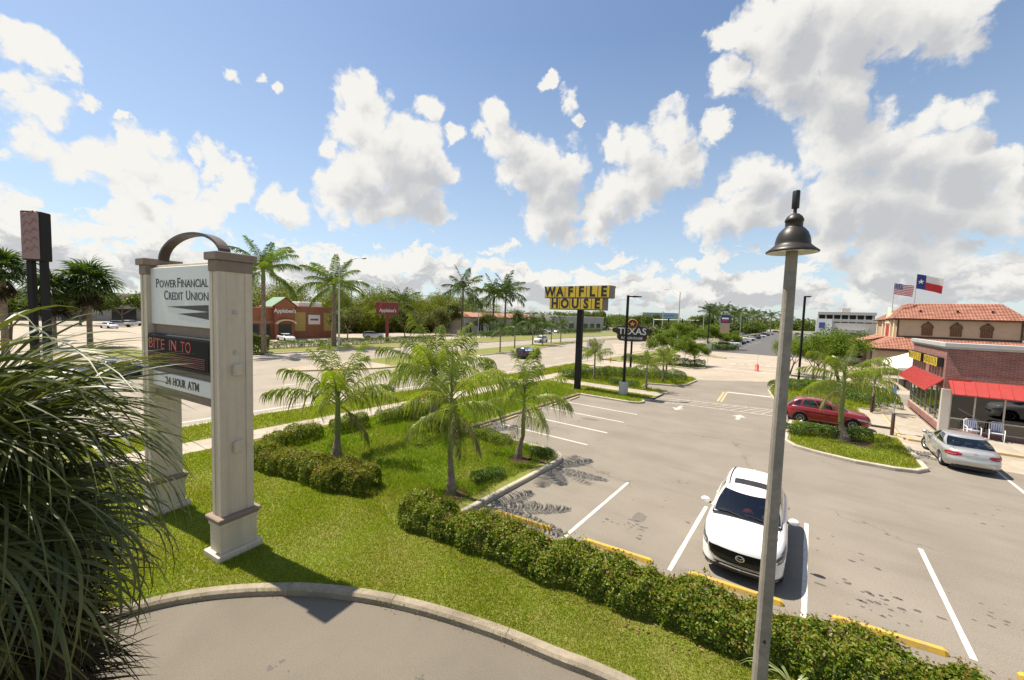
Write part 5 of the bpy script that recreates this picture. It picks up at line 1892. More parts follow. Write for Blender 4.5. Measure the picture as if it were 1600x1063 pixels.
def tile_mat(name, axis):
    m = principled(name, (0.5, 0.17, 0.10), 0.8)
    nt = m.node_tree
    N, L = nt.nodes.new, nt.links.new
    b = nt.nodes['Principled BSDF']
    tc = N('ShaderNodeTexCoord')
    n = N('ShaderNodeTexNoise')
    n.inputs['Scale'].default_value = 1.6
    n.inputs['Detail'].default_value = 8
    L(tc.outputs['Object'], n.inputs['Vector'])
    cr = N('ShaderNodeValToRGB')
    cr.color_ramp.elements[0].position = .35
    cr.color_ramp.elements[0].color = (0.29, 0.118, 0.078, 1)
    cr.color_ramp.elements[1].position = .68
    cr.color_ramp.elements[1].color = (0.42, 0.195, 0.13, 1)
    L(n.outputs['Fac'], cr.inputs['Fac'])
    L(cr.outputs['Color'], b.inputs['Base Color'])
    wv = N('ShaderNodeTexWave')
    wv.bands_direction = axis
    wv.inputs['Scale'].default_value = 1.05
    L(tc.outputs['Object'], wv.inputs['Vector'])
    bp = N('ShaderNodeBump')
    bp.inputs['Strength'].default_value = 0.8
    bp.inputs['Distance'].default_value = 0.08
    L(wv.outputs['Fac'], bp.inputs['Height'])
    L(bp.outputs[0], b.inputs['Normal'])
    return m


M['tile_x'] = tile_mat('clay_roof_tiles', 'X')
M['tile_y'] = tile_mat('clay_roof_tiles_side', 'Y')
M['dark_trim'] = noisy('dark_timber_trim', (0.05, 0.035, 0.025), (0.075, 0.05, 0.035), 4.0, 0.7)
M['tan_wall'] = noisy('tan_wall', (0.40, 0.31, 0.21), (0.45, 0.35, 0.24), 1.5, 0.85)
M['cream_wall'] = noisy('pale_cream_wall', (0.62, 0.52, 0.34), (0.68, 0.58, 0.40), 1.5, 0.8)
M['timber'] = noisy('brown_timber_boards', (0.12, 0.062, 0.03), (0.18, 0.095, 0.048), 6.0, 0.75)

T = thing('roadhouse_building', 'large tan steakhouse with red tiled roofs and arched wooden shutters behind the diner', 'restaurant', (9.3, 75.0, 0))


def slope(rows, p00, p10, p01, p11, mat, parent, name='roof_slope', lift=0.07):
    """tiled roof plane laid in overlapping courses: eave p00-p10, ridge p01-p11"""
    p00, p10, p01, p11 = map(Vector, (p00, p10, p01, p11))
    nrm_ = (p10 - p00).cross(p01 - p00).normalized()
    if nrm_.z < 0:
        nrm_ = -nrm_
    mb = MB()
    for k in range(rows):
        a, b = k / rows, (k + 1) / rows
        e0, e1 = p00.lerp(p01, a) + nrm_ * lift, p10.lerp(p11, a) + nrm_ * lift
        r0, r1 = p00.lerp(p01, b) + nrm_ * 0.01, p10.lerp(p11, b) + nrm_ * 0.01
        g0, g1 = p00.lerp(p01, a) - nrm_ * 0.02, p10.lerp(p11, a) - nrm_ * 0.02
        mb.add([e0, e1, r1, r0, g0, g1], [(0, 1, 2, 3), (4, 5, 1, 0)])
    return mb.build(name, mat, parent)


UW, UD = 10.9, 22.0
mb = MB()
mb.box(0, UW, 0, UD, 4.6, 7.4)
mb.build('upper_wall', M['tan_wall'], T)
mb = MB()
for x in (-0.05, UW - 0.13):
    mb.box(x, x + 0.18, -0.06, 0.10, 5.0, 7.4)
mb.box(0.13, UW - .13, -0.05, 0.0, 5.0, 5.22)
mb.box(-0.45, UW + .45, -0.5, 0.2, 7.38, 7.56)
mb.box(-0.45, 0.2, 0.2, UD, 7.381, 7.559)
mb.build('timber_trim', M['dark_trim'], T)
ez, rz = 7.56, 9.72
slope(11, (-.5, -.55, ez), (UW + .5, -.55, ez), (1.2, 3.0, rz), (UW - 1.2, 3.0, rz), M['tile_x'], T)
slope(11, (-.5, 6.6, ez), (-.5, -.55, ez), (1.2, 6.6, rz), (1.2, 3.0, rz), M['tile_y'], T)
slope(11, (UW + .5, -.55, ez), (UW + .5, 6.6, ez), (UW - 1.2, 3.0, rz), (UW - 1.2, 6.6, rz), M['tile_y'], T)
slope(11, (UW + .5, 6.6, ez), (-.5, 6.6, ez), (UW - 1.2, 6.6, rz), (1.2, 6.6, rz), M['tile_x'], T)
slope(9, (-.5, UD + .5, ez - .1), (-.5, 6.6, ez - .1), (2.0, UD - 2, 9.3), (2.0, 6.0, 9.3), M['tile_y'], T)
slope(9, (UW + .5, 6.6, ez - .1), (UW + .5, UD + .5, ez - .1), (2.0, 6.6, 9.3), (2.0, UD - 2, 9.3), M['tile_y'], T)
mb = MB()
for x in (2.2, 5.6, 8.6):
    mb.lathe([(.12, 8.3), (.12, 8.75), (.16, 8.75)], 8, (x, 0.9, 0), cap1=True)
mb.build('roof_vents', M['dark_trim'], T)
for x in (2.85, 5.45, 8.05):
    w = 0.52
    pts = [(x - w, 5.36), (x + w, 5.36)] + [(x + w * math.cos(a), 6.35 + .62 * math.sin(a)) for a in [PI * k / 10 for k in range(11)]]
    sh_ = MB()
    n = len(pts)
    sh_.add([(p[0], -0.06, p[1]) for p in pts] + [(p[0], 0.02, p[1]) for p in pts], [tuple(range(n)), ] + [(i, n + i, n + (i + 1) % n, (i + 1) % n) for i in range(n)])
    s0 = sh_.build('arched_shutter', M['timber'], T)
    for k in range(5):
        MB().box(x - w + .12 + k * .2, x - w + .16 + k * .2, -0.085, -0.061, 5.38, 6.45).build('batten', M['dark_trim'], s0)
    MB().lathe([(.05, 0), (.14, .1), (.05, .2)], 8, (x, -0.25, 6.98), cap0=True, cap1=True).build('wall_light', M['dark'], s0)
    ar = MB()
    rg = []
    for k in range(13):
        a = PI * k / 12
        rg.append([(x + (w + q) * math.cos(a), yy, 6.35 + (.62 + q) * math.sin(a)) for q, yy in ((0, -.10), (.07, -.10), (.07, 0.01), (0, 0.01))])
    ar.rings(rg, True, True)
    ar.build('arch_trim', M['dark_trim'], s0)
# entrance front with red boards, seen along the -X side
mb = MB()
for y in (1.2, 4.4, 9.0, 12.2, 19.0):
    mb.box(-0.22, 0.0, y, y + 0.9, 4.7, 7.36)
mb.build('entrance_pilasters', M['cream_wall'], T)
MB().box(-0.14, -0.01, 5.4, 8.9, 4.9, 6.9).build('entrance_board', M['cream_wall'], T)
for y in (5.6, 7.5):
    MB().box(-0.22, -0.145, y, y + 1.25, 5.0, 6.6).build('red_board', M['awning_red'], T)
g = MB()
g.add([(-0.35, 4.9, 6.9), (-0.35, 9.2, 6.9), (-0.35, 7.0, 9.3), (0.1, 4.9, 6.9), (0.1, 9.2, 6.9), (0.1, 7.0, 9.3)], [(0, 2, 1), (3, 4, 5), (0, 3, 5, 2), (1, 2, 5, 4), (0, 1, 4, 3)])
g.build('entrance_gable', M['cream_wall'], T)
# lower wrap-round roof and wall
lw = MB()
lw.box(-2.0, UW + 2, -2.6, UD + 2, 0, 3.35)
lw.build('lower_wall', M['tan_wall'], T)
le, lt = 3.5, 5.0
tr_ = MB()
tr_.box(-3.0, UW + 3, -3.5, -3.3, le - .3, le - .02)
tr_.box(-3.0, -2.8, -3.3, UD + 3, le - .301, le - .021)
tr_.box(-3.0, UW + 3, -3.3, UD + 3, le - .32, le - .25)
for y in (-3.1, 5.0, 13.0, 21.0):
    tr_.box(-2.85, -2.6, y, y + .25, 0, le - .3)
tr_.build('eave_trim', M['dark_trim'], T)
slope(8, (-3.1, -3.6, le), (UW + 3.1, -3.6, le), (-.02, -.02, lt), (UW + .02, -.02, lt), M['tile_x'], T)
slope(8, (-3.1, UD + 3, le), (-3.1, -3.6, le), (-.02, UD + .02, lt), (-.02, -.02, lt), M['tile_y'], T)
# projecting porch roof further along
slope(6, (-6.0, 17.5, 3.2), (-6.0, 6.0, 3.2), (-.6, 17.5, 4.85), (-.6, 6.0, 4.85), M['tile_y'], T)
MB().add([(-6.0, 6.0, 3.2), (-.6, 6.0, 4.85), (-.6, 6.0, 4.4), (-5.9, 6.0, 2.9), (-6.0, 6.2, 3.19), (-.6, 6.2, 4.84), (-.6, 6.2, 4.4), (-5.9, 6.2, 2.9)], [(0, 1, 2, 3), (7, 6, 5, 4), (0, 3, 7, 4), (3, 2, 6, 7)]).build('porch_gable_trim', M['dark_trim'], T)
p = MB()
for y in (6.4, 11.5, 17.0):
    p.box(-5.8, -5.5, y, y + .3, 0, 3.1)
p.build('porch_posts', M['timber'], T)

M['flag_cloth'] = principled('flag', (0.6, 0.6, 0.6), 0.8)
FL = {k: principled('flag_' + k, c, 0.8) for k, c in (('red', (0.50, 0.03, 0.035)), ('white', (0.72, 0.70, 0.68)), ('blue', (0.03, 0.045, 0.20)))}


def flag(name, label, base, h, w, fh, design, droop, rz):
    t = thing(name, label, 'flag', base, 0, 'flags on the steakhouse roof')
    MB().tube([(0, 0, 0), (0, 0, h * .5), (0, 0, h)], [0.06, 0.05, 0.035], 8).build('flagpole', M['steel'], t)
    nx, nz = 26, 13
    V = []
    for i in range(nx + 1):
        for j in range(nz + 1):
            u, v = i / nx, j / nz
            x = u * w * .94
            yv = 0.16 * math.sin(u * 9 + v * 1.5) * u
            z = h - 0.08 - fh * (1 - v) - droop * u ** 1.3 + 0.06 * math.sin(u * 8 + 1) * u
            V.append((x * math.cos(rz) - yv * math.sin(rz) + .04, x * math.sin(rz) + yv * math.cos(rz), z))
    F, mi = [], []
    for i in range(nx):
        for j in range(nz):
            F.append((i * (nz + 1) + j, (i + 1) * (nz + 1) + j, (i + 1) * (nz + 1) + j + 1, i * (nz + 1) + j + 1))
            mi.append(design((i + .5) / nx, j, nz))
    me = np_grid_mesh('flag_cloth', V, F, [FL['red'], FL['white'], FL['blue']])
    me.polygons.foreach_set('material_index', mi)
    o = link('flag_cloth', me, t)
    return t, o


t_, o_ = flag('flag', 'striped red, white and blue flag on the left pole over the steakhouse', (8.75, 76.4, 8.3), 4.2, 2.4, 1.5, lambda u, j, nz: 2 if (u < .42 and j >= 6) else (0 if j % 2 == 0 else 1), 0.35, 0.45)


def star(cx, cz, r, y0, mat, parent, name='star'):
    pts = []
    for k in range(10):
        a = PI / 2 + k * PI / 5
        q = r if k % 2 == 0 else r * .4
        pts.append((cx + q * math.cos(a), y0, cz + q * math.sin(a)))
    return MB().add(pts + [(p[0], p[1] + .01, p[2]) for p in pts], [tuple(range(10)), tuple(range(19, 9, -1))]).build(name, mat, parent)


mbst = MB()
for i in range(5):
    for j in range(4):
        u, v = .05 + i * .08, .54 + j * .115
        x = u * 2.4 * .94
        z = 4.2 - .08 - 1.5 * (1 - v) - .35 * u ** 1.3 + .06 * math.sin(u * 8 + 1) * u
        yv = 0.16 * math.sin(u * 9 + v * 1.5) * u
        X, Y = x * math.cos(.45) - yv * math.sin(.45) + .04, x * math.sin(.45) + yv * math.cos(.45)
        mbst.add([(X + .05 * math.cos(PI / 2 + 2 * PI * k / 5) * (1), Y - .03, z + .05 * math.sin(PI / 2 + 2 * PI * k / 5)) for k in range(5)], [(0, 1, 2, 3, 4)])
mbst.build('stars', FL['white'], o_)
t_, o_ = flag('flag', 'larger flag with blue star field over white and red bands on the right pole', (11.2, 74.9 + 3.6, 9.4), 4.5, 3.0, 2.0, lambda u, j, nz: 2 if u < .34 else (1 if j >= 6.5 else 0), 0.75, 0.3)
star(0.46, 4.5 - .08 - 1.06, 0.36, 0.06, FL['white'], o_)

# --- white party tent between the diner and the steakhouse
M['tent'] = noisy('white_tent_cloth', (0.78, 0.76, 0.70), (0.82, 0.80, 0.75), 0.8, 0.7)
t = thing('party_tent', 'white peaked party tent beside the steakhouse', 'tent', (11.4, 61.6, 0))
mb = MB()
ex, ey = 4.2, 6.0
rg = []
for f, z in ((1.0, 2.0), (1.0, 2.28), (.72, 2.9), (.4, 3.75), (.04, 4.75)):
    rg.append([(-ex * f, -ey * f, z), (ex * f, -ey * f, z), (ex * f, ey * f, z), (-ex * f, ey * f, z)])
mb.rings(rg, False, True)
mb.build('canopy', M['tent'], t)
for sx in (-1, 0, 1):
    for sy in (-1, 0, 1):
        if sx or sy:
            MB().tube([(sx * ex * .97, sy * ey * .97, 0), (sx * ex * .97, sy * ey * .97, 2.2)], .05, 6).build('pole', M['white_paint'], t)
tb = thing('picnic_table', 'dark table standing in the shade of the white tent', 'table', (9.2, 58.5, 0))
MB().box(-1.2, 1.2, -.4, .4, .7, .76, bev=.01).build('tabletop', M['dark_trim'], tb)
for sx in (-1, 1):
    for sy in (-1, 1):
        MB().box(sx * 1.0 - .04, sx * 1.0 + .04, sy * .3 - .04, sy * .3 + .04, 0, .7).build('leg', M['dark'], tb)

# --- restaurant pole sign: two rows of yellow letter squares
WS = thing('pole_sign', 'yellow block-letter restaurant sign on one thick black pole', 'sign', (-15.68, 30.3, GZ))
MB().box(-.22, .22, -.22, .22, -0.1, 6.9, bev=.02).build('pole', M['black_metal'], WS)
M['sign_case'] = noisy('bronze_sign_case', (0.15, 0.125, 0.10), (0.19, 0.16, 0.13), 3.0, 0.5)


def letter_row(word, x0, x1, z0, z1, depth):
    case = MB().box(x0, x1, -depth / 2, depth / 2, z0, z1, bev=.015).build('sign_case', M['sign_case'], WS)
    n = len(word)
    w = (x1 - x0 - .06) / n
    for i, ch in enumerate(word):
        a = x0 + .03 + i * w
        for s in (-1, 1):
            pnl = MB()
            pnl.box(a + .04, a + w - .04, s * (depth / 2 + .012) - .011, s * (depth / 2 + .012) + .011, z0 + .07, z1 - .07, bev=.006)
            pnl = pnl.build('letter_panel', M['yellow_sign'], case)
            cc = ch if s < 0 else word[n - 1 - i]
            text('letter', cc, (z1 - z0) * 1.12, M['ink'], pnl, (a + w / 2, s * (depth / 2 + .028), (z0 + z1) / 2), FACE_S if s < 0 else (PI / 2, 0, PI), .005, .045, sx=.88)


letter_row('WAFFLE', -3.32, 2.78, 7.76, 8.78, 1.0)
letter_row('HOUSE', -2.78, 2.24, 6.78, 7.755, 1.0)

# --- roadhouse sign on a slim pole
M['sign_black'] = noisy('dark_sign_face', (0.035, 0.025, 0.02), (0.05, 0.035, 0.028), 5.0, 0.45)
M['sign_brown'] = principled('brown_sign_rim', (0.16, 0.055, 0.03), 0.5)
M['orange_ring'] = principled('orange_ring', (0.62, 0.18, 0.03), 0.45)
RS = thing('roadhouse_sign', 'dark shaped sign reading TEXAS in silver with an orange ringed star on one pole', 'sign', (-17.6, 47.9, GZ), 0.25)
MB().lathe([(.13, -.1), (.12, 2.0), (.12, 5.0)], 10, cap1=True).build('pole', M['black_metal'], RS)
oval = []
for x, z in ((-2.45, 4.75), (-2.3, 5.02), (-1.95, 5.0), (-1.6, 5.22), (-1.0, 5.3), (-.75, 5.55), (-.4, 5.6), (.4, 5.6), (.75, 5.55), (1.0, 5.3), (1.6, 5.22), (1.95, 5.0), (2.3, 5.02), (2.45, 4.75), (2.25, 4.45), (1.95, 4.4), (1.75, 4.18), (1.8, 3.9), (1.55, 3.5), (.9, 3.42), (0, 3.38), (-.9, 3.42), (-1.55, 3.5), (-1.8, 3.9), (-1.75, 4.18), (-1.95, 4.4), (-2.25, 4.45)):
    oval.append((x, z))
n = len(oval)


def plate(scale, y0, y1, mat, name, parent):
    cz = 4.5
    P = [(x * scale, cz + (z - cz) * scale) for x, z in oval]
    return MB().add([(p[0], y0, p[1]) for p in P] + [(p[0], y1, p[1]) for p in P], [tuple(range(n - 1, -1, -1))[::-1] if False else tuple(range(n)), tuple(range(2 * n - 1, n - 1, -1))] + [(i, n + i, n + (i + 1) % n, (i + 1) % n) for i in range(n)]).build(name, mat, parent)


rim = plate(1.0, -.22, .22, M['sign_brown'], 'sign_case', RS)
plate(.94, -.25, .25, M['sign_black'], 'sign_face', rim)
M['silver'] = principled('silver_lettering', (0.72, 0.72, 0.72), 0.4)
text('lettering', 'TEXAS', 1.12, M['silver'], rim, (0, -.262, 4.62), FACE_S, .01, .02, sx=1.02)
text('lettering', 'ROADHOUSE', .42, M['silver'], rim, (0, -.262, 3.80), FACE_S, .01, .006, sx=1.0)
rg_ = MB()
rg_.lathe([(.50, -.30), (.60, -.30), (.60, .30), (.50, .30), (.50, -.30)], 24, (0, 0, 5.55), axis='y')
rg_.build('orange_ring', M['orange_ring'], rim)
MB().lathe([(.5, -.28), (.5, .28)], 24, (0, 0, 5.55), axis='y', cap0=True, cap1=True).build('ring_disc', M['sign_black'], rim)
star(0, 5.55, .36, -.285, M['yellow_sign'], rim, 'star_emblem')

# --- lamp poles of the lots


def box_lamp(label, loc, h, rz, base=True, arm=.55, r=.085, base_r=.32, base_h=1.05):
    t = thing('parking_lamp', label, 'lamp post', loc, rz, 'dark square parking lot lamps')
    if base:
        MB().lathe([(base_r, -.1), (base_r, base_h), (base_r - .03, base_h + .03)], 18, cap1=True).build('concrete_base', M['concrete'], t)
    z0 = base_h if base else 0
    MB().box(-r, r, -r, r, z0, h, bev=.012).build('pole', M['black_metal'], t)
    MB().box(-.15, .15, -.15, .15, z0 + .03, z0 + .08).build('base_plate', M['black_metal'], t)
    MB().box(r, arm, -.04, .04, h - .14, h - .04).build('arm', M['black_metal'], t)
    hd = MB()
    hd.add([(arm - .1, -.17, h - .16), (arm + .55, -.14, h - .12), (arm + .55, .14, h - .12), (arm - .1, .17, h - .16), (arm - .1, -.17, h - .02), (arm + .55, -.14, h - .05), (arm + .55, .14, h - .05), (arm - .1, .17, h - .02)], [(3, 2, 1, 0), (4, 5, 6, 7), (0, 1, 5, 4), (1, 2, 6, 5), (2, 3, 7, 6), (3, 0, 4, 7)])
    hd.build('lamp_head', M['black_metal'], t)
    return t


box_lamp('black lamp pole on a fat concrete base at the end of the stall row', (-11.9, 31.05, GZ), 8.05, 0.75, base_r=.36)
box_lamp('black lamp pole in the bed east of the aisle, just right of the near post', (-.75, 49.0, GZ), 9.0, -1.2, base_r=.38, base_h=.35)
box_lamp('black lamp pole with white base on the grass divider at the far lot', (-14.95, 79.0, .1), 9.0, 2.2, base_r=.42, base_h=.9)


def cobra(label, loc, h, reach, rz, r=.12):
    t = thing('cobra_street_lamp', label, 'street lamp', loc, rz, 'bent-arm street lamps')
    MB().tube([(0, 0, -.1), (0, 0, h * .5), (0, 0, h)], [r, r * .8, r * .55], 8).build('pole', M['steel'], t)
    MB().tube([(0, 0, h - .9), (reach * .35, 0, h + .35), (reach * .75, 0, h + 1.0), (reach, 0, h + 1.05)], [.08, .075, .07, .06], 6).build('arm', M['steel'], t)
    MB().lathe([(.06, 0), (.14, .15), (.17, .45), (.08, .72)], 10, (reach - .1, 0, h + 1.0), axis='x', cap0=True, cap1=True).build('lamp_head', M['steel'], t)
    return t


cobra('tall grey street lamp rising behind the slim-stemmed palm across the road', (-58.6, 33.0, .1), 13.2, 3.4, .75, .16)
cobra('tall grey street lamp right of the restaurant pole sign, arm pointing left', (-26.5, 103.5, .1), 13.2, 5.2, 2.5, .18)
# traffic signal arm
t = thing('signal_mast', 'grey traffic signal mast arm reaching over the far crossing', 'traffic signal', (-41.2, 131, 0), -.20)
MB().tube([(0, 0, 0), (0, 0, 6.8)], .16, 8).build('pole', M['steel'], t)
MB().tube([(0, 0, 6.3), (14.5, 0, 6.5)], [.13, .07], 8).build('mast_arm', M['steel'], t)
for x in (5, 9.5, 13.5):
    MB().box(x - .18, x + .18, -.2, .1, 5.75, 6.8, bev=.03).build('signal_head', M['black_metal'], t)
for i, (x, y, h) in enumerate(((-44, 150, 9.5), (-30.5, 152, 8.5), (-27.2, 165, 10.0), (-35, 210, 11), (-27, 215, 10.5), (-79, 88, 7.6))):
    t = thing('utility_pole', 'thin grey pole far along the road, %s' % ('left of the signal arm', 'right of the signal arm', 'beside the tall street lamp', 'behind the signal arm', 'in front of the far palms', 'next to the lone tall palm')[i], 'pole', (x, y, 0))
    MB().tube([(0, 0, 0), (0, 0, h)], [.16, .11], 7).build('pole', M['steel'], t)
    MB().box(-.5, .5, -.06, .06, h - .6, h - .48).build('cross_piece', M['steel'], t)
# small signs near the lot mouth
t = thing('board_sign', 'white board sign on posts at the mouth of the far lot', 'sign', (-15.0, 66.0, 0), -.2)
MB().box(-.9, .9, -.05, .05, 1.7, 3.0, bev=.02).build('board', M['sign_white'], t)
for x in (-.7, .7):
    MB().box(x - .05, x + .05, .06, .14, 0, 2.6).build('post', M['steel'], t)
t = thing('traffic_sign', 'grey back of a traffic sign on a thin post beside the second island', 'sign', (-11.7, 62.6, GZ), 0)
MB().box(-.38, .38, -.02, .02, 2.0, 2.95, bev=.01).build('sign_plate', M['steel'], t)
MB().tube([(0, .04, -.1), (0, .04, 2.9)], .03, 6).build('post', M['steel'], t)
t = thing('banner_sign', 'white lawn banner with red print by the entrance drive', 'sign', (-24.0, 50.8, GZ), .3)
MB().box(-1.0, 1.0, -.02, .02, 1.7, 3.0).build('board', M['sign_white'], t)
MB().box(-.6, .6, -.035, -.021, 2.2, 2.65).build('print', FL['red'], t)
for x in (-.85, .85):
    MB().box(x - .03, x + .03, -.02, .02, 0, 1.7).build('post', M['steel'], t)
t = thing('fire_hydrant', 'yellow fire hydrant on the verge by the entrance drive', 'hydrant', (-22.6, 53.4, .0))
MB().lathe([(.16, 0), (.16, .06), (.11, .08), (.11, .55), (.15, .57), (.13, .68), (.06, .76), (.03, .80)], 12, cap1=True).build('body', M['paint_yellow'], t)
for s in (-1, 1):
    MB().lathe([(.06, 0), (.06, .07)], 8, (s * .14 - (.07 if s < 0 else 0), 0, .45), axis='x', cap0=True, cap1=True).build('hose_cap', M['paint_yellow'], t)
t = thing('traffic_cone', 'small red marker post standing in the aisle', 'cone', (-5.4, 60.6, 0.01))
MB().lathe([(.30, 0), (.30, .05), (.22, .06), (.2, .85), (.1, .9)], 12, cap1=True).build('marker', principled('red_plastic', (.6, .05, .04), .5), t)
MB().tube([(0, 0, .85), (.05, 0, 2.2)], .02, 5).build('whip', M['steel'], t)
M['bollard'] = noisy('brown_post', (0.05, 0.03, 0.02), (0.08, 0.05, 0.035), 5, 0.6)
for (x, y, lb) in ((4.12, 31.75, 'parking sign on a brown post at the corner kerb beside the silver car'), (3.8, 38.3, 'parking sign on a brown post at the far end of the ramp walk')):
    t = thing('parking_sign', lb, 'sign', (x, y, .1), 0.3, 'parking sign posts by the diner')
    MB().lathe([(.085, -.1), (.085, 1.15), (.06, 1.2)], 12, cap1=True).build('bollard_post', M['bollard'], t)
    MB().tube([(0, 0, 1.15), (0, 0, 2.75)], .028, 6).build('pole', M['steel'], t)
    MB().box(-.045, -.03, -.16, .16, 2.3, 2.75, bev=.006).build('sign_plate', principled('blue_sign', (.05, .12, .32), .5), t)
for x, y, lb in ((-14.0, 47.6, 'low dark bollard at the entrance corner'),):
    pass

# --- wheel stops


def wheel_stop(label, a, b, group, mat='paint_yellow'):
    a, b = Vector(a), Vector(b)
    L = (b - a).length
    rg = []
    for x, k in ((-L / 2, .7), (-L / 2 + .06, 1), (L / 2 - .06, 1), (L / 2, .7)):
        rg.append([(x, -.085 * k, 0), (x, .085 * k, 0), (x, .05 * k, .098 * k), (x, -.05 * k, .098 * k)])
    o = MB().rings(rg, True, True).build('wheel_stop', M[mat])
    m = (a + b) / 2
    o.location = (m.x, m.y, 0.003)
    o.rotation_euler = (0, 0, math.atan2(b.y - a.y, b.x - a.x))
    return tag(o, label, 'wheel stop', group)


G1 = 'yellow wheel stops along the long hedge'
wheel_stop('yellow wheel stop in the shaded stall at the kerb of the grass island', (-7.63, 9.58), (-5.75, 9.86), G1)
wheel_stop('yellow wheel stop half hidden by the hedge left of the white car', (-4.75, 9.95), (-2.9, 10.2), G1)
wheel_stop('yellow wheel stop under the nose of the white car', (-2.05, 10.32), (-.12, 10.58), G1)
wheel_stop('yellow wheel stop in the empty stall right of the white car', (.75, 10.76), (2.5, 11.03), G1)
wheel_stop('yellow wheel stop at the right picture edge behind the hedge', (3.4, 11.15), (5.1, 11.4), G1)
for k, (y, nth) in enumerate(((16.5, 'nearest'), (19.0, 'second nearest'), (21.7, 'middle'), (24.4, 'second farthest'), (27.2, 'farthest'))):
    wheel_stop('faded yellow wheel stop of the stalls beside the palms, %s of the row' % nth, (-14.2, y - .85), (-14.3, y + .85), 'faded wheel stops of the far stalls', 'paint_faded')

# --- across the road: the red-brick restaurant
M['brick_far'] = noisy('orange_brick', (0.27, 0.10, 0.05), (0.33, 0.13, 0.065), 0.8, 0.85)
M['green_roof'] = noisy('green_metal_roof', (0.16, 0.27, 0.17), (0.20, 0.31, 0.20), 0.5, 0.5)
M['ochre'] = principled('ochre_panel', (0.42, 0.30, 0.09), 0.7)
M['far_glass'] = principled('dark_window', (0.03, 0.035, 0.04), 0.15)
A = thing('brick_restaurant', 'single-storey orange-brick restaurant with green gable across the road', 'restaurant', (-85, 27.0, 0), 0.0)
mb = MB()
mb.box(-14, 0, 0, 9.3, 0, 6.1)
mb.box(-14, 0, 9.303, 20.2, 0, 6.5)
mb.box(0, 1.1, 7.1, 10.7, 0, 6.5)
mb.build('brick_wall', M['brick_far'], A)
mb = MB()
mb.box(-.1, .12, 0, 9.2, 3.1, 3.6)
mb.box(-.1, .15, 9.3, 20.2, 6.45, 6.65)
mb.build('band_course', principled('pale_orange_band', (0.36, 0.18, 0.10), .8), A)
g = MB()
g.add([(1.2, 6.6, 6.5), (1.2, 11.2, 6.5), (1.2, 8.9, 8.2), (-4, 6.6, 6.5), (-4, 11.2, 6.5), (-4, 8.9, 8.2)], [(0, 1, 2), (5, 4, 3), (0, 3, 4, 1)], 1)
g.add([(1.5, 6.3, 6.4), (-4.2, 6.3, 6.4), (-4.2, 8.9, 8.35), (1.5, 8.9, 8.35)], [(0, 3, 2, 1)], 0)
g.add([(1.5, 11.5, 6.4), (-4.2, 11.5, 6.4), (-4.2, 8.9, 8.35), (1.5, 8.9, 8.35)], [(0, 1, 2, 3)], 0)
g.build('gable_roof', [M['green_roof'], M['brick_far']], A)
text('lettering', "Applebee's", 1.15, M['white_paint'], A, (1.25, 8.9, 5.6), FACE_E, .03, .02, sx=.82)
mb = MB()
rg = []
for k in range(11):
    a = PI * k / 10
    rg.append([(1.15 + q, 8.9 + (1.9 - w) * math.cos(a), 3.0 + (.95 - w) * math.sin(a)) for q, w in ((0, 0), (.9, 0), (.9, .25), (0, .25))])
mb.rings(rg, True, True)
mb.build('entrance_arch', M['cream_wall'], A)
MB().box(1.12, 1.2, 7.7, 10.1, 0, 3.0).build('entrance_glass', M['far_glass'], A)
for y, w in ((1.0, 1.2), (3.4, 1.2), (5.6, 1.0)):
    MB().box(.0, .06, y, y + w, .8, 2.9).build('window', M['far_glass'], A)
for y, w in ((11.2, 2.2), (17.3, 2.4)):
    MB().box(.0, .12, y, y + w, 1.5, 5.4).build('ochre_panel', M['ochre'], A)
bn = MB().box(.02, .14, 14.0, 16.5, 2.9, 4.9).build('banner', M['sign_white'], A)
MB().box(.142, .15, 14.4, 16.1, 3.7, 4.1).build('banner_print', FL['red'], bn)
MB().box(-6, -2, 13, 18, 6.5, 7.6, bev=.1).build('roof_unit', M['white_paint'], A)
text('lettering', 'COCKTAILS', .4, M['white_paint'], A, (.14, 13, 2.4), FACE_E, .02, .01) if False else None
M['red_sign'] = noisy('dark_red_sign', (0.19, 0.035, 0.04), (0.22, 0.045, 0.045), 2.0, 0.5)
t = thing('red_pole_sign', 'dark red restaurant sign with white script on one pole across the road', 'sign', (-70, 49.9, .0), -.62)
bd = MB().box(-.25, .25, -2.2, 2.2, 5.5, 8.05, bev=.04).build('sign_box', M['red_sign'], t)
text('lettering', "Applebee's", 1.05, M['white_paint'], bd, (.262, 0.1, 6.35), FACE_E, .01, .012, sx=.72)
apple = MB()
apple.lathe([(.02, -.30), (.24, -.28), (.34, -.08), (.33, .12), (.2, .25), (.06, .2)], 14, (.0, -1.35, 7.35))
ap = apple.build('apple_emblem', FL['red'], bd)
ap.scale = (.25, 1, 1)
ap.location = (.25, 0, 0)
MB().add([(.27, -1.3, 7.55), (.27, -1.1, 7.62), (.27, -.98, 7.8), (.27, -1.2, 7.75)], [(0, 1, 2, 3)]).build('apple_leaf', M['green_roof'], bd)
MB().box(-.22, .22, -.35, .35, -.1, 5.5).build('post', M['red_sign'], t)
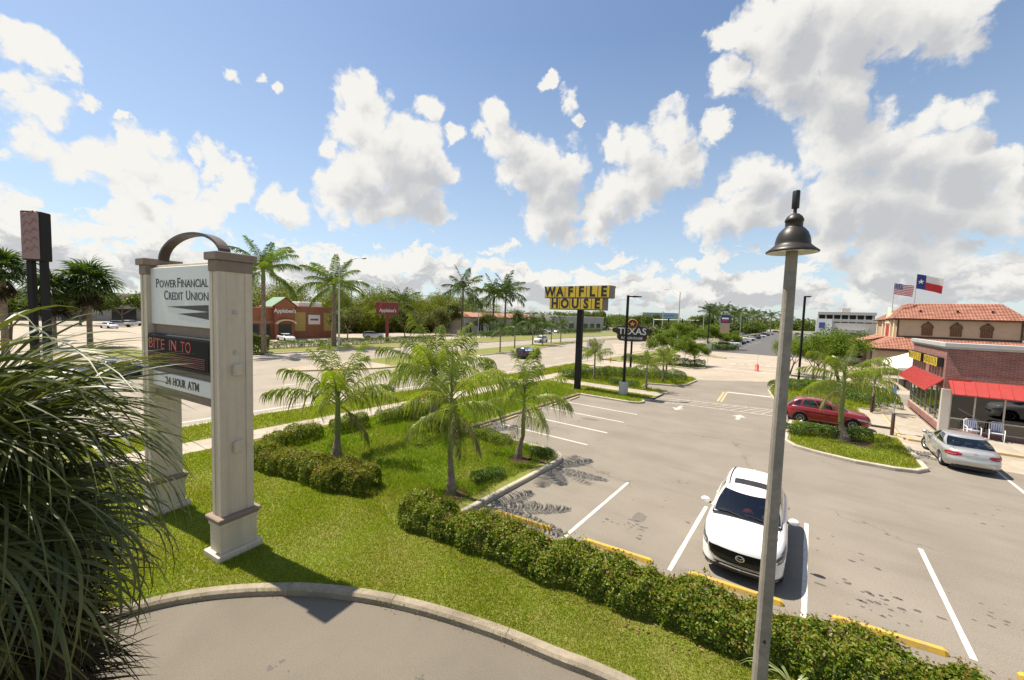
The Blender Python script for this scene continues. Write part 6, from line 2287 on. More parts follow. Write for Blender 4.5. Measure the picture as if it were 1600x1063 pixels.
# pylon sign at the left
M['pylon_face'] = noisy('faded_pink_sign_face', (0.24, 0.165, 0.155), (0.28, 0.19, 0.175), 3.0, 0.5)
M['pylon_line'] = principled('faded_red_mark', (0.30, 0.15, 0.13), 0.6)
t = thing('pylon_sign', 'tall dark two-legged pylon sign with faded pinkish face at the left edge', 'sign', (-62, 3.25, 0), math.radians(46))
bx = MB().box(-.82, .82, -.6, .6, 10.1, 14.9, bev=.06).build('sign_box', M['black_metal'], t)
MB().box(-.75, .75, -.63, -.601, 10.25, 14.75).build('sign_face', M['pylon_face'], bx)
mb = MB()
for k in range(5):
    z = 10.9 + k * .85
    mb.tube([(-.62 + .31 * i, -.64, z + (.28 if i % 2 else -.1) + .12 * i) for i in range(5)], .05, 4)
mb.build('scrawl_marks', M['pylon_line'], bx)
for x in (-.55, .55):
    MB().box(x - .24, x + .24, -.24, .24, 0, 10.1, bev=.02).build('leg', M['black_metal'], t)

# --- the long pale building and far blocks
M['far_wall'] = noisy('pale_far_wall', (0.60, 0.54, 0.45), (0.66, 0.60, 0.50), 0.3, 0.85)
M['far_grey'] = noisy('grey_far_wall', (0.40, 0.37, 0.34), (0.46, 0.43, 0.39), 0.3, 0.85)
M['far_tile'] = noisy('far_tile_roof', (0.36, 0.18, 0.12), (0.44, 0.24, 0.16), 0.4, 0.85)
L_ = thing('long_building', 'long pale building with a red tiled edge behind the median palms', 'building', (-86, 88, 0))
MB().box(-14, 0, 0, 56, 0, 5.4).build('wall', M['far_wall'], L_)
rfm = MB()
rfm.add([(.8, -.5, 5.3), (.8, 40, 5.3), (-2.5, 40, 6.7), (-2.5, -.5, 6.7), (.8, -.5, 5.15), (.8, 40, 5.15)], [(0, 1, 2, 3), (4, 5, 1, 0)])
rfm.build('tiled_roof_edge', M['far_tile'], L_)
MB().box(-14, -2.6, -.4, 56, 5.4, 6.9).build('parapet', M['far_wall'], L_)
for k in range(9):
    w = MB().box(-.02, .08, 2 + k * 5.6, 4.6 + k * 5.6, .3, 3.2).build('window', M['far_glass'], L_)
    MB().box(.08, .14, 3.2 + k * 5.6, 3.35 + k * 5.6, .3, 3.2).build('mullion', M['white_paint'], w)
B2 = thing('flat_building', 'grey flat-roofed building right of the long pale one, behind the restaurant sign', 'building', (-86, 146, 0))
MB().box(-20, 0, 0, 46, 0, 6.2).build('wall', M['far_grey'], B2)
MB().box(-20.2, .2, -.2, 46.2, 6.2, 6.7).build('parapet', M['far_wall'], B2)
for k in range(6):
    MB().box(0, .1, 3 + k * 7, 7 + k * 7, .4, 3.2).build('window', M['far_glass'], B2)
t = thing('office_block', 'distant blue-glass office block on the horizon over the road', 'building', (-128, 420, 0))
MB().box(-16, 16, 0, 20, 0, 13.5).build('wall', principled('blue_glass', (.10, .2, .33), .3), t)
for k in range(4):
    MB().box(-16.1, 16.1, -.1, 0, 2.4 + k * 3, 3.0 + k * 3).build('floor_band', principled('blue_grey_band', (.25, .32, .4), .6), t)
t = thing('bank_sign', 'small dark blue and red sign board among the far palms', 'sign', (-18.4, 118, 0), 0)
bb = MB().box(-1.1, 1.1, -.2, .2, 6.0, 8.2, bev=.03).build('sign_box', principled('navy_sign', (.015, .03, .14), .4), t)
MB().box(-.8, .8, -.23, -.201, 7.0, 7.4).build('white_print', M['white_paint'], bb)
MB().box(-.8, .8, -.23, -.201, 6.4, 6.7).build('red_print', FL['red'], bb)
MB().box(-1.1, 1.1, -.25, .25, 0, 6.0).build('plinth', principled('tan_plinth', (.34, .25, .16), .8), t)
# parking garage
Gp = thing('parking_garage', 'distant multi-storey concrete parking garage behind the shops', 'building', (1.5, 190, 0))
for k in range(4):
    z = 2.6 + k * 2.55
    MB().box(0, 16.5, 0, 16, z, z + 1.05).build('deck_wall', M['concrete'], Gp)
for k in range(8):
    MB().box(k * 2.2, k * 2.2 + .4, .1, 14, 0, 10.4).build('column', M['concrete'], Gp)
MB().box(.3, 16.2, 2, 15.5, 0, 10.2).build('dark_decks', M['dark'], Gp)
MB().box(7, 9.5, 4, 8, 11.2, 12.8).build('stair_tower', M['concrete'], Gp)
Sp = thing('shop_building', 'grey shop block with a white end wall in front of the parking garage', 'building', (0.8, 130, 0))
MB().box(0, 3.2, 0, 14, 0, 7.9).build('end_wall', M['sign_white'], Sp)
MB().box(3.2, 12.5, .5, 14, 0, 7.0).build('wall', M['far_grey'], Sp)
MB().box(3.0, 9.8, -2.2, .5, 4.6, 5.4).build('canopy', M['fascia'], Sp)
MB().box(12.5, 19, 1.5, 14, 0, 6.2).build('side_wall', principled('grey_brown_wall', (.25, .2, .17), .8), Sp)
MB().box(.6, 1.8, -.06, -.001, 5.6, 7.0).build('shop_sign', principled('blue_shop_sign', (.05, .08, .3), .4), Sp)
for k in range(4):
    MB().box(3.6 + k * 1.6, 4.9 + k * 1.6, .42, .5, .3, 3.4).build('window', M['far_glass'], Sp)
mall = thing('mall_building', 'low beige mall building far left behind the fan palms', 'building', (-185, 14, 0))
MB().box(-30, 0, -70, 44, 0, 8.5).build('wall', M['far_grey'], mall)
MB().box(-30, .3, -70, 44, 8.5, 9.2).build('parapet', M['far_wall'], mall)
for k in range(10):
    MB().box(0, .2, -66 + k * 11, -60 + k * 11, .3, 4).build('window', M['far_glass'], mall)
h = MB()

# ------------------------------------------------------------------ vehicles
def interp(x, pts):
    return np.interp(x, [p[0] for p in pts], [p[1] for p in pts])


def smooth_pts(pts, per=8):
    q = np.array(spline(pts, per))
    return q


class Car:
    """body panels lofted from a plan outline and side profile; x forward, centre on the ground"""

    def __init__(c, sp):
        c.sp = sp
        L, W = sp['L'], sp['W']
        c.xf, c.xr, c.w = L / 2, -L / 2, W / 2
        w = c.w
        nf, nr = sp.get('nose', .42), sp.get('tail', .34)
        bl = sp.get('bluff', 1.0)
        pts = [(c.xf, 0), (c.xf - .02 * bl, .25 * w), (c.xf - .07 * bl, .5 * w), (c.xf - .17 * bl, .75 * w), (c.xf - nf * (.5 + .5 * bl), .94 * w), (c.xf - nf - .40, .99 * w), (c.xf - 1.5, w), (0, w), (c.xr + 1.3, w), (c.xr + nr + .35, .98 * w), (c.xr + nr, .925 * w), (c.xr + .13, .74 * w), (c.xr + .05, .5 * w), (c.xr + .012, .25 * w), (c.xr, 0)]
        q = smooth_pts(pts, 16)
        s = np.concatenate([[0], np.cumsum(np.linalg.norm(np.diff(q, axis=0), axis=1))])
        c.S = s[-1]
        c.N = sp.get('N', 150)
        u = np.linspace(0, s[-1], c.N)
        c.ol = np.stack([np.interp(u, s, q[:, 0]), np.interp(u, s, q[:, 1])], 1)
        c.u = u
        t = np.gradient(c.ol, axis=0)
        c.nl = nrm(np.stack([-t[:, 1], t[:, 0]], 1))                # points outward? fixed below
        if (c.nl[c.N // 2] * np.array([0, 1])).sum() < 0:
            c.nl = -c.nl
        top = smooth_pts(sp['deck'], 8)
        c.top = lambda x: np.interp(-x, -top[:, 0], top[:, 1])
        c.R = sp['R']
        c.wx = (sp['wf'], sp['wr'])
        c.gap = sp.get('arch', .055)

    def prof(c, s):
        """inset of the side (m) at relative height s"""
        return interp(s, c.sp.get('inset', [(0, .075), (.12, .03), (.30, .005), (.50, .0), (.62, .012), (.70, .004), (.80, .014), (.90, .04), (.96, .075), (1.0, .13)]))

    def P(c, u, s, side=1, off=0.0):
        """point on the side skin at arc length u from the nose centre, relative height s"""
        u, s = np.asarray(u, float), np.asarray(s, float)
        x = np.interp(u, c.u, c.ol[:, 0])
        y = np.interp(u, c.u, c.ol[:, 1])
        nx = np.interp(u, c.u, c.nl[:, 0])
        ny = np.interp(u, c.u, c.nl[:, 1])
        fr = np.clip((x - (c.xf - .9)) / .9, 0, 1)
        rr = np.clip(((c.xr + .7) - x) / .7, 0, 1)
        ins = c.prof(s) + fr * interp(s, c.sp['nose_in']) + rr * interp(s, c.sp['tail_in'])
        ins = ins - off
        px_, py_ = x - nx * ins, np.maximum(0, y - ny * ins)
        zb = interp(x, c.sp.get('sill', [(c.xr, .30), (c.xr + .5, .22), (c.xf - .6, .2), (c.xf, .22)]))
        zt = c.top(px_)
        z = zb + (zt - zb) * s
        for wx in c.wx:
            d = px_ - wx
            ra = c.R + c.gap
            arch = np.where(np.abs(d) < ra, c.R + np.sqrt(np.maximum(0, ra * ra - d * d)), 0)
            z = np.where(arch > 0, np.maximum(z, arch + .02 * s), z)
        return np.stack([px_, side * py_, z], -1)

    def shell(c):
        lv = np.array([0, .05, .12, .2, .3, .4, .5, .57, .62, .66, .70, .76, .82, .88, .92, .96, 1.0])
        V, F = [], []
        U, Sg = np.meshgrid(c.u, lv, indexing='ij')
        n, k = U.shape
        for side in (1, -1):
            o = len(V) and sum(len(v) for v in V)
            V.append(c.P(U, Sg, side).reshape(-1, 3))
            for i in range(n - 1):
                for j in range(k - 1):
                    q = (o + i * k + j, o + (i + 1) * k + j, o + (i + 1) * k + j + 1, o + i * k + j + 1)
                    F.append(q if side > 0 else q[::-1])
        # deck
        o = sum(len(v) for v in V)
        top = c.P(c.u, np.ones(n), 1)
        t = np.array([-1, -.93, -.8, -.6, -.3, 0, .3, .6, .8, .93, 1.0])
        crown = c.sp.get('crown', .045)
        D = np.zeros((n, len(t), 3))
        for j, tt in enumerate(t):
            D[:, j, 0] = top[:, 0]
            D[:, j, 1] = top[:, 1] * tt
            D[:, j, 2] = top[:, 2] + crown * (1 - abs(tt) ** 2.5) * np.clip(top[:, 1] / c.w, 0, 1)
        V.append(D.reshape(-1, 3))
        m = len(t)
        cb = c.sp['cab_base']
        for i in range(n - 1):
            xm = (top[i, 0] + top[i + 1, 0]) / 2
            if cb[1] + .12 < xm < cb[0] - .12:
                continue
            for j in range(m - 1):
                F.append((o + i * m + j, o + i * m + j + 1, o + (i + 1) * m + j + 1, o + (i + 1) * m + j))
        V = np.concatenate(V)
        return V, F

    def deck_pt(c, x, y):
        uu = c.u[np.argmin(np.abs(c.P(c.u, np.ones(c.N))[:, 0] - x))]
        p = c.P(uu, 1.0)
        tt = y / max(.01, p[1])
        return Vector((x, y, p[2] + c.sp.get('crown', .045) * (1 - min(1, abs(tt)) ** 2.5) * min(1, p[1] / c.w)))

    def patch(c, rows, side=0, off=.008, cols=10, name='patch', mat=None, parent=None, rear=False, thick=True):
        """rows (s, u0, u1): a skin panel just proud of the body; side 0 spans both sides from -u1 to u1"""
        V = []
        for s, a, b in rows:
            if side == 0:
                uu = np.linspace(-b, b, cols)
            else:
                uu = np.linspace(a, b, cols)
            for q in uu:
                sd = (1 if q >= 0 else -1) if side == 0 else side
                qq = abs(q)
                if rear:
                    qq = c.S - qq
                V.append(c.P(qq, s, sd, off))
        k = cols
        F = [(i * k + j, i * k + j + 1, (i + 1) * k + j + 1, (i + 1) * k + j) for i in range(len(rows) - 1) for j in range(k - 1)]
        me = np_grid_mesh(name, np.array(V), F, mat)
        return link(name, me, parent)

    def cabin(c):
        """greenhouse grid: returns V (n,k,3) for the half ring nose->tail, and face classes"""
        sp = c.sp
        xb0, xb1 = sp['cab_base']
        xt0, xt1 = sp['cab_top']
        H = sp['H']
        wb, wt = c.w * sp.get('wb', .90), c.w * sp.get('wt', .66)
        bw0, bw1 = sp.get('bow', (.16, .10))

        def outline(x0, x1, w, nose, tail, cr):
            a = [(x0 - nose * (q ** 2.2), w * q * cr) for q in np.linspace(0, 1, 9)]
            b_ = [(x0 - nose + (x1 + tail - (x0 - nose)) * q, w * (cr + (1 - cr) * math.sin(PI * min(1, max(0, q * 1.0))) ** .55 if 0 < q < 1 else w * 0 + cr) if False else w * (cr + (1 - cr) * (math.sin(PI * q) ** .6 if 0 < q < 1 else 0))) for q in np.linspace(0, 1, 41)[1:-1]]
            d = [(x1 + tail * (q ** 2.2), w * q * cr) for q in np.linspace(1, 0, 9)]
            return np.array(a + b_ + d)
        B = outline(xb0, xb1, wb, bw0, bw1, .93)
        T_ = outline(xt0, xt1, wt, bw0 * .8, bw1 * .8, .93)
        n = len(B)
        r = np.array([0, .06, .2, .35, .5, .65, .8, .9, .95, 1.0])
        V = np.zeros((n, len(r), 3))
        zb = c.top(B[:, 0]) - .01
        zt = H - sp.get('roof_drop', .10) * ((T_[:, 0] - (xt0 + xt1) / 2) / ((xt0 - xt1) / 2)) ** 2 - .05
        for j, q in enumerate(r):
            bulge = .035 * math.sin(PI * min(1, q))
            f = q
            V[:, j, 0] = B[:, 0] + (T_[:, 0] - B[:, 0]) * f
            V[:, j, 1] = (B[:, 1] + (T_[:, 1] - B[:, 1]) * f ** 1.15) + bulge * (np.abs(B[:, 1]) / wb)
            V[:, j, 2] = zb + (zt - zb) * f + .02 * math.sin(PI * q)
        c.cabV, c.r = V, r
        return V, r, zt

    def build(c, name, label, loc, rz, paint, group=None, cat='car', wheel_turn=0):
        sp = c.sp
        t = thing(name, label, cat, loc, rz, group)
        V, F = c.shell()
        body = link('body', np_grid_mesh('body', V, F, paint), t)
        V, r, zt = c.cabin()
        n, k = V.shape[:2]
        NF, NS = 9, 39
        ws_g, rw_g, side_g = range(0, NF - 1), range(n - NF, n - 1), []
        pill = sp.get('pillars', [(.0, .10), (.44, .50), (.86, 1.0)])

        def cls(i, j):
            if not (1 <= j <= 6):
                return 'paint'
            if i < NF - 1:
                return 'windshield'
            if i >= n - NF:
                return 'rear_window' if j >= 1 else 'paint'
            q = (i - (NF - 1) + .5) / (n - 2 * NF + 1)
            for a, b in pill:
                if a <= q <= b:
                    return 'paint'
            for m_, (a, b) in enumerate(pill):
                if q < a:
                    return 'side%d' % m_
            return 'paint'
        groups = {}
        for i in range(n - 1):
            for j in range(k - 1):
                groups.setdefault(cls(i, j), []).append((i * k + j, (i + 1) * k + j, (i + 1) * k + j + 1, i * k + j + 1))
        V1 = V.reshape(-1, 3)
        V2 = V1 * np.array([1, -1, 1])
        # roof cap
        te = V[:, -1]
        tt = np.array([-1, -.94, -.75, -.4, 0, .4, .75, .94, 1.0])
        Rf = np.zeros((n, len(tt), 3))
        for j, q in enumerate(tt):
            Rf[:, j, 0] = te[:, 0]
            Rf[:, j, 1] = te[:, 1] * q
            Rf[:, j, 2] = te[:, 2] + .05 * (1 - abs(q) ** 3) * np.clip(te[:, 1] / te[:, 1].max(), 0, 1) ** .7
        m = len(tt)
        RF = [(i * m + j, i * m + j + 1, (i + 1) * m + j + 1, (i + 1) * m + j) for i in range(n - 1) for j in range(m - 1)]
        c.roof = Rf
        pf = groups.pop('paint')
        VV = np.concatenate([V1, V2, Rf.reshape(-1, 3)])
        FF = [tuple(f) for f in pf] + [tuple(x + len(V1) for x in f[::-1]) for f in pf] + [tuple(x + 2 * len(V1) for x in f) for f in RF]
        cab = link('cabin_shell', np_grid_mesh('cabin_shell', VV, FF, paint), t)

        def sub(faces, V):
            ids = sorted({x for f in faces for x in f})
            mp = {x: i for i, x in enumerate(ids)}
            return V[ids], [tuple(mp[x] for x in f) for f in faces]
        for g_, fs in groups.items():
            if g_ in ('windshield', 'rear_window'):
                a, fa = sub(fs, V1)
                b, fb = sub(fs, V2)
                me = np_grid_mesh(g_, np.concatenate([a, b]), fa + [tuple(x + len(a) for x in f[::-1]) for f in fb], M['car_glass'])
                link(g_, me, t)
            else:
                for W2 in (V1, V2):
                    a, fa = sub(fs, W2)
                    link('side_window', np_grid_mesh('side_window', a, fa, M['car_glass']), t)
        # underside, tub, seats
        w = c.w
        tb = MB()
        tb.box(c.xr + .25, c.xf - .3, -w * .72, w * .72, .17, .45)
        tb.box(sp['cab_base'][1] - .02, sp['cab_base'][0] + .05, -w * .86, w * .86, .45, .62)
        tb.box(sp['wf'] - .42, sp['wf'] + .42, -w * .75, w * .75, .3, .66)
        tb.box(sp['wr'] - .42, sp['wr'] + .42, -w * .75, w * .75, .3, .66)
        tb.build('underbody', M['dark'], t)
        belt = float(c.top(np.array(0.0)))
        seat = sp.get('seat', M['car_seat'])
        x0, x1 = sp['cab_base']
        s_ = MB()
        fx = x0 - 1.25
        for y in (-.37, .37):
            s_.box(fx - .25, fx + .3, y - .24, y + .24, .55, .75, bev=.05)
            s_.box(fx - .42, fx - .26, y - .24, y + .24, .70, belt + .18, bev=.06)
            s_.box(fx - .44, fx - .33, y - .13, y + .13, belt + .2, belt + .36, bev=.04)
        rx = fx - 1.0
        s_.box(rx - .2, rx + .3, -.6, .6, .55, .75, bev=.05)
        s_.box(rx - .36, rx - .2, -.62, .62, .7, belt + .08, bev=.06)
        for y in (-.4, 0, .4):
            s_.box(rx - .38, rx - .28, y - .13, y + .13, belt + .08, belt + .24, bev=.04)
        s_.build('seats', seat, t)
        d_ = MB()
        d_.box(x0 - .72, x0 - .18, -w * .78, w * .78, belt - .28, belt - .03, bev=.06)
        if sp.get('shelf'):
            d_.box(x1 + .12, rx - .36, -w * .7, w * .7, belt - .06, belt - .01, mi=1)
        d_.lathe([(.17, 0), (.19, .012), (.17, .024)], 16, (x0 - .86, .37, belt - .02), axis='x')
        d_.build('dashboard', [M['dark'], seat], t)
        # wheels
        for wx in c.wx:
            for sd in (1, -1):
                yc = sd * (w - .155)
                R = c.R
                ty = MB()
                ty.lathe([(R * .62, -.10), (R * .9, -.108), (R * .98, -.085), (R, -.05), (R, .05), (R * .98, .085), (R * .9, .108), (R * .62, .10)], 28, axis='y')
                o = ty.build('wheel', M['rubber'], t, (wx, yc, R))
                if wx > 0 and wheel_turn:
                    o.rotation_euler = (0, 0, wheel_turn)
                rm = MB()
                ys = sd
                rm.lathe([(R * .64, ys * -.085), (R * .63, ys * -.10), (R * .56, ys * -.09), (R * .55, ys * -.02)], 24, axis='y')
                rm.lathe([(.001, ys * -.07), (R * .14, ys * -.075), (R * .16, ys * -.03)], 14, axis='y')
                ns = sp.get('spokes', 5)
                for q in range(ns):
                    a = 2 * PI * q / ns
                    for da in (-.09, .09) if ns <= 6 else (0,):
                        ca, sa = math.cos(a + da), math.sin(a + da)
                        px, pz = -math.sin(a + da), math.cos(a + da)
                        hw = .022 if ns <= 6 else .02
                        p = [(ca * R * .12 + px * hw, sa * R * .12 + pz * hw), (ca * R * .12 - px * hw, sa * R * .12 - pz * hw), (ca * R * .57 - px * hw * .8, sa * R * .57 - pz * hw * .8), (ca * R * .57 + px * hw * .8, sa * R * .57 + pz * hw * .8)]
                        rm.add([(u_, ys * .078, v_) for u_, v_ in p] + [(u_, ys * .045, v_) for u_, v_ in p], [(0, 1, 2, 3), (3, 2, 1, 0), (0, 4, 5, 1), (1, 5, 6, 2), (2, 6, 7, 3), (3, 7, 4, 0)])
                rm.lathe([(.001, ys * .02), (R * .56, ys * .02)], 20, axis='y', mi=1)
                rm.build('rim', [M['alloy'], M['dark']], o)
        # mirrors
        for sd in (1, -1):
            mr = MB()
            mx, my, mz = x0 - .52, sd * (w + .10), belt + .10
            mr.lathe([(.01, -.10), (.08, -.07), (.10, 0), (.09, .05), (.03, .075)], 14, (0, 0, 0), axis='x', cap0=True, cap1=True)
            o = mr.build('side_mirror', paint, t, (mx, my, mz))
            o.scale = (.9, 1.25, .85)
            MB().box(-.03, .03, -.12 if sd > 0 else -.0, .0 if sd > 0 else .12, -.08, -.04).build('mirror_foot', M['dark'], o)
        return t, body


def handle(c, t, u, s, paint):
    for sd in (1, -1):
        p = c.P(u, s, sd, .02)
        MB().box(-.09, .09, -.012, .012, -.014, .014, bev=.008).build('door_handle', paint, t, tuple(p))


def seams(c, t, us, s0=.12, s1=.97):
    mb = MB()
    for u in us:
        for sd in (1, -1):
            ss = np.linspace(s0, s1, 8)
            a = c.P(np.full(8, u - .006), ss, sd, .003)
            b = c.P(np.full(8, u + .006), ss, sd, .003)
            mb.add([tuple(p) for p in a] + [tuple(p) for p in b], [(i, i + 1, 9 + i, 8 + i) for i in range(7)])
    stuff(mb.build('door_seams', M['dark'], t))


def car_paint(name, col, metal=0.0, rough=.28):
    m = principled(name, col, rough, metal)
    b = m.node_tree.nodes['Principled BSDF']
    b.inputs['Coat Weight'].default_value = 0.8
    b.inputs['Coat Roughness'].default_value = 0.05
    return m


M['paint_pearl'] = car_paint('pearl_white_paint', (0.78, 0.77, 0.75))
M['paint_silver'] = car_paint('silver_paint', (0.50, 0.50, 0.48), .55, .32)
M['paint_red'] = car_paint('dark_red_paint', (0.22, 0.012, 0.018), .2)
M['paint_black'] = car_paint('black_paint', (0.012, 0.013, 0.015))
M['paint_navy'] = car_paint('navy_paint', (0.012, 0.02, 0.06))
M['paint_grey'] = car_paint('grey_paint', (0.12, 0.12, 0.125), .3)
M['paint_plain'] = car_paint('plain_white_paint', (0.72, 0.72, 0.71))
M['lens_red'] = principled('tail_lens', (0.30, 0.012, 0.018), .15)
M['lens_clear'] = principled('head_lens', (0.35, 0.37, 0.38), .08)
M['lens_dark'] = principled('dark_lens', (0.06, 0.065, 0.07), .08)
M['gloss_black'] = principled('gloss_black', (0.008, 0.008, 0.009), .12)
M['plate'] = principled('number_plate', (0.55, 0.56, 0.52), .5)
M['pink'] = principled('pink_plush', (0.55, 0.06, 0.09), .9)

SUV = dict(L=4.55, W=1.86, H=1.67, R=.355, wf=1.37, wr=-1.33,
           deck=[(2.29, .90), (2.20, .955), (2.0, 1.005), (1.6, 1.065), (1.0, 1.115), (.6, 1.13), (-.6, 1.14), (-1.6, 1.16), (-2.1, 1.15), (-2.28, 1.08)],
           nose_in=[(0, .05), (.10, .0), (.2, .0), (.24, .03), (.28, .02), (.6, .03), (.80, .05), (.92, .07), (1, .10)],
           bluff=.55,
           tail_in=[(0, .10), (.2, .0), (.5, .0), (.75, .06), (1, .12)],
           cab_base=(1.20, -2.16), cab_top=(.22, -1.78), wb=.88, wt=.66, bow=(.20, .12), roof_drop=.07, nose=.50, tail=.40,
           pillars=[(0, .13), (.39, .43), (.70, .745), (.93, 1.0)], spokes=5)
SEDAN = dict(L=4.81, W=1.82, H=1.46, R=.325, wf=1.42, wr=-1.36, N=150,
             deck=[(2.41, .70), (2.3, .77), (1.9, .86), (1.3, .93), (.9, .965), (0, .97), (-1.0, .985), (-1.5, 1.00), (-2.0, 1.005), (-2.33, 1.0), (-2.405, .96)],
             nose_in=[(0, .12), (.2, .0), (.6, .0), (.85, .06), (1, .12)],
             tail_in=[(0, .10), (.12, .02), (.34, .0), (.46, .0), (.52, .035), (.9, .05), (1, .09)],
             cab_base=(1.22, -1.86), cab_top=(.28, -1.02), wb=.87, wt=.66, bow=(.20, .16), roof_drop=.06, nose=.52, tail=.36,
             pillars=[(0, .12), (.43, .47), (.86, 1.0)], spokes=7, seat=M['car_seat_pale'], shelf=True)
HATCH = dict(L=4.36, W=1.79, H=1.62, R=.335, wf=1.30, wr=-1.26, N=120,
             deck=[(2.18, .76), (2.08, .85), (1.8, .94), (1.3, 1.01), (.9, 1.04), (0, 1.06), (-1.2, 1.09), (-1.9, 1.11), (-2.18, 1.05)],
             nose_in=[(0, .12), (.2, .02), (.6, .0), (.85, .06), (1, .12)],
             tail_in=[(0, .08), (.2, .0), (.5, .0), (.75, .05), (1, .12)],
             cab_base=(1.16, -2.04), cab_top=(.14, -1.58), wb=.88, wt=.66, bow=(.18, .12), roof_drop=.08, nose=.48, tail=.38,
             pillars=[(0, .12), (.42, .46), (.74, .80), (.92, 1.0)], spokes=8)

# --- white crossover nosed up to the hedge
c = Car(SUV)
t, body = c.build('parked_car', 'white crossover with black grille and sunroof, nosed in to the long hedge', (-1.10, 12.95, .004), -PI / 2 + .035, M['paint_pearl'])
c.patch([(.36, 0, .42), (.42, 0, .55), (.52, 0, .66), (.64, 0, .73), (.755, 0, .76)], 0, .010, 18, 'grille', M['gloss_black'], t)
gs = c.patch([(.325, 0, .36), (.345, 0, .42), (.362, 0, .46)], 0, .022, 18, 'grille_chrome', M['chrome'], t)
for sd in (1, -1):
    c.patch([(.345, .40, .48), (.42, .54, .61), (.52, .65, .71), (.64, .72, .77), (.72, .75, .82)], sd, .020, 4, 'grille_wing', M['chrome'], t)
    hl = c.patch([(.62, .78, 1.06), (.70, .78, 1.26), (.78, .80, 1.42), (.86, 1.02, 1.52)], sd, .010, 10, 'headlight', M['lens_dark'], t)
    c.patch([(.68, .84, 1.02), (.74, .86, 1.08)], sd, .014, 5, 'lamp_reflector', M['lens_clear'], hl)
    c.patch([(.14, .62, 1.05), (.18, .60, 1.10), (.20, .74, 1.10)], sd, .010, 6, 'bumper_slot', M['dark'], t)
    c.patch([(0.0, 1.3, 1.42), (.10, 1.3, 1.42), (.12, 1.3, 1.42)], sd, .004, 3, 'lower_cladding', M['dark'], t)
    c.patch([(.0, 2.0, 4.1), (.08, 2.0, 4.1)], sd, .008, 14, 'lower_cladding', M['dark'], t)
c.patch([(.05, 0, .64), (.14, 0, .74), (.22, 0, .70), (.285, 0, .54)], 0, .010, 16, 'lower_intake', M['dark'], t)
c.patch([(.0, 0, .95), (.06, 0, .95)], 0, .012, 18, 'bumper_lip', M['dark'], t)
e = c.P(0.0, .60, 1, .02)
em = MB()
em.lathe([(.062, 0), (.078, .008), (.086, 0)], 22, (0, 0, 0), axis='x')
em.tube([(.006, -.055, .03), (.006, -.03, .0), (.006, 0, -.02), (.006, .03, .0), (.006, .055, .03)], .008, 5)
o = em.build('emblem', M['chrome'], t, tuple(e))
o.scale = (1, 1.15, .9)
handle(c, t, 2.95, .74, M['paint_pearl'])
handle(c, t, 3.95, .74, M['paint_pearl'])
seams(c, t, (2.2, 3.15, 4.05))
# bonnet shut line, wipers, sunroof, roof rails, plush toy on the dash
mb = MB()
for sd in (1, -1):
    pts = [c.deck_pt(x, sd * y) + Vector((0, 0, .003)) for x, y in ((2.02, .62), (1.7, .70), (1.3, .755), (1.12, .76))]
    mb.tube([tuple(p) for p in pts], .006, 4)
    pts = [c.deck_pt(x, sd * y) + Vector((0, 0, .001)) for x, y in ((1.95, .35), (1.6, .42), (1.25, .48))]
stuff(mb.build('bonnet_seam', M['dark'], body))
mb = MB()
mb.box(1.02, 1.17, -.76, .76, 1.115, 1.150, bev=.012)
mb.tube([(1.08, .60, 1.16), (1.0, .2, 1.20), (.98, -.02, 1.215)], .012, 5)
mb.tube([(1.08, -.05, 1.16), (1.0, -.4, 1.20), (.97, -.66, 1.20)], .012, 5)
mb.build('wipers', M['dark'], t)
Rf = c.roof
sel = [i for i in range(len(Rf)) if -.72 < Rf[i, 4, 0] < -.02]


def roof_pt(x, f, off):
    half = Rf[9:-9]
    xs = half[:, 0, 0]
    o_ = np.argsort(xs)
    tt = np.array([-1, -.94, -.75, -.4, 0, .4, .75, .94, 1.0])
    zz = [np.interp(x, xs[o_], half[o_, j, 2]) for j in range(9)]
    ww = np.interp(x, xs[o_], half[o_, 8, 1])
    return (x, ww * f, np.interp(f, tt, zz) + off)


def roof_panel(x0, x1, f, off, name, mat, par):
    xs, fs = np.linspace(x0, x1, 6), np.linspace(-f, f, 9)
    V = [roof_pt(x, q, off) for x in xs for q in fs]
    F = [(i * 9 + j, i * 9 + j + 1, (i + 1) * 9 + j + 1, (i + 1) * 9 + j) for i in range(5) for j in range(8)]
    return link(name, np_grid_mesh(name, np.array(V), F, mat), par)


roof_panel(-.46, -.10, .70, .006, 'sunroof', M['gloss_black'], t)
for sd in (1, -1):
    MB().tube([roof_pt(x, sd * .90, .012) for x in np.linspace(.0, -1.65, 9)], .016, 5).build('roof_trim', M['dark'], t)
MB().lathe([(.05, 0), (.03, .03), (.005, .06)], 8, roof_pt(-1.5, 0, 0)).build('roof_antenna', M['paint_pearl'], t)
pl = MB()
pl.lathe([(.02, -.03), (.11, -.01), (.12, .03), (.07, .075), (.0, .085)], 12, (.60, .02, 1.145))
for q in range(5):
    a = q * PI / 4
    pl.lathe([(.0, 0), (.035, .02), (.03, .05), (.0, .06)], 7, (.66, .02 + .11 * math.cos(a), 1.125))
tag(pl.build('dashboard_toy', M['pink'], t))
for sd in (1, -1):
    c.patch([(.62, .30, .74), (.66, .24, .80), (.74, .30, .80)], sd, .012, 6, 'tail_light', M['lens_red'], t, rear=True)
c.patch([(.36, 0, .26), (.46, 0, .26)], 0, .012, 5, 'number_plate', M['plate'], t, rear=True)

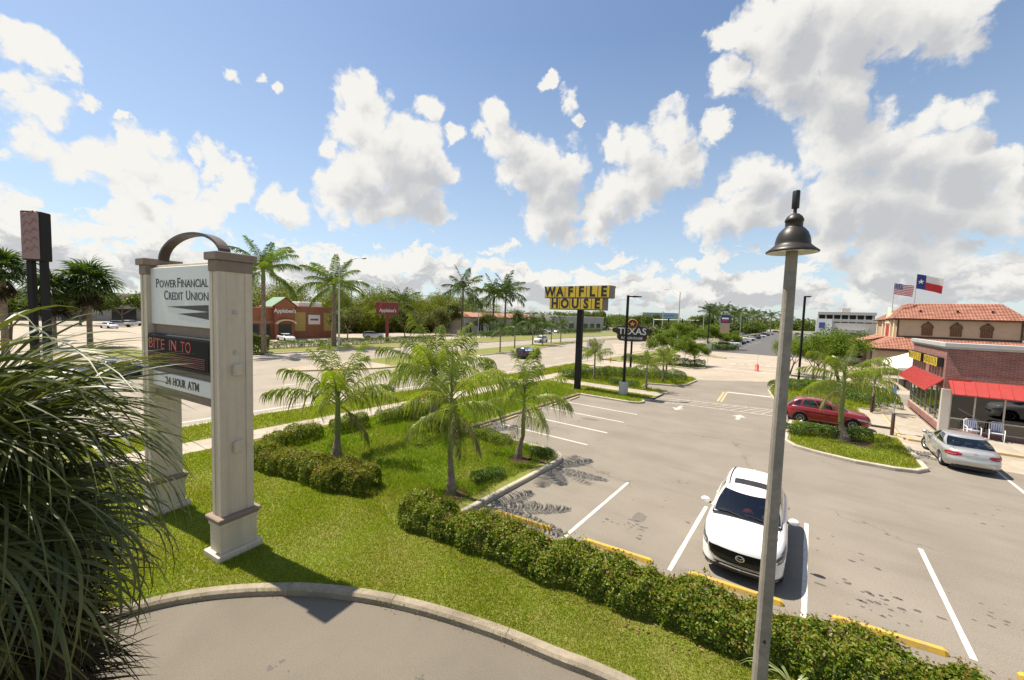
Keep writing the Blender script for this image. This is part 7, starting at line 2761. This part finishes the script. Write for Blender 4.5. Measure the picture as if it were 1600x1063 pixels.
# --- silver sedan by the diner
c = Car(SEDAN)
t, body = c.build('parked_car', 'silver sedan seen from behind, parked at the corner of the diner', (5.98, 28.05, .004), PI / 2 + .02, M['paint_silver'], wheel_turn=.35)
for sd in (1, -1):
    tl = c.patch([(.60, .62, .86), (.66, .46, 1.04), (.73, .40, 1.12), (.80, .42, 1.08), (.84, .52, .92)], sd, .010, 8, 'tail_light', M['lens_red'], t, rear=True)
    c.patch([(.68, .60, .95), (.72, .58, .95)], sd, .014, 6, 'lamp_stripe', principled('pale_lens', (.5, .16, .16), .2) if sd > 0 else bpy.data.materials['pale_lens'], tl, rear=True)
    c.patch([(.58, .62, 1.15), (.66, .66, 1.25), (.74, .9, 1.3)], sd, .010, 8, 'headlight', M['lens_clear'], t)
pp = c.patch([(.57, 0, .27), (.72, 0, .27)], 0, .008, 8, 'plate_recess', M['paint_silver'], t, rear=True)
np2 = c.patch([(.595, 0, .15), (.70, 0, .15)], 0, .012, 5, 'number_plate', M['plate'], t, rear=True)
c.patch([(.775, 0, .20), (.795, 0, .20)], 0, .014, 6, 'trunk_chrome', M['chrome'], t, rear=True)
c.patch([(.535, 0, 1.05), (.548, 0, 1.05)], 0, .004, 24, 'bumper_seam', M['dark'], t, rear=True)
c.patch([(.0, 0, .6), (.05, 0, .6)], 0, .006, 12, 'rear_valance', M['dark'], t, rear=True)
e = c.P(c.S - 0.0001, .86, 1, .015)
em = MB()
em.lathe([(.045, 0), (.055, -.006), (.062, 0)], 18, (0, 0, 0), axis='x')
em.lathe([(.02, 0), (.028, -.006), (.034, 0)], 14, (0, 0, .012), axis='x')
o = em.build('emblem', M['chrome'], t, tuple(e))
o.scale = (1, 1.3, .85)
handle(c, t, 3.0, .77, M['paint_silver'])
handle(c, t, 4.1, .77, M['paint_silver'])
seams(c, t, (2.25, 3.2, 4.25))
mb = MB()
for sd in (1, -1):
    mb.tube([tuple(c.deck_pt(x, sd * y) + Vector((0, 0, .002))) for x, y in ((-1.92, .60), (-2.15, .62), (-2.33, .60))], .005, 4)
stuff(mb.build('boot_seam', M['dark'], body))

# --- red hatch by the small island
c = Car(HATCH)
t, body = c.build('parked_car', 'dark red crossover parked side-on behind the bottle-trunked palm', (1.05, 32.05, .004), -.03, M['paint_red'])
for sd in (1, -1):
    c.patch([(.60, .64, 1.1), (.66, .60, 1.25), (.74, .8, 1.3)], sd, .010, 8, 'headlight', M['lens_clear'], t)
    c.patch([(.62, .45, .95), (.70, .40, 1.02), (.78, .5, .95)], sd, .010, 8, 'tail_light', M['lens_red'], t, rear=True)
    c.patch([(.0, 1.9, 4.2), (.09, 1.9, 4.2)], sd, .008, 14, 'lower_cladding', M['dark'], t)
c.patch([(.30, 0, .5), (.42, 0, .6), (.52, 0, .5)], 0, .010, 14, 'grille', M['gloss_black'], t)
c.patch([(.04, 0, .7), (.2, 0, .7)], 0, .010, 14, 'lower_intake', M['dark'], t)
handle(c, t, 2.75, .76, M['paint_red'])
handle(c, t, 3.75, .76, M['paint_red'])
seams(c, t, (2.05, 2.95, 3.85))

# --- cars on the road: coarser shells with their own parts


def far_car(spec, name, label, loc, rz, paint, group=None, cat='car'):
    sp = dict(spec)
    sp['N'] = 64
    k = Car(sp)
    t, b = k.build(name, label, loc, rz, paint, group, cat)
    for sd in (1, -1):
        k.patch([(.58, .62, 1.1), (.72, .66, 1.2)], sd, .012, 5, 'headlight', M['lens_clear'], t)
        k.patch([(.60, .45, 1.0), (.78, .45, 1.0)], sd, .012, 5, 'tail_light', M['lens_red'], t, rear=True)
    k.patch([(.32, 0, .55), (.5, 0, .6)], 0, .012, 8, 'grille', M['gloss_black'], t)
    return t


far_car(HATCH, 'moving_car', 'white compact car coming along the far carriageway behind the pale building hedge', (-51.3, 79.5, .004), -PI / 2, M['paint_plain'])
wc = bpy.data.objects['moving_car']
far_car(SUV, 'moving_car', 'black crossover on the near carriageway behind the leaning young palm', (-33.4, 48.3, .004), PI / 2, M['paint_black'])
far_car(SEDAN, 'moving_car', 'pale sedan on the road half hidden by the near fan palm', (-36.6, 2.6, .004), PI / 2 - .05, M['paint_silver'])
far_car(SEDAN, 'moving_car', 'dark blue car on the road showing past the left sign pillar', (-46.3, 6.6, .004), PI / 2, M['paint_navy'])
far_car(SUV, 'parked_car', 'white van parked by the pale building drive', (-74.0, 117.5, .0), .6, M['paint_plain'])
far_car(SUV, 'parked_car', 'black van parked by the pale building drive', (-75.5, 109.5, .0), .4, M['paint_black'])
far_car(SUV, 'parked_car', 'light car half hidden by the trees before the steakhouse', (6.2, 88, .004), PI / 2, M['paint_plain'])
# white truck that the diner's window mirrors
far_car(SUV, 'parked_car', 'white sport utility in the lot, mirrored in the diner window', (12.9, 25.0, .004), PI, M['paint_plain'])

# parked cars of the far lots: light shells
src = {}


def simple_car(paint_name, spec_name, spec):
    key = (paint_name, spec_name)
    if key in src:
        return src[key]
    sp = dict(spec)
    sp['N'] = 40
    k = Car(sp)
    V, F = k.shell()
    C_, r, zt = k.cabin()
    n, kk = C_.shape[:2]
    mb = MB()
    mb.add([tuple(v) for v in V], F, 0, True)
    for W2, fl in ((C_, 1), (C_ * np.array([1, -1, 1]), -1)):
        fs, ms = [], []
        for i in range(n - 1):
            for j in range(kk - 1):
                f = (i * kk + j, (i + 1) * kk + j, (i + 1) * kk + j + 1, i * kk + j + 1)
                fs.append(f if fl > 0 else f[::-1])
                ms.append(1 if 1 <= j <= 6 else 0)
        o = len(mb.v)
        mb.v += [tuple(v) for v in W2.reshape(-1, 3)]
        mb.f += [tuple(x + o for x in f) for f in fs]
        mb.m += ms
        mb.sm += [True] * len(fs)
    te = C_[:, -1]
    o = len(mb.v)
    mb.v += [tuple(p) for p in te] + [(p[0], -p[1], p[2]) for p in te]
    for i in range(n - 1):
        mb.f.append((o + i, o + i + 1, o + n + i + 1, o + n + i))
        mb.m.append(0)
        mb.sm.append(True)
    for wx in k.wx:
        for sd in (1, -1):
            mb.lathe([(.01, sd * .11), (k.R * .6, sd * .11), (k.R * .61, sd * .12), (k.R, sd * .1), (k.R, -sd * .1)], 14, (wx, sd * (k.w - .12), k.R), 2, axis='y')
    mb.box(k.xr + .25, k.xf - .3, -k.w * .8, k.w * .8, .2, .6, 2)
    me_o = mb.build('parked_car', [M[paint_name], M['gloss_black'], M['rubber']])
    src[key] = me_o
    me_o['_fresh'] = 1
    return me_o


def put(spec_name, paint, loc, rz, label, group):
    o = simple_car(paint, spec_name, dict(SUV=SUV, SEDAN=SEDAN, HATCH=HATCH)[spec_name])
    if '_fresh' in o:
        del o['_fresh']
    else:
        o = o.copy()
        COL.objects.link(o)
    o.location = loc
    o.rotation_euler = (0, 0, rz)
    tag(o, label, 'car', group)


PN = (('paint_plain', 'white'), ('paint_black', 'black'), ('paint_silver', 'silver'), ('paint_navy', 'dark blue'), ('paint_grey', 'grey'), ('paint_red', 'dark red'))
SN = (('SUV', 'crossover'), ('SEDAN', 'sedan'), ('HATCH', 'hatchback'))
ORD = ('nearest', 'second', 'third', 'fourth', 'fifth', 'sixth', 'seventh', 'eighth', 'ninth', 'tenth')
seq = ((1, 0), (1, 1), (0, 0), (3, 1), (2, 1), (0, 2), (4, 0), (0, 1), (1, 2), (2, 0))
for k, (p, s) in enumerate(seq):
    put(SN[s][0], PN[p][0], (-15.6 - k * .35, 103 + k * (3.0 + k * 1.4) * 1.15, .012), random.choice((0, PI)) + .05, 'tiny %s %s in the far lot, left row, %s from the hedge' % (PN[p][1], SN[s][1], ORD[k]), 'cars parked in the far lot')
for k, (x, y, p, s, lb) in enumerate(((-7, 188, 0, 1, 'tiny white sedan driving in the middle of the far lot aisle'), (-3.5, 232, 0, 0, 'tiny white crossover in the right row under the far palms'), (-3.8, 241, 2, 1, 'tiny silver sedan in the right row under the far palms'), (-4.6, 252, 1, 0, 'tiny black crossover in the right row under the far palms'), (-5.6, 270, 4, 2, 'tiny grey hatchback at the far end of the right row'), (-13, 330, 0, 2, 'tiny white hatchback at the head of the far lot'), (-20, 335, 3, 1, 'tiny dark blue sedan at the head of the far lot'))):
    put(SN[s][0], PN[p][0], (x, y, .012), PI / 2 if k == 0 else .1, lb, 'cars parked in the far lot')
for k in range(9):
    p, s = ((0, 1), (2, 0), (0, 0), (4, 1), (1, 0), (2, 1), (5, 1), (0, 2), (3, 0))[k]
    put(SN[s][0], PN[p][0], (-133 - 3.5 * (k % 3) - k * 2.2, 17.5 + k * 2.9, .004), .3 + k, 'small %s %s in the mall parking, %s from the palms' % (PN[p][1], SN[s][1], ORD[k]), 'cars in the mall parking')
for k, (x, y, p, s, lb) in enumerate(((-79, 34, 0, 1, 'white sedan parked in front of the brick restaurant door'), (-78, 52, 2, 0, 'silver crossover parked right of the brick restaurant'), (-105, -12, 0, 1, 'white sedan in the lot behind the pylon sign'), (-90, 134, 0, 0, 'white crossover parked by the grey flat building'), (-77, 131, 2, 1, 'silver sedan near the hedge of the grey flat building'))):
    put(SN[s][0], PN[p][0], (x, y, .004), 1.2 * k, lb, 'cars by the buildings across the road')
